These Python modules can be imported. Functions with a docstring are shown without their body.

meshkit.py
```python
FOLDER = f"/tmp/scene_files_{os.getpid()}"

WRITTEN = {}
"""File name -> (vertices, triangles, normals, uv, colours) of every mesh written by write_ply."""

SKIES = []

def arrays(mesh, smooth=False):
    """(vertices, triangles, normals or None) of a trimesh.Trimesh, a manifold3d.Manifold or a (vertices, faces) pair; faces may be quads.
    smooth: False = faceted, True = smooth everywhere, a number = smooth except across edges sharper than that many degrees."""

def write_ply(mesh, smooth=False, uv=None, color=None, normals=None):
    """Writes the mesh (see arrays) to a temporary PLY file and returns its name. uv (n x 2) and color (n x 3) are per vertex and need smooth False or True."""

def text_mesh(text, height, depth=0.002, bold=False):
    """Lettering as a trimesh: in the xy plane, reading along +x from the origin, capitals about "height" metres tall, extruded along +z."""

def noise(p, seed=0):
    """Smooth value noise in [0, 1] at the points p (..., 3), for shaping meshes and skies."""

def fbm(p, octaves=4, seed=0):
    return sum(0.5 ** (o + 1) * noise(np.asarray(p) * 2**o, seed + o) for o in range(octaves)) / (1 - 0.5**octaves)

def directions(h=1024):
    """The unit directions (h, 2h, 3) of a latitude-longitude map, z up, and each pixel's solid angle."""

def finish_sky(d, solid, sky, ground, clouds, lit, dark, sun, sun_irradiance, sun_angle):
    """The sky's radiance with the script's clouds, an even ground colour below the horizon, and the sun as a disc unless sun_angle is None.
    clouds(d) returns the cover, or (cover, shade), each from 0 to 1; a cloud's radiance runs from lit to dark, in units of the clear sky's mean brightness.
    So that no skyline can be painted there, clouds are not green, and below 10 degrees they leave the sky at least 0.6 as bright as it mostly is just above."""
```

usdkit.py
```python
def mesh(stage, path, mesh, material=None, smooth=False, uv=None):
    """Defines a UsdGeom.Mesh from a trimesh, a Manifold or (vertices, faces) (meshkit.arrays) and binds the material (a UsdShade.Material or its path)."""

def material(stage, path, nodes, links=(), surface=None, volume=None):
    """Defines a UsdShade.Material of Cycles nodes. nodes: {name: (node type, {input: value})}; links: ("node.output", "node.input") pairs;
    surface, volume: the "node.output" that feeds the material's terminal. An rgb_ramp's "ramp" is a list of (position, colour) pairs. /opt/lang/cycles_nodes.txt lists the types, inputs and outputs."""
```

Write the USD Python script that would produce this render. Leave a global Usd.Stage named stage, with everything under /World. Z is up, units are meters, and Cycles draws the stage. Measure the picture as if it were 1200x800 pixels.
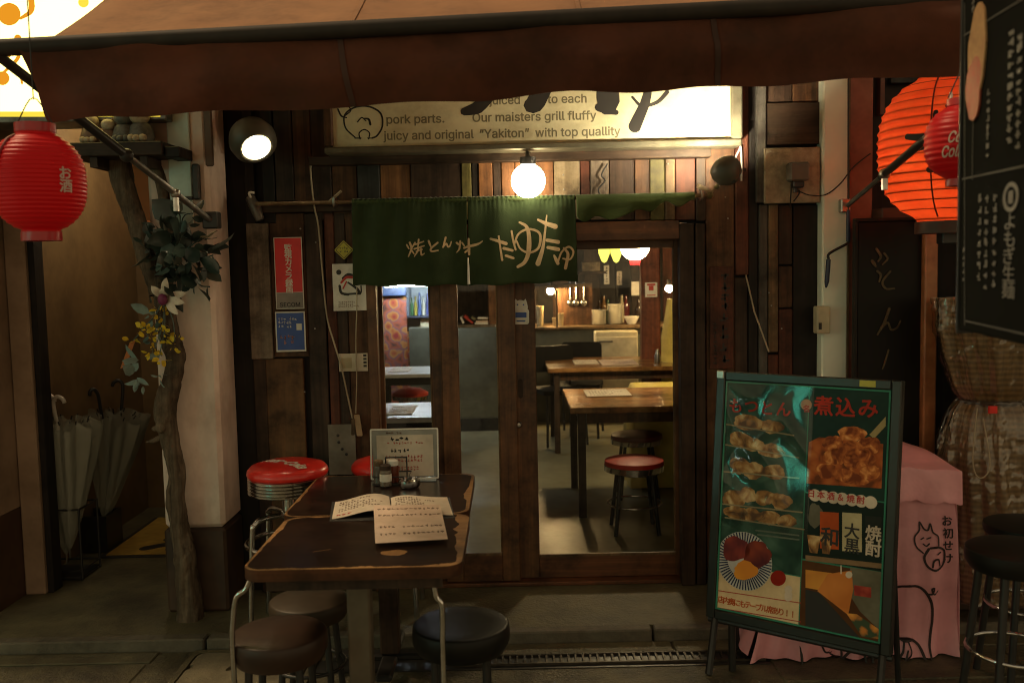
import math, random, glob, types
import numpy as np, trimesh, usdkit, meshkit
from shapely.geometry import Polygon, Point, LineString, box as sbox
from shapely import affinity, union_all
from pxr import Usd, UsdGeom, UsdLux, UsdShade, Sdf, Gf, Vt

stage = Usd.Stage.CreateInMemory()
UsdGeom.SetStageUpAxis(stage, 'Z'); UsdGeom.SetStageMetersPerUnit(stage, 1.0)
UsdGeom.Xform.Define(stage, '/World'); UsdGeom.Scope.Define(stage, '/World/Looks')
rng = random.Random(7); nrg = np.random.default_rng(11)

# ------------------------------------------------------------ camera, sky, sun, exposure
EYE = np.array([0.0, -4.3, 1.55]); PITCH = math.radians(4.6); ROLL = 0.021; F = 1100.0
FW = np.array([0, math.cos(PITCH), -math.sin(PITCH)]); UP0 = np.array([0, math.sin(PITCH), math.cos(PITCH)]); RT0 = np.array([1.0, 0, 0])
RT = RT0 * math.cos(ROLL) - UP0 * math.sin(ROLL); UP = UP0 * math.cos(ROLL) + RT0 * math.sin(ROLL)
cam = UsdGeom.Camera.Define(stage, '/World/camera')
cm = Gf.Matrix4d(*[float(x) for x in (*RT, 0, *UP, 0, *(-FW), 0, *EYE, 1)])
cam.AddTransformOp().Set(cm)
cam.CreateHorizontalApertureAttr(36.0); cam.CreateVerticalApertureAttr(24.0); cam.CreateFocalLengthAttr(36.0 * F / 1200)
cam.CreateFStopAttr(2.8); cam.CreateFocusDistanceAttr(4.2); cam.CreateClippingRangeAttr(Gf.Vec2f(0.05, 1000))
EXPOSURE = 1.95
cam.CreateExposureAttr(EXPOSURE)
SUN = np.array([-0.52, 0.16, 0.84]); SUN /= np.linalg.norm(SUN)      # the high street lamp light that reaches the awning's roof from the left
usdkit.material(stage, '/World/Looks/night_sky', {
    's': ('sky_texture', {'sky_type': 'single_scattering', 'sun_disc': False, 'sun_elevation': -0.05, 'sun_rotation': math.atan2(SUN[0], SUN[1])}),
    'tc': ('texture_coordinate', {}), 'z': ('separate_xyz', {}), 'gr': ('rgb_ramp', {'ramp': [(0.0, (1.40, 1.08, 0.60)), (0.35, (.72, .56, .33)), (1.0, (0.24, 0.19, 0.13))]}),
    'm': ('mix', {'mix_type': 'mix', 'fac': 0.985}), 'b': ('background_shader', {'strength': 0.15})},
    [('tc.generated', 'z.vector'), ('z.z', 'gr.fac'), ('s.color', 'm.color1'), ('gr.color', 'm.color2'), ('m.color', 'b.color')], surface='b.background')
dome = UsdLux.DomeLight.Define(stage, '/World/sky'); dome.CreateIntensityAttr(1.0)
UsdShade.MaterialBindingAPI.Apply(dome.GetPrim()).Bind(UsdShade.Material.Get(stage, '/World/Looks/night_sky'))
sun = UsdLux.DistantLight.Define(stage, '/World/lamp_light')
sun.CreateIntensityAttr(0.14); sun.CreateAngleAttr(9.0); sun.CreateColorAttr(Gf.Vec3f(1.0, 0.72, 0.42)); sun.CreateNormalizeAttr(True)
zz = SUN; xx = np.cross([0, 0, 1.0], zz); xx /= np.linalg.norm(xx); yy = np.cross(zz, xx)
sun.AddTransformOp().Set(Gf.Matrix4d(*[float(x) for x in (*xx, 0, *yy, 0, *zz, 0, 0, 0, 6, 1)]))

# ------------------------------------------------------------ helpers: placing
def ray(px, py): return RT * ((px - 600) / F) + UP * (-(py - 400) / F) + FW
def P(px, py, Y):
    d = ray(px, py); return EYE + d * ((Y - EYE[1]) / d[1])
def PZ(px, py, Z):
    d = ray(px, py); return EYE + d * ((Z - EYE[2]) / d[2])
def hit(px, py, o, n):
    d = ray(px, py); return EYE + d * (np.dot(np.asarray(o) - EYE, n) / np.dot(d, n))
def R(px0, py0, px1, py1, Y):
    mx, my = (px0 + px1) / 2, (py0 + py1) / 2
    return P(px0, my, Y)[0], P(px1, my, Y)[0], P(mx, py1, Y)[2], P(mx, py0, Y)[2]
used = {}
def numbered(path):
    n = used.get(path, 0); used[path] = n + 1
    return path if n == 0 else f'{path}_{n:03d}'
def put(prim, label=None, category=None, group=None, kind=None):
    for k, v in (('label', label), ('category', category), ('group', group), ('kind', kind)):
        if v: prim.SetCustomDataByKey(k, v)
class Thing:
    def __init__(s, name, label, cat, base=(0, 0, 0), group=None, kind=None):
        s.path = numbered('/World/' + name); s.name = name; s.base = np.asarray(base, float)
        x = UsdGeom.Xform.Define(stage, s.path); x.AddTranslateOp().Set(Gf.Vec3d(*map(float, s.base)))
        s.prim = x.GetPrim(); put(s.prim, label, cat, group, kind); s.cat = cat; s.group = group
    def part(s, name, mesh, m, smooth=False, parent=None, label=None, kind=None):
        mesh = tri(mesh); mesh = mesh.copy(); mesh.apply_translation(-s.base)
        p = numbered((parent or s.path) + '/' + name)
        g = usdkit.mesh(stage, p, mesh, m, smooth=smooth); put(g.GetPrim(), label, kind=kind); return p
    def parts(s, name, meshes, m, smooth=False):
        for g in meshes: s.part(name, g, m, smooth)
    def copy(s, base, rz, label, group=None):
        p = numbered('/World/' + s.name); x = UsdGeom.Xform.Define(stage, p)
        x.GetPrim().GetReferences().AddInternalReference(s.path); x.ClearXformOpOrder()
        x.GetPrim().SetInstanceable(True)
        x.AddTransformOp(opSuffix='place').Set(Gf.Matrix4d().SetRotate(Gf.Rotation(Gf.Vec3d(0, 0, 1), math.degrees(rz))) * Gf.Matrix4d().SetTranslate(Gf.Vec3d(*map(float, base))))
        put(x.GetPrim(), label, s.cat, group or s.group); return x
def single(name, label, cat, mesh, m, smooth=False, group=None, kind=None):
    mesh = tri(mesh); c = mesh.bounds.mean(0); c[2] = mesh.bounds[0][2]; mesh = mesh.copy(); mesh.apply_translation(-c)
    g = usdkit.mesh(stage, numbered('/World/' + name), mesh, m, smooth=smooth)
    g.AddTranslateOp().Set(Gf.Vec3d(*map(float, c))); put(g.GetPrim(), label, cat, group, kind); return g
def setting(name, mesh, m, kind='structure', smooth=False):
    g = usdkit.mesh(stage, numbered('/World/' + name), tri(mesh), m, smooth=smooth); put(g.GetPrim(), kind=kind); return g

# ------------------------------------------------------------ helpers: shapes
def tri(m):
    if isinstance(m, (list, tuple)) and len(m) and isinstance(m[0], trimesh.Trimesh): return trimesh.util.concatenate(list(m))
    if isinstance(m, trimesh.Trimesh): return m
    v, f, _ = meshkit.arrays(m); return trimesh.Trimesh(v, f, process=False)
def cat(*ms):
    out = []
    for m in ms: out += list(m) if isinstance(m, (list, tuple)) else [m]
    return trimesh.util.concatenate(out)
def box(x0, x1, y0, y1, z0, z1, bev=0.0):
    x0, x1 = min(x0, x1), max(x0, x1); y0, y1 = min(y0, y1), max(y0, y1); z0, z1 = min(z0, z1), max(z0, z1)
    if not bev:
        b = trimesh.creation.box([x1 - x0, y1 - y0, z1 - z0]); b.apply_translation([(x0 + x1) / 2, (y0 + y1) / 2, (z0 + z1) / 2]); return b
    bev = min(bev, (x1 - x0) / 2.1, (y1 - y0) / 2.1, (z1 - z0) / 2.1); pts = []
    for sx in (0, 1):
        for sy in (0, 1):
            for sz in (0, 1):
                c = np.array([x1 if sx else x0, y1 if sy else y0, z1 if sz else z0]); s = np.array([-1 if sx else 1, -1 if sy else 1, -1 if sz else 1]) * bev
                for k in range(3):
                    o = s.copy(); o[k] = 0; pts.append(c + o)
    return trimesh.convex.convex_hull(np.array(pts))
def place(m, o, u, v, n=None):
    u, v = np.asarray(u, float), np.asarray(v, float); u = u / np.linalg.norm(u); v = v / np.linalg.norm(v)
    n = np.cross(u, v) if n is None else np.asarray(n, float)
    T = np.eye(4); T[:3, 0], T[:3, 1], T[:3, 2], T[:3, 3] = u, v, n, o
    m = m.copy(); m.apply_transform(T)
    return m
def front(m, x, y, z): return place(m, (x, y, z), (1, 0, 0), (0, 0, 1), (0, -1, 0))     # lettering on a wall that faces the street
def spl(pts, n=8, closed=False):
    p = np.asarray(pts, float)
    q = np.vstack([p[-1:], p, p[:2]]) if closed else np.vstack([2 * p[:1] - p[1:2], p, 2 * p[-1:] - p[-2:-1]])
    out = []
    for i in range(1, len(q) - 2):
        for t in np.linspace(0, 1, n, endpoint=False):
            a, b, c, d = q[i - 1], q[i], q[i + 1], q[i + 2]
            out.append(0.5 * (2 * b + (c - a) * t + (2 * a - 5 * b + 4 * c - d) * t * t + (3 * b - a - 3 * c + d) * t ** 3))
    if not closed: out.append(p[-1])
    return np.array(out)
def tube(pts, r, sides=8, closed=False):
    p = np.asarray(pts, float); n = len(p); r = np.broadcast_to(r, (n,))
    t = (np.roll(p, -1, 0) - np.roll(p, 1, 0)) if closed else np.gradient(p, axis=0)
    t /= np.linalg.norm(t, axis=1, keepdims=True) + 1e-12
    a = np.cross(t[0], [0, 0, 1.0] if abs(t[0][2]) < 0.9 else [1.0, 0, 0]); a /= np.linalg.norm(a); rings = []
    ang = np.arange(sides) * 2 * math.pi / sides
    for i in range(n):
        a = a - t[i] * np.dot(a, t[i]); a /= np.linalg.norm(a) + 1e-12; b = np.cross(t[i], a)
        rings.append(p[i] + r[i] * (np.cos(ang)[:, None] * a + np.sin(ang)[:, None] * b))
    v = np.vstack(rings); f = []
    for i in range(n if closed else n - 1):
        j = (i + 1) % n
        for k in range(sides):
            l = (k + 1) % sides
            f += [[i * sides + k, i * sides + l, j * sides + l], [i * sides + k, j * sides + l, j * sides + k]]
    if not closed:
        v = np.vstack([v, p[0], p[-1]]); c0, c1 = len(v) - 2, len(v) - 1
        for k in range(sides):
            l = (k + 1) % sides; f += [[c0, l, k], [c1, (n - 1) * sides + k, (n - 1) * sides + l]]
    return trimesh.Trimesh(v, f, process=False)
def rod(a, b, r, sides=10): return tube([a, b], r, sides)
def ring(c, R_, r, n=28, sides=8): 
    a = np.arange(n) * 2 * math.pi / n; return tube(np.stack([c[0] + R_ * np.cos(a), c[1] + R_ * np.sin(a), np.full(n, c[2])], 1), r, sides, closed=True)
def lathe(prof, c=(0, 0, 0), seg=28):
    prof = np.asarray(prof, float); a = np.arange(seg) * 2 * math.pi / seg; n = len(prof)
    v = np.stack([np.stack([r * np.cos(a), r * np.sin(a), np.full(seg, z)], 1) for r, z in prof]).reshape(-1, 3) + np.asarray(c, float); f = []
    for i in range(n - 1):
        for k in range(seg):
            l = (k + 1) % seg; f += [[i * seg + k, i * seg + l, (i + 1) * seg + l], [i * seg + k, (i + 1) * seg + l, (i + 1) * seg + k]]
    m = trimesh.Trimesh(v, f, process=True); m.update_faces(m.nondegenerate_faces()); return m
def ball(c, r, sc=(1, 1, 1), sub=2):
    m = trimesh.creation.icosphere(subdivisions=sub, radius=r); m.apply_scale(sc); m.apply_translation(c); return m
def prism(poly, h):
    gs = [g for g in getattr(poly, 'geoms', [poly]) if g.area > 1e-9]
    return trimesh.util.concatenate([trimesh.creation.extrude_polygon(g, h, engine='earcut') for g in gs])
def rrect(w, h, r, cx=0, cy=0): return sbox(cx - w / 2 + r, cy - h / 2 + r, cx + w / 2 - r, cy + h / 2 - r).buffer(r, 6)
def sheet(fn, nu, nv, th=0.002):
    """A cloth of real thickness: fn(u, v) for u, v in 0..1."""
    U, V = np.meshgrid(np.linspace(0, 1, nu), np.linspace(0, 1, nv), indexing='ij')
    p = np.asarray(fn(U, V), float); p = np.stack(p, -1) if p.shape[0] == 3 and p.ndim == 3 else p
    du, dv = np.gradient(p, axis=0), np.gradient(p, axis=1); n = np.cross(du, dv); n /= np.linalg.norm(n, axis=-1, keepdims=True) + 1e-12
    a, b = (p + n * th / 2).reshape(-1, 3), (p - n * th / 2).reshape(-1, 3); N = nu * nv; f = []
    idx = np.arange(N).reshape(nu, nv); q = np.stack([idx[:-1, :-1], idx[1:, :-1], idx[1:, 1:], idx[:-1, 1:]], -1).reshape(-1, 4)
    f = [q[:, [0, 1, 2]], q[:, [0, 2, 3]], q[:, [2, 1, 0]] + N, q[:, [3, 2, 0]] + N]
    rim = np.concatenate([idx[:, 0], idx[-1, 1:], idx[-2::-1, -1], idx[0, -2:0:-1]]); nx = np.roll(rim, -1)
    f += [np.stack([nx, rim, rim + N], 1), np.stack([nx, rim + N, nx + N], 1)]
    return trimesh.Trimesh(np.vstack([a, b]), np.vstack(f), process=False)
CJK = (glob.glob('/opt/blender-*/*/datafiles/fonts/Noto Sans CJK Regular.woff2') + glob.glob('/opt/blender-*/*/datafiles/fonts/Inter.woff2'))[0]
def cjk(text, h, d=0.0015, bold=False):
    was = meshkit.glob; meshkit.glob = types.SimpleNamespace(glob=lambda p: [CJK])
    try: return meshkit.text_mesh(text, h, d, bold)
    finally: meshkit.glob = was
def latin(text, h, d=0.0015, bold=False): return meshkit.text_mesh(text, h, d, bold)
def centred(m):
    m = m.copy(); b = m.bounds; m.apply_translation([-(b[0][0] + b[1][0]) / 2, -(b[0][1] + b[1][1]) / 2, 0]); return m
def column(text, h, pitch, d=0.0015, bold=False):
    out = []
    for i, ch in enumerate(text):
        g = centred(cjk(ch, h, d, bold)); g.apply_translation([0, -i * pitch, 0]); out.append(g)
    return trimesh.util.concatenate(out)
def stroke_poly(pts, w0, w1=None, wm=None):
    """A brush stroke: a smooth line whose width runs w0 > wm > w1."""
    p = spl(pts, 7); n = len(p); w1 = w0 * 0.5 if w1 is None else w1; wm = max(w0, w1) if wm is None else wm
    t = np.linspace(0, 1, n); w = np.where(t < .5, w0 + (wm - w0) * t * 2, wm + (w1 - wm) * (t - .5) * 2) / 2
    parts = [Point(p[i]).buffer(w[i], 5).union(Point(p[i + 1]).buffer(w[i + 1], 5)).convex_hull for i in range(n - 1)]
    return union_all(parts).simplify(min(w0, wm) * 0.04)
def scribble(w, h, rows, cols, r, fill=0.9, lw=0.13, vertical=False, d=0.0008):
    """Print too small to read: rows of little strokes."""
    cw, ch = w / cols, h / rows; s = min(cw, ch) * 0.8; sx, sy = min(cw * .8, s * 1.6), min(ch * .8, s * 1.6); out = []
    for i in range(rows):
        stop = int(cols * (0.55 + 0.45 * r.random())) if not vertical and cols > 4 and fill < 1 else cols
        for j in range(stop):
            if r.random() > fill: continue
            cx, cy = (j + .5) * cw - w / 2, h / 2 - (i + .5) * ch
            for k in range(3):
                a = (r.random() - .5) * sy * .6; f_ = 0.5 + .5 * r.random(); t = s * lw
                b = trimesh.creation.box([sx * f_, t, d] if r.random() < .55 else [t, sy * f_, d]); b.apply_translation([cx + ((r.random() - .5) * sx * .4), cy + a, d / 2]); out.append(b)
    return trimesh.util.concatenate(out)

# ------------------------------------------------------------ materials
def lk(n): return '/World/Looks/' + n
def paint(name, c, rough=0.5, metal=0.0, c2=None, scale=6.0, bump=0.0, bscale=40.0, spec=0.5, coat=0.0, stretch=(1, 1, 1), lo=0.35, hi=0.65, grime=0.6, **kw):
    c2 = c2 if c2 is not None else tuple(x * 0.72 for x in c)
    nodes = {'g': ('geometry', {}), 'mp': ('mapping', {'scale': stretch}), 'n': ('noise_texture', {'scale': scale, 'detail': 5.0, 'roughness': 0.62}),
             'r': ('rgb_ramp', {'ramp': [(lo, c2), (hi, c)]}), 'p': ('principled_bsdf', {'roughness': rough, 'metallic': metal, 'specular_ior_level': spec, 'coat_weight': coat, 'coat_roughness': 0.12, **kw})}
    nodes['n3'] = ('noise_texture', {'scale': 3.1, 'detail': 7.0, 'roughness': 0.7}); nodes['r3'] = ('rgb_ramp', {'ramp': [(.36, (.55, .50, .43)), (.56, (1, 1, 1))]}); nodes['gx'] = ('mix', {'mix_type': 'multiply', 'fac': grime})
    links = [('g.position', 'mp.vector'), ('mp.vector', 'n.vector'), ('n.fac', 'r.fac'), ('g.position', 'n3.vector'), ('n3.fac', 'r3.fac'), ('r.color', 'gx.color1'), ('r3.color', 'gx.color2'), ('gx.color', 'p.base_color')]
    if bump:
        nodes['n2'] = ('noise_texture', {'scale': bscale, 'detail': 4.0, 'roughness': 0.6}); nodes['b'] = ('bump', {'strength': bump, 'distance': 0.01})
        links += [('mp.vector', 'n2.vector'), ('n2.fac', 'b.height'), ('b.normal', 'p.normal')]
    return usdkit.material(stage, lk(name), nodes, links, surface='p.BSDF')
def wood(name, c, c2, axis='z', rough=0.6, scale=1.0, bump=0.35, spec=0.3, coat=0.0):
    st = {'z': (28, 28, 1.3), 'x': (1.3, 28, 28), 'y': (28, 1.3, 28)}[axis]
    nodes = {'g': ('geometry', {}), 'mp': ('mapping', {'scale': tuple(x * scale for x in st)}),
             'n': ('noise_texture', {'scale': 1.0, 'detail': 6.0, 'roughness': 0.65, 'distortion': 0.6}),
             'r': ('rgb_ramp', {'ramp': [(0.3, c2), (0.5, tuple((a + b) / 2 for a, b in zip(c, c2))), (0.68, c)]}),
             'm2': ('mapping', {'scale': (1, 1, 1)}), 'n2': ('noise_texture', {'scale': 5.0, 'detail': 6.0, 'roughness': 0.7}), 'r2': ('rgb_ramp', {'ramp': [(0.36, (0.22, 0.20, 0.18)), (0.5, (.70, .68, .65)), (0.62, (1, 1, 1))]}),
             'x': ('mix', {'mix_type': 'multiply', 'fac': 0.9}), 'b': ('bump', {'strength': bump, 'distance': 0.006}),
             'p': ('principled_bsdf', {'roughness': rough, 'specular_ior_level': spec, 'coat_weight': coat, 'coat_roughness': 0.15})}
    links = [('g.position', 'mp.vector'), ('mp.vector', 'n.vector'), ('n.fac', 'r.fac'), ('g.position', 'm2.vector'), ('m2.vector', 'n2.vector'), ('n2.fac', 'r2.fac'),
             ('r.color', 'x.color1'), ('r2.color', 'x.color2'), ('x.color', 'p.base_color'), ('n.fac', 'b.height'), ('b.normal', 'p.normal')]
    return usdkit.material(stage, lk(name), nodes, links, surface='p.BSDF')
def glow(name, c, s):
    return usdkit.material(stage, lk(name), {'e': ('emission', {'color': c, 'strength': s})}, [], surface='e.emission')
def clear_sheet(name, tint, rough, ior):
    return usdkit.material(stage, lk(name), {'t': ('transparent_bsdf', {'color': tint}), 'g': ('glossy_bsdf', {'roughness': rough}), 'f': ('fresnel', {'IOR': ior}), 'ge': ('geometry', {}), 'o': ('math', {'math_type': 'subtract', 'value1': 1.0}), 'x': ('math', {'math_type': 'multiply'}), 'm': ('mix_closure', {})},
                           [('ge.backfacing', 'o.value2'), ('f.fac', 'x.value1'), ('o.value', 'x.value2'), ('x.value', 'm.fac'), ('t.BSDF', 'm.closure1'), ('g.BSDF', 'm.closure2')], surface='m.closure')
def film(name, c, alpha=0.5, rough=0.2, bump=0.5, bscale=30.0):
    return usdkit.material(stage, lk(name), {'g': ('geometry', {}), 'n': ('noise_texture', {'scale': bscale, 'detail': 3.0}), 'b': ('bump', {'strength': bump, 'distance': 0.02}), 't': ('transparent_bsdf', {'color': (.95, .95, .93)}),
                            'p': ('principled_bsdf', {'base_color': c, 'roughness': rough, 'specular_ior_level': 0.7}), 'm': ('mix_closure', {'fac': alpha})},
                           [('g.position', 'n.vector'), ('n.fac', 'b.height'), ('b.normal', 'p.normal'), ('t.BSDF', 'm.closure1'), ('p.BSDF', 'm.closure2')], surface='m.closure')
def cloth(name, c, c2, rough=0.85, translucent=0.0, bump=0.3, scale=4.0):
    nodes = {'g': ('geometry', {}), 'n': ('noise_texture', {'scale': scale, 'detail': 6.0, 'roughness': .65}), 'r': ('rgb_ramp', {'ramp': [(0.35, c2), (0.65, c)]}), 'w': ('noise_texture', {'scale': 260.0, 'detail': 2.0}), 'b': ('bump', {'strength': bump, 'distance': 0.003}),
             'mp': ('mapping', {'scale': (1.0, 1.0, 1.0)}), 'n3': ('noise_texture', {'scale': 3.4, 'detail': 7.0, 'roughness': .72}), 'r3': ('rgb_ramp', {'ramp': [(.36, (.55, .51, .47)), (.5, (.94, .92, .9)), (.62, (1.08, 1.06, 1.04))]}), 'x': ('mix', {'mix_type': 'multiply', 'fac': .6}),
             'p': ('principled_bsdf', {'roughness': rough, 'specular_ior_level': 0.2, 'sheen_weight': 0.2}), 't': ('translucent_bsdf', {}), 'm': ('mix_closure', {'fac': translucent})}
    links = [('g.position', 'n.vector'), ('g.position', 'w.vector'), ('g.position', 'mp.vector'), ('mp.vector', 'n3.vector'), ('n3.fac', 'r3.fac'), ('n.fac', 'r.fac'), ('r.color', 'x.color1'), ('r3.color', 'x.color2'), ('x.color', 'p.base_color'), ('x.color', 't.color'), ('w.fac', 'b.height'), ('b.normal', 'p.normal'), ('p.BSDF', 'm.closure1'), ('t.BSDF', 'm.closure2')]
    return usdkit.material(stage, lk(name), nodes, links, surface='m.closure')
def flat(name, c, rough=0.6, **kw): return usdkit.material(stage, lk(name), {'p': ('principled_bsdf', {'base_color': c, 'roughness': rough, **kw})}, [], surface='p.BSDF')

W = {'dark': wood('dark_wood', (0.0791, 0.0460, 0.0288), (0.0259, 0.0158, 0.0116)), 'brown': wood('brown_wood', (0.1612, 0.0768, 0.0348), (0.0558, 0.0272, 0.0148)), 'orange': wood('orange_wood', (0.2990, 0.1323, 0.0517), (0.1150, 0.0517, 0.0230)),
     'red': wood('red_wood', (0.1599, 0.0512, 0.0277), (0.0640, 0.0213, 0.0127)), 'grey': wood('grey_wood', (.13, .12, .105), (.05, .046, .04)), 'pale': wood('pale_wood', (.36, .29, .19), (.20, .15, .09)),
     'olive': wood('olive_wood', (.19, .17, .055), (.08, .07, .025)), 'tan': wood('tan_wood', (.24, .155, .08), (.11, .068, .035)), 'silver': wood('weathered_wood', (0.2970, 0.2420, 0.1870), (0.1320, 0.0990, 0.0770)),
     'slate': wood('slate_wood', (0.0574, 0.0615, 0.0615), (0.0230, 0.0246, 0.0246)), 'door': wood('door_wood', (0.2152, 0.0947, 0.0373), (0.0789, 0.0345, 0.0158), rough=0.42, bump=0.15, spec=0.45),
     'doorx': wood('door_rail_wood', (0.2099, 0.0813, 0.0315), (0.0853, 0.0315, 0.0144), axis='x', rough=0.42, bump=0.15, spec=0.45), 'black': wood('black_wood', (0.0234, 0.0182, 0.0156), (0.0104, 0.0078, 0.0065)),
     'ply': wood('stained_plywood', (0.2091, 0.1046, 0.0430), (0.0430, 0.0270, 0.0173), scale=0.35), 'darkx': wood('dark_beam_wood', (0.0640, 0.0373, 0.0213), (0.0213, 0.0127, 0.0086), axis='x'), 'brownx': wood('brown_beam_wood', (0.1230, 0.0615, 0.0279), (0.0492, 0.0246, 0.0123), axis='x'),
     'table': wood('indoor_table_wood', (.54, .28, .10), (.30, .13, .045), axis='x', rough=.17, bump=0.1, spec=0.5), 'drift': wood('driftwood', (.21, .155, .105), (.045, .03, .02), scale=1.3, bump=1.0, rough=.8)}
CONC = paint('worn_concrete', (.16, .14, .072), 0.6, c2=(.06, .052, .03), scale=4.5, bump=0.6, bscale=70, lo=.3, hi=.7)
STREETM = paint('street_paving', (.14, .122, .066), 0.5, c2=(.05, .044, .027), scale=7, bump=0.9, bscale=70)
KERB = paint('kerb_stone', (.16, .14, .10), 0.75, c2=(.09, .08, .06), scale=9, bump=0.4, bscale=90)
PLASTER = paint('pillar_plaster', (.84, .69, .60), 0.75, c2=(.64, .49, .42), scale=5, bump=0.3, bscale=25, stretch=(1, 1, .5), grime=.45)
TEALP = paint('pale_green_paint', (.84, .92, .80), 0.55, c2=(.78, .87, .74), scale=6, bump=0.06, grime=.15)
OCHRE = paint('ochre_wall', (.17, .105, .042), 0.7, c2=(.12, .073, .03), scale=1.6, bump=0.1)
ORANGEW = paint('orange_wall', (.42, .12, .02), 0.65, c2=(.32, .09, .015), scale=3)
WALLTAN = paint('tan_wall', (.36, .24, .16), 0.7, c2=(.26, .17, .11), scale=3, bump=0.1)
DADO = paint('dark_dado', (.075, .035, .02), 0.5, c2=(.04, .018, .01), scale=5)
BLACKM = paint('black_metal', (.022, .021, .02), 0.42, c2=(.012, .012, .012), scale=20)
GREYM = paint('grey_metal', (.20, .19, .175), 0.4, metal=0.6, c2=(.11, .105, .095), scale=15)
BARM = paint('dark_bar', (.026, .017, .011), 0.7, c2=(.015, .010, .007), scale=15)
CHROME = paint('chrome', (.75, .75, .74), 0.12, metal=1.0, c2=(.55, .55, .54), scale=25)
STEEL = paint('steel', (.55, .54, .52), 0.3, metal=1.0, c2=(.4, .39, .37), scale=20)
BLACKV = paint('black_vinyl', (.010, .010, .009), 0.45, c2=(.007, .007, .006), spec=.22, scale=15, bump=0.08, bscale=200)
BROWNV = paint('brown_vinyl', (.040, .021, .013), 0.42, c2=(.028, .015, .010), spec=.35, scale=8, bump=0.1, bscale=160)
REDV = paint('red_vinyl', (.85, .030, .020), 0.3, c2=(.74, .024, .016), scale=8, coat=0.3)
WHITEP = paint('white_print', (.78, .76, .70), 0.6, c2=(.70, .68, .62), scale=20)
PAPER = paint('paper', (.66, .58, .47), 0.6, c2=(.58, .50, .40), scale=7)
PAPERP = paint('pink_paper', (.72, .56, .46), 0.7, c2=(.65, .50, .40), scale=7)
INK = flat('ink', (.02, .018, .016), 0.6)
INKBR = flat('brown_ink', (.16, .09, .06), 0.6)
REDINK = flat('red_ink', (.45, .03, .02), 0.6)
GLASS = clear_sheet('window_glass', (.97, .98, .97), .015, 1.5)
CREAM = paint('cream_brush_ink', (.62, .46, .28), 0.7, c2=(.52, .38, .22), scale=30)
CORDM = paint('cream_cord', (.48, .40, .28), 0.55)

# ============================================================ THE SETTING
PLAT = 0.05
YF = P(600, 741, PLAT)[1] if False else PZ(600, 741, PLAT)[1]          # front edge of the entry step
setting('street', box(-30, 30, -40, YF, -0.3, 0.0), STREETM)
setting('ground', box(-60, 60, -70, 60, -0.6, -0.35), STREETM)
setting('entry_floor', box(-6, 6, YF + 0.06, 1.9, -0.3, PLAT), CONC)
for i, (a, b) in enumerate(((-3.2, -2.21), (-2.2, -1.29), (-1.28, -0.36), (-0.35, 0.55), (0.56, 1.48), (1.49, 2.6))):   # kerb stones of the step
    g = usdkit.mesh(stage, numbered('/World/entry_floor/kerb_stone'), box(a, b, YF - 0.005, YF + 0.058, -0.2, PLAT + 0.003, 0.006), KERB)
for i, (a, b) in enumerate(((-3.4, -2.42), (-2.41, -1.47), (-0.30, 0.62), (0.63, 1.6), (1.61, 2.6))):                    # paving strip along the step
    usdkit.mesh(stage, numbered('/World/street/paving_slab'), box(a, b, YF - 0.115, YF - 0.012, -0.1, 0.008, 0.004), CONC)
for i, (a, b) in enumerate(((-3.5, -2.44), (-2.43, -1.48), (0.98, 1.9), (1.91, 2.9))):
    usdkit.mesh(stage, numbered('/World/street/paving_slab'), box(a, b, YF - 0.40, YF - 0.125, -0.1, 0.006, 0.004), STREETM)
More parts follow.
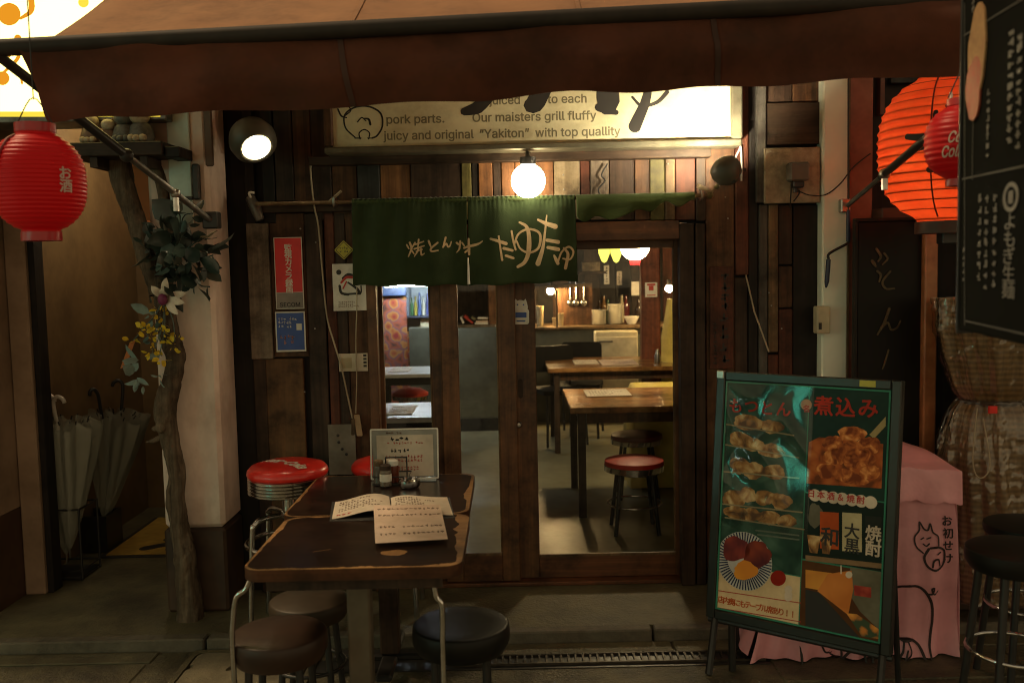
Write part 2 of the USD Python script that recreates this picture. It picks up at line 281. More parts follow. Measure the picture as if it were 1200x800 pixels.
usdkit.mesh(stage, '/World/street/gutter_channel', box(-1.0, 0.97, YF - 0.24, YF - 0.125, -0.1, 0.003), BLACKM)

# the drain grating: a frame and the bars one can count
x0, x1, y0, y1 = -0.25, 0.96, YF - 0.205, YF - 0.13
T = Thing('drain_grate', 'long narrow rusty steel drain grating set along the step before the door', 'drain', ((x0 + x1) / 2, (y0 + y1) / 2, 0))
RUST = paint('rusty_steel', (.085, .075, .06), 0.5, metal=0.7, c2=(.045, .035, .026), scale=30)
T.part('rail', box(x0, x1, y0 - .008, y0, -.02, .012), RUST); T.part('rail', box(x0, x1, y1, y1 + .008, -.02, .012), RUST)
n = 42
for i in range(n):
    xx_ = x0 + (i + .5) * (x1 - x0) / n; T.part('bar', box(xx_ - .004, xx_ + .004, y0, y1, -.018, .0105), RUST)
# concrete gutter lid with two lifting holes
a = PZ(258, 768, 0)[1]; gx0, gx1, gy0, gy1 = -1.30, -0.82, a - .34, a
lid = rrect(gx1 - gx0 - .02, gy1 - gy0 - .02, .035, (gx0 + gx1) / 2, (gy0 + gy1) / 2)
for px in (220, 271):
    q = PZ(px, 787, 0); lid = lid.difference(affinity.rotate(affinity.scale(Point(q[0], q[1]).buffer(1, 10), .013, .03), -18))
T = Thing('gutter_lid', 'worn concrete gutter lid with two oval lifting holes beside the brown stools', 'gutter cover', ((gx0 + gx1) / 2, (gy0 + gy1) / 2, 0))
m = prism(lid, .03); m.apply_translation([0, 0, -.012]); T.part('lid', m, paint('old_concrete', (.25, .215, .135), .8, c2=(.13, .11, .07), scale=7, bump=.4, bscale=80))
fr = rrect(gx1 - gx0 + .05, gy1 - gy0 + .05, .03, (gx0 + gx1) / 2, (gy0 + gy1) / 2).difference(rrect(gx1 - gx0, gy1 - gy0, .04, (gx0 + gx1) / 2, (gy0 + gy1) / 2))
m = prism(fr, .02); m.apply_translation([0, 0, -.004]); T.part('frame', m, CONC)

# ------------------------------------------------------------ the shop's front wall, plank by plank
T = FRONT = Thing('restaurant', 'restaurant front wall patched together from old dark timber planks', 'restaurant', (0, 0.1, PLAT))
OX0, OX1 = P(437, 500, 0)[0], P(808, 500, 0)[0]; HEAD = P(740, 262, 0)[2]
WX0, WX1 = P(258, 450, 0)[0], P(963, 300, 0.0)[0] + 0.01
T.part('wall', cat(box(WX0, OX0, .03, .12, PLAT, 3.3), box(OX1, WX1, .03, .12, PLAT, 3.3), box(OX0, OX1, .03, .12, HEAD, 3.3)), W['black'])
def plank(px0, px1, py0, py1, m, proud=0.02, name='plank', gap=.0015):
    a, b, z0, z1 = R(px0, py0, px1, py1, 0); z0 = max(z0, PLAT + .002)
    T.part(name, box(a + gap, b - gap, -proud, .029, z0, z1, .003), W[m])
TOPZ = -60
for p in ((291, 303, TOPZ, 700, 'black', .004), (303, 318, 420, 700, 'dark', .012), (303, 318, TOPZ, 262, 'black', .012), (318, 340, TOPZ, 236, 'dark', .010), (340, 362, TOPZ, 236, 'brown', .006), (318, 360, 250, 418, 'brown', .008),
          (362, 384, 250, 560, 'dark', .011), (384, 396, 250, 500, 'red', .016), (396, 412, 250, 700, 'dark', .008), (412, 437, 250, 700, 'brown', .012), (384, 396, 503, 700, 'dark', .008), (362, 384, 563, 700, 'black', .006)): plank(*p)
plank(303, 361, 420, 700, 'ply', .006, 'plywood_panel'); plank(293, 319, 262, 420, 'silver', .03, 'weathered_board')
plank(300, 437, 237, 249, 'darkx', .035, 'cross_beam')
top = [(362, 385, 'dark', .01), (385, 415, 'brown', .006), (415, 442, 'slate', .012), (442, 478, 'orange', .008), (478, 538, 'dark', .014), (538, 550, 'olive', .02), (550, 558, 'black', .004), (558, 575, 'orange', .012), (575, 585, 'dark', .007),
       (585, 601, 'orange', .012), (601, 647, 'orange', .009), (647, 678, 'pale', .012), (678, 690, 'red', .008), (690, 712, 'silver', .014), (712, 742, 'dark', .008), (742, 760, 'brown', .012), (760, 778, 'olive', .008), (778, 790, 'tan', .016), (790, 814, 'red', .01)]
for a, b, m, pr in top: plank(a, b, TOPZ, 258, m, pr)
for p in ((814, 826, 262, 700, 'dark', .03), (814, 826, TOPZ, 259, 'dark', .02), (826, 860, TOPZ, 700, 'brown', .018), (860, 876, TOPZ, 322, 'red', .024), (860, 876, 325, 700, 'dark', .010), (876, 888, TOPZ, 700, 'black', .008), (888, 899, 240, 700, 'grey', .014), (899, 911, 240, 412, 'tan', .02),
          (899, 911, 415, 700, 'red', .014), (911, 928, 240, 310, 'dark', .01), (911, 928, 312, 360, 'brown', .012), (911, 928, 362, 700, 'red', .01), (928, 962, 240, 700, 'black', .003), (884, 896, TOPZ, 238, 'grey', .035), (896, 928, TOPZ, 120, 'dark', .01), (928, 962, TOPZ, 120, 'brown', .008),
          (896, 962, 121, 170, 'darkx', .02)): plank(*p)
plank(434, 446, 236, 700, 'door', .035, 'door_post'); plank(796, 813, 262, 700, 'dark', .035, 'door_post')
plank(447, 795, 262, 284, 'doorx', .03, 'door_head'); plank(365, 830, 181, 191, 'darkx', .075, 'ledge')
T.part('threshold', box(OX0, OX1, .0, .13, PLAT, PLAT + .018, .004), W['doorx'])
# nail heads
for px, py in ((352, 268), (369, 385), (370, 284), (357, 459), (853, 256), (843, 218), (850, 231), (916, 385), (901, 343), (904, 358), (660, 205), (661, 222), (783, 192)):
    q = P(px, py, -.026); T.part('nail', ball(q, .004, (1, .5, 1), 1), STEEL)

# ------------------------------------------------------------ sliding doors with glass
def door(name, label, px0, px1, stiles, gx0_, gx1_, Y, top=262, glz0=648, bot=699):
    a, b, z0, z1 = R(px0, top, px1, bot, Y); z0 = max(z0, PLAT + .02); z1 = HEAD - .002
    ga, gb, gz0, _ = R(gx0_, 300, gx1_, glz0, Y); gz1 = P(700, 292, Y)[2]
    D = Thing(name, label, 'sliding door', ((a + b) / 2, Y, z0))
    D.part('stile', box(a, ga, Y - .016, Y + .016, z0, z1, .003), W['door']); D.part('stile', box(gb, b, Y - .016, Y + .016, z0, z1, .003), W['door'])
    D.part('bottom_rail', box(ga, gb, Y - .014, Y + .014, z0, gz0, .002), W['doorx']); D.part('top_rail', box(ga, gb, Y - .014, Y + .014, gz1, z1, .002), W['doorx'])
    D.part('glass_pane', box(ga - .004, gb + .004, Y - .003, Y + .003, gz0 - .004, gz1 + .004), GLASS)
    D.part('glazing_bead', cat(box(ga, gb, Y - .019, Y - .0145, gz0 - .006, gz0 + .006), box(gb - .006, gb, Y - .012, Y - .0035, gz0 + .007, gz1)), W['tan'])
    return D
door('sliding_door', 'narrow wooden sliding door with tall glass pane beside the left door post', 447, 521, None, 452, 507, .075)
door('sliding_door', 'middle wooden sliding door with tall narrow glass pane', 519, 606, None, 539, 585, .040)
D = door('sliding_door', 'wide glazed wooden sliding door with round lock on its stile', 605, 797, None, 629, 790, .075)
q = P(608, 497, .059); D.part('lock', place(lathe([(0, 0), (.016, 0), (.016, .006), (.011, .012), (.009, .02), (0, .021)], seg=20), q, (1, 0, 0), (0, 0, 1), (0, -1, 0)), STEEL, 40)
q = P(610, 455, .059); D.part('finger_pull', place(prism(rrect(.022, .09, .01), .003), q, (1, 0, 0), (0, 0, 1), (0, -1, 0)), W['dark'])

# ------------------------------------------------------------ inside the restaurant
RX0, RX1, RY0, RY1, RH = -2.3, 2.35, .13, 5.3, 2.45
FLOORM = paint('indoor_concrete_floor', (.33, .305, .19), .35, c2=(.19, .175, .105), scale=1.3, bump=.05, spec=.5, stretch=(1, .5, 1))
setting('indoor_floor', box(RX0, RX1, 1.91, RY1, -.2, PLAT + .004), FLOORM); setting('indoor_floor', box(-1.19, RX1, .13, 1.908, PLAT + .001, PLAT + .004), FLOORM)
setting('ceiling', box(-1.19, RX1, RY0, RY1, RH, RH + .1), W['dark']); setting('ceiling', box(RX0, -1.191, 1.71, RY1, RH, RH + .1), W['dark'])
IN = Thing('restaurant_room', 'timber lined back and side walls of the restaurant seen through the doors', 'room', (0, RY1, PLAT))
IN.part('side_wall', box(RX0 - .1, RX0, 1.71, RY1, 0, RH), W['brown']); IN.part('side_wall', box(-1.23, -1.19, RY0, 1.67, 0, RH), W['brown']); IN.part('side_wall', box(RX0, -1.19, 1.671, 1.709, 0, RH), W['brown']); IN.part('side_wall', box(RX1, RX1 + .1, RY0, RY1, 0, RH), W['dark'])
IN.part('wall', box(RX0, RX1, RY1, RY1 + .1, 0, RH), W['black'])
xs = np.linspace(RX0, RX1, 30)
for i in range(29):
    IN.part('plank', box(xs[i] + .003, xs[i + 1] - .003, RY1 - .02 - .01 * rng.random(), RY1, PLAT + .004, RH), W[rng.choice(['dark', 'dark', 'red', 'brown', 'black', 'brown'])])
a, b, z0, z1 = R(752, 292, 774, 430, 3.6); IN.part('post', box(a, b, 3.6, 3.72, PLAT + .004, RH, .01), wood('red_post_wood', (.27, .075, .035), (.12, .035, .018)))
# counter at the back
Yc = 4.6
c0 = P(626, 383, Yc); c1 = P(752, 383, Yc); CT = Thing('service_counter', 'dark service counter with wooden top at the back of the room', 'counter', (c0[0], Yc, PLAT))
CT.part('counter_top', box(c0[0] - .9, c1[0] + .5, Yc - .05, Yc + .55, c0[2] - .03, c0[2], .006), W['tan']); CT.part('front_panel', box(c0[0] - .9, c1[0] + .5, Yc, Yc + .5, PLAT + .004, c0[2] - .032), paint('grey_green_panel', (.10, .10, .068), .5, c2=(.065, .068, .047)))
ctop = c0[2]
CW = paint('crockery', (.88, .85, .74), .3, c2=(.80, .77, .66), scale=30)
for lab, px, pw, n in (('shorter stack of white plates on the back counter', 702, 17, 11), ('taller stack of white plates on the back counter', 720, 17, 15)):
    q = P(px, 377, Yc + .15); r_ = pw * (Yc + .15 + 4.3) / F / 2; S = Thing('plate_stack', lab, 'plates', (q[0], Yc + .15, ctop))
    for k in range(n): S.part('plate', lathe([(0, 0), (r_ * .6, 0), (r_, .012), (r_, .0145), (r_ * .6, .004), (0, .004)], (q[0], Yc + .15, ctop + k * .0128), 24), CW, 40)
q = P(740, 375, Yc + .12); single('bowl', 'white bowl beside the stacked plates on the counter', 'bowl', lathe([(0, 0), (.035, 0), (.045, .01), (.075, .075), (.071, .075), (.042, .014), (0, .012)], (q[0], Yc + .12, ctop), 24), CW, 40)
# hooded shelf over the counter with warm lamps under it
a, b, z0, z1 = R(626, 331, 694, 340, 4.5)
S = Thing('hood_shelf', 'slanting wooden hood shelf over the left end of the counter', 'shelf', (a, 4.5, z0))
S.part('board', tri(prism(Polygon([(a - .9, z0 - .02), (b, z0 + .03), (b, z0 + .06), (a - .9, z0 + .01)]), .5)).apply_transform(np.array([[1, 0, 0, 0], [0, 0, 1, 4.5], [0, 1, 0, 0], [0, 0, 0, 1.]])), W['tan'])
S.part('side_board', box(P(652, 350, 4.75)[0], P(694, 350, 4.75)[0], 4.75, 4.78, ctop, z0 + .02), W['brown']); S.part('post', box(P(651, 350, 4.5)[0], P(653.5, 350, 4.5)[0], 4.5, 4.52, ctop, z0), W['tan'])
WARM = glow('warm_bulb', (1.0, .66, .28), 130.0)
def bulb(px, py, Y, label, r=.035):
    q = P(px, py, Y); B = Thing('wall_lamp', label, 'lamp', q); B.part('bulb', ball(q, r), WARM, True)
    B.part('socket', lathe([(0, 0), (.02, 0), (.02, .05), (0, .05)], q + [0, .0, r - .004], 14), BLACKM, 40)
bulb(645, 341, 4.62, 'small warm bulb glowing under the hood shelf'); bulb(784, 338, 4.3, 'small warm bulb glowing at the right edge of the glass')
for lab, px, py, w_, h_ in (('tall cream cup on the counter below the hood shelf', 633, 378, 9, 24), ('small cream cup at the right on the counter below the hood shelf', 650, 378, 6, 10), ('cream paper cup stack on the counter behind the cups', 657, 378, 8, 15)):
    q = P(px, py, 4.64); s_ = 8.94 / F; single('cup', lab, 'cup', lathe([(0, 0), (w_ * .38 * s_, 0), (w_ * .5 * s_, h_ * s_), (w_ * .44 * s_, h_ * s_), (w_ * .33 * s_, .01), (0, .01)], (q[0], 4.64, ctop), 18), paint('cream_cup_%d' % px, (.62, .50, .28), .5), 40)
# wall boxes and hung notices at the back
a, b, z0, z1 = R(681, 307, 702, 318, 5.0); S = Thing('storage_box', 'shallow wooden box on a bracket near the ceiling of the back wall', 'box', (a, 5.0, z0)); S.part('box', box(a, b, 4.9, 5.1, z0, z1, .006), W['pale']); S.part('shelf', box(a - .03, b + .06, 4.88, 5.25, z0 - .025, z0 - .002), W['dark'])
a, b, z0, z1 = R(740, 330, 749, 346, 5.0); single('notice', 'small white notice hanging left of the red post', 'notice', box(a, b, 5.0, 5.012, z0, z1), WHITEP)
a, b, z0, z1 = R(756, 331, 770, 348, 3.598); S = Thing('notice', 'white notice with red stamp on the red wooden post', 'notice', (a, 3.598, z0)); S.part('sheet', box(a, b, 3.592, 3.598, z0, z1), WHITEP)
S.part('print', cat(box(a + .015, b - .015, 3.590, 3.5915, z1 - .025, z1 - .008), box(a + .03, b - .03, 3.590, 3.5915, z0 + .055, z0 + .095), box(a + .015, b - .015, 3.590, 3.5915, z0 + .012, z0 + .02)), REDINK)
# white low cabinet in front of the counter
a, b, z0, z1 = R(698, 388, 748, 470, 4.4); S = Thing('fridge', 'cream under counter fridge below the plates', 'fridge', (a, 4.4, PLAT)); S.part('body', box(a, b, 4.4, 4.58, PLAT + .004, z1, .01), paint('cream_enamel', (.80, .72, .50), .4)); S.part('door', box(a + .006, b - .006, 4.385, 4.398, PLAT + .06, z1 - .05, .006), paint('cream_enamel_door', (.84, .76, .54), .4)); S.part('handle', box(a + .03, a + .16, 4.37, 4.384, z1 - .1, z1 - .085), GREYM)
# pendant lamps
PW = glow('pendant_white', (1.0, .76, .42), 36.0); PY = glow('pendant_yellow', (.95, .85, .12), .5)
q = P(744, 288, 2.0); s_ = 6.3 / F
S = Thing('pendant_lamp', 'round white glass pendant lamp with red ring hanging over the tables', 'lamp', (q[0], 2.0, q[2]))
S.part('shade', ball(q, 17 * s_, (1, 1, 1), 3), PW, True); S.part('ring', lathe([(0, -.02), (.035, -.02), (.035, .02), (0, .02)], q - [0, 0, 17 * s_ + .012], 18), paint('red_plastic', (.6, .02, .03), .4), 40); S.part('cord', rod(q + [0, 0, 17 * s_], (q[0], 2.0, RH), .004), BLACKM)
for lab, px in (('left of the two yellow glass pendants by the white lamp', 708), ('yellow glass pendant next to the round white lamp', 722)):
    q = P(px, 294, 2.3); s2 = 6.6 / F; S = Thing('pendant_lamp', lab, 'lamp', (q[0], 2.3, q[2]))
    S.part('shade', lathe([(0, -14 * s2), (3 * s2, -12 * s2), (6.5 * s2, -3 * s2), (7 * s2, 4 * s2), (4 * s2, 13 * s2), (1 * s2, 18 * s2)], q, 20), PY, True); S.part('cord', rod(q + [0, 0, 17 * s2], (q[0], 2.3, RH), .003), BLACKM)

# strips, bottles and utensils along the back wall
for k, (px, py, w_, h_) in enumerate(((661, 305, 7, 20), (671, 306, 6, 18), (711, 322, 6, 22), (726, 326, 6, 16), (540, 345, 7, 18), (556, 343, 6, 15))):
    q = P(px, py, 5.22); s_ = 9.5 / F; S = Thing('menu_strip', 'hanging paper menu strip on the back wall, %s' % ['leftmost seen over the hood shelf', 'beside the leftmost strip over the hood', 'left under the pendant lamps', 'right under the pendant lamps', 'left one above the magazine shelf', 'right one above the magazine shelf'][k], 'menu strip', (q[0], 5.22, q[2]))
    S.part('strip', box(q[0] - w_ * s_ / 2, q[0] + w_ * s_ / 2, 5.235, 5.24, q[2] - h_ * s_ / 2, q[2] + h_ * s_ / 2), PAPER if k % 2 else WHITEP); S.part('print', front(scribble(w_ * s_ * .6, h_ * s_ * .85, 6, 1, rng, 1, .25), q[0], 5.234, q[2]), INK)
BOT2 = [(.05, .03, .02), (.20, .10, .03), (.03, .07, .03), (.35, .30, .2), (.10, .02, .02)]
for k, px in enumerate((702, 707, 712, 728, 733, 748)):
    q = P(px, 350, 5.0); hh_ = .22 + .05 * rng.random(); single('bottle', '%s bottle on the back ledge behind the plates' % ['brown', 'amber', 'dark green', 'pale', 'dark red', 'black capped brown'][k], 'bottle', lathe([(0, 0), (.036, 0), (.038, hh_ * .6), (.015, hh_ * .78), (.014, hh_), (0, hh_)], (q[0], 4.98, ctop + .002), 14), paint('back_bottle_%d' % k, BOT2[k % 5], .15), 40)
for k, px in enumerate((668, 675, 684)):
    q = P(px, 345, 4.74); S = Thing('ladle', 'hanging steel ladle %s on the side board over the counter' % ['at the left', 'in the middle', 'at the right'][k], 'ladle', q); S.part('handle', rod(q + [0, 0, .12], q - [0, 0, .05], .006, 6), STEEL); S.part('bowl', ball(q - [0, 0, .08], .032, (1, .6, 1), 1), STEEL, True)
# tables with paper menus
def itable(label, px_l, py_front, py_back, x1, z, name='wooden_table'):
    f = PZ(px_l, py_front, z); b = PZ(px_l, py_back, z); x0, y0, y1 = f[0], f[1], min(b[1], f[1] + .85)
    S = Thing(name, label, 'table', ((x0 + x1) / 2, (y0 + y1) / 2, PLAT)); S.part('tabletop', box(x0, x1, y0, y1, z - .035, z, .005), W['table'])
    for lx in (x0 + .07, x1 - .07):
        for ly in (y0 + .06, y1 - .06): S.part('leg', box(lx - .022, lx + .022, ly - .022, ly + .022, PLAT + .01, z - .037), W['dark']); 
    S.part('brace', cat(box(x0 + .1, x1 - .1, y0 + .05, y0 + .07, z - .10, z - .037), box(x0 + .06, x0 + .08, y0 + .09, y1 - .09, z - .10, z - .037)), W['brown'])
    return x0, y0, y1
tx, ty0, ty1 = itable('nearer wooden table inside with a menu on it', 668, 478, 453, 1.45, .72)
itable('farther wooden table inside standing before the fridge', 642, 432, 418, 1.9, .74)
def menu_on(label, px0, px1, py0, py1, z, m=PAPER, name='menu', cat_='menu', lines=4):
    a, b = PZ(px0, py1, z + .002), PZ(px1, py1, z + .002); c = PZ(px0, py0, z + .002); S = Thing(name, label, cat_, ((a[0] + b[0]) / 2, (a[1] + c[1]) / 2, z))
    S.part('sheet', box(a[0], b[0], a[1], c[1], z + .0015, z + .006), m); g = scribble((b[0] - a[0]) * .86, (c[1] - a[1]) * .8, lines, 12, rng, lw=.25); g.apply_translation([(a[0] + b[0]) / 2, (a[1] + c[1]) / 2, z + .0066]); S.part('print', g, INKBR)
menu_on('cream menu lying on the nearer table inside', 688, 742, 457, 465, .72, PAPER); menu_on('white menu lying on the farther table inside, right sheet', 706, 750, 422, 428, .74, PAPERP); menu_on('grey menu lying on the farther table inside, left sheet', 674, 703, 422, 427, .74, PAPER)
q = PZ(774, 428, .74); S = Thing('bottle', 'small sauce bottle at the right end of the farther table', 'bottle', (q[0], q[1] + .15, .74)); S.part('glass', lathe([(0, 0), (.025, 0), (.026, .06), (.014, .09), (.013, .11), (0, .11)], (q[0], q[1] + .15, .742), 16), STEEL, 40)
# stools inside: a class of round red-topped stools
def round_stool(name, label, base, R_, h, seatm, legm, rimm, group=None, thick=.06, ringz=.16, legr=.011, splay=.05, domed=.012):
    S = Thing(name, label, 'stool', base, group); b = np.asarray(base, float)
    S.part('seat', lathe([(0, h - thick), (R_ * .9, h - thick), (R_ * .985, h - thick * .7), (R_, h - thick * .4), (R_ * .985, h - thick * .12), (R_ * .93, h - .003), (R_ * .6, h + domed * .6), (0, h + domed)], b, 40), seatm, 50)
    if rimm: S.part('rim', lathe([(R_ * .93, h - thick - .004), (R_ * 1.01, h - thick - .002), (R_ * 1.012, h - thick * .55), (R_ * .99, h - thick * .5)], b, 40), rimm, 40)
    for k in range(4):
        t = math.pi / 4 + k * math.pi / 2; d = np.array([math.cos(t), math.sin(t), 0]); S.part('leg', rod(b + d * R_ * .72 + [0, 0, h - thick], b + d * (R_ * .72 + splay) + [0, 0, .004], legr), legm, 40)
    S.part('foot_ring', ring(b + [0, 0, ringz], R_ * .72 + splay * (1 - ringz / h), .007), CHROME if h > .55 else (rimm or legm), True)
    return S
DARKRED = paint('dark_red_vinyl', (.55, .03, .015), .5, c2=(.45, .022, .012), spec=.25)
q = PZ(743, 538, .46); round_stool('round_stool', 'red topped black stool nearest inside the glass door', (q[0], q[1], PLAT + .004), .165, .41, DARKRED, BLACKM, CHROME)
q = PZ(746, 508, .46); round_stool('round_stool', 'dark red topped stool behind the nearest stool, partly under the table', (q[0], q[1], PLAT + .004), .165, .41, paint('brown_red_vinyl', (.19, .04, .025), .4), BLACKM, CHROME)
# yellow draped benches at the right
YEL = paint('mustard_cushion', (.78, .62, .15), .55, c2=(.62, .48, .11), scale=5)
def bench(label, px, py, z, w, d):
    q = PZ(px, py, z); x0, y0 = q[0], q[1]; S = Thing('padded_seat', label, 'seat', (x0 + w / 2, y0 + d / 2, PLAT))
    def top(U, V):
        a = (U - .5) * 2; b = (V - .5) * 2; k = np.maximum(np.abs(a), np.abs(b)); zz = z - .02 * k ** 2 - np.clip((k - .72) / .28, 0, 1) ** 1.3 * (z - PLAT - .03) * 1.0; f = 1 + .03 * np.sin(9 * np.arctan2(b, a)) * np.clip(k - .6, 0, 1)
        s_ = np.minimum(k, .78) / np.maximum(k, 1e-6) * (1 + .12 * np.clip(k - .75, 0, 1) * 4) * 1.25; return x0 + w / 2 + a * s_ * w / 2 * f, y0 + d / 2 + b * s_ * d / 2 * f, zz
    S.part('cover', sheet(top, 41, 41, .004), YEL, True); S.part('base', box(x0 + .05, x0 + w - .05, y0 + .05, y0 + d - .05, PLAT + .004, z - .1), W['dark'])
bench('nearer mustard yellow draped seat at the right edge of the glass', 757, 487, .50, .55, .5); bench('farther mustard yellow draped seat behind the nearer table', 742, 456, .72, .6, .45)
q = P(788, 400, 3.4); S = Thing('paper_lampshade', 'tall yellow shade standing on the floor behind the tables', 'lamp shade', (q[0], 3.4, PLAT)); S.part('shade', lathe([(.16, 0), (.15, .9), (.10, 1.2), (.09, 1.2), (.14, .88), (.15, .0)], (q[0] + .06, 3.4, PLAT + .004), 24), YEL, 40)
# black chairs at the back left of the right door
def chair(label, x, y, rz):
    S = Thing('black_chair', label, 'chair', (x, y, PLAT)); c, s = math.cos(rz), math.sin(rz)
    def at(u, v, z): return np.array([x + u * c - v * s, y + u * s + v * c, PLAT + .004 + z])
    S.part('seat', place(prism(rrect(.38, .38, .05), .035), at(0, 0, .43), (c, s, 0), (-s, c, 0)), BLACKV)
    for u in (-.16, .16):
        S.part('leg', rod(at(u, -.16, .43), at(u * 1.1, -.19, 0), .011), BLACKM); S.part('leg', rod(at(u, .16, .8), at(u * 1.1, .2, 0), .011), BLACKM)
    S.part('backrest', place(prism(rrect(.36, .22, .04), .02), at(0, .15, .70), (c, s, 0), (0, 0, 1)), BLACKV)
chair('black chair standing left behind the nearer table inside', P(655, 470, 3.6)[0], 3.55, .3); chair('black chair beside the counter front, right of the other', P(680, 470, 3.9)[0], 3.9, -.2)
# behind the middle pane
a, b, z0, z1 = R(520, 340, 581, 379, 3.2); S = Thing('magazine_shelf', 'wooden wall shelf with side board behind the middle pane', 'shelf', (a, 3.2, z0)); S.part('shelf_board', box(a - .1, b, 3.0, 3.4, z0 - .02, z0, .003), W['silver']); S.part('back_board', box(a - .1, b, 3.4, 3.42, z0, z1 + .4), W['tan']); S.part('side_board', box(P(573, 350, 3.2)[0], b + .01, 3.05, 3.39, z0, z1 + .4), W['orange'])
zs = z0
for i, (px0, px1, ang, m, nm, lab) in enumerate(((538, 546, 70, WHITEP, 'magazine', 'white magazine standing at the left on the wall shelf'), (543, 556, 38, paint('red_cover', (.5, .05, .03), .5), 'magazine', 'red magazine leaning open on the wall shelf'), (552, 566, 28, paint('olive_cover', (.25, .22, .12), .5), 'magazine', 'olive magazine leaning on the red one'))):
    q = P((px0 + px1) / 2, 374, 3.15); w_ = (px1 - px0) * 7.4 / F
    g = box(-w_ / 2, w_ / 2, -.1, .1, -.008, .008); g.apply_transform(trimesh.transformations.rotation_matrix(math.radians(ang), [0, 1, 0])); g.apply_translation([q[0], 3.18, zs + abs(math.sin(math.radians(ang))) * w_ / 2 + .01]); single(nm, lab, 'magazine', g, m)
q = P(570, 374, 3.15); S = Thing('magazine', 'pile of white and brown magazines lying at the right on the shelf', 'magazines', (q[0], 3.18, zs))
for k in range(4): S.part('magazine', box(q[0] - .09 + .008 * k, q[0] + .06 + .004 * k, 3.06, 3.3, zs + .001 + .014 * k, zs + .013 + .014 * k), [WHITEP, PAPERP, W['tan'], WHITEP][k])
a, b, z0, z1 = R(519, 385, 592, 482, 4.2); PART = paint('grey_green_partition', (.13, .13, .088), .6, c2=(.085, .085, .06), scale=3)
S = Thing('partition', 'plain grey green low partition wall behind the middle pane', 'partition', (a, 4.25, PLAT)); S.part('panel', box(a - .3, b + .25, 4.2, 4.3, PLAT + .004, z1 + .02, .004), PART); S.part('plinth', box(a - .3, b + .25, 4.185, 4.199, PLAT + .004, PLAT + .12), BLACKM)
q = PZ(550, 500, PLAT); S = Thing('canister', 'steel cylinder with brown lid standing behind the middle pane', 'canister', (q[0], q[1], PLAT)); S.part('body', lathe([(0, .02), (.05, .02), (.052, .42), (0, .42)], (q[0], q[1], PLAT + .004), 22), STEEL, 40); S.part('lid', lathe([(0, .42), (.056, .421), (.056, .5), (.03, .53), (0, .53)], (q[0], q[1], PLAT + .004), 22), W['tan'], 40); S.part('foot', lathe([(0, 0), (.058, 0), (.058, .02), (0, .02)], (q[0], q[1], PLAT + .004), 22), BLACKM, 40)
# behind the left pane: batik hanging, cool lit shelves, two white-topped tables
BATIK = usdkit.material(stage, lk('batik_cloth'), {'g': ('geometry', {}), 'v': ('voronoi_texture', {'scale': 11.0, 'feature': 'f1'}), 'n': ('noise_texture', {'scale': 5.0, 'detail': 4.0, 'distortion': 1.5}), 'a': ('mix', {'mix_type': 'mix', 'fac': .5}),
    'r': ('rgb_ramp', {'ramp': [(.28, (.30, .03, .03)), (.40, (.42, .12, .035)), (.47, (.50, .23, .06)), (.52, (.22, .10, .12)), (.60, (.40, .10, .05)), (.72, (.12, .05, .04))]}), 'p': ('principled_bsdf', {'roughness': .85})},
    [('g.position', 'v.vector'), ('g.position', 'n.vector'), ('v.distance', 'a.color1'), ('n.fac', 'a.color2'), ('a.color', 'r.fac'), ('r.color', 'p.base_color')], surface='p.BSDF')
a, b, z0, z1 = R(440, 348, 477, 434, 4.3); single('batik_hanging', 'red and orange patterned cloth panel hanging behind the left pane', 'cloth panel', box(a - .2, b, 4.3, 4.33, z0 - .3, z1), BATIK)
a, b, z0, z1 = R(477, 388, 512, 440, 4.5); single('batik_hanging', 'smaller patterned cloth panel lower right behind the left pane', 'cloth panel', box(a - .05, b + .1, 4.5, 4.53, z0 - .4, z1), BATIK)
a, b, z0, z1 = R(476, 338, 512, 370, 4.4)
BW = paint('pale_blue_wall', (.60, .70, .78), .5, c2=(.42, .52, .62), scale=4)
S = Thing('drink_shelf', 'brightly lit pale blue shelf unit with bottles behind the left pane', 'shelf', (a, 4.5, z0)); S.part('back_panel', box(a - .02, b + .15, 4.72, 4.75, z0 - .15, z1 + .5), BW); S.part('shelf_board', box(a, b + .15, 4.4, 4.718, z0 - .02, z0, .003), paint('dark_blue_board', (.06, .07, .11), .5)); S.part('upright', box(a, a + .02, 4.42, 4.7, z0 + .001, z1 + .5), paint('blue_upright', (.25, .33, .45), .5))
BCOL = [(.10, .25, .12), (.55, .48, .10), (.12, .2, .5), (.65, .65, .55), (.1, .12, .3), (.25, .1, .3), (.5, .55, .5)]
for k in range(7):
    bx = a + .03 + k * .037; hh = .16 + .06 * rng.random()
    single('bottle', ['green bottle', 'yellow bottle', 'blue bottle', 'white bottle', 'navy bottle', 'purple bottle', 'clear grey bottle'][k] + ' on the bright shelf behind the left pane', 'bottle', lathe([(0, 0), (.016, 0), (.016, hh * .6), (.007, hh * .75), (.007, hh), (0, hh)], (bx + .01, 4.5, z0 + .001), 14), paint('bottle_%d' % k, BCOL[k], .2), 40, group='bottles on the bright shelf')
a2, b2, z2, z3 = R(493, 372, 510, 388, 4.5); single('cream_box', 'cream carton below the bright shelf behind the left pane', 'carton', box(a2, b2 + .1, 4.46, 4.6, z2, z3, .004), paint('cream_carton', (.66, .60, .40), .6))
a3, b3, z4, z5 = R(440, 337, 470, 347, 4.28); single('blue_board', 'dark blue board above the patterned cloth behind the left pane', 'panel', box(a3 - .2, b3 + .05, 4.22, 4.29, z4 + .005, z5 + .3, .004), paint('dark_blue_panel', (.07, .11, .24), .4))
FL = glow('cool_fluorescent', (.80, .92, 1.0), 20.0)
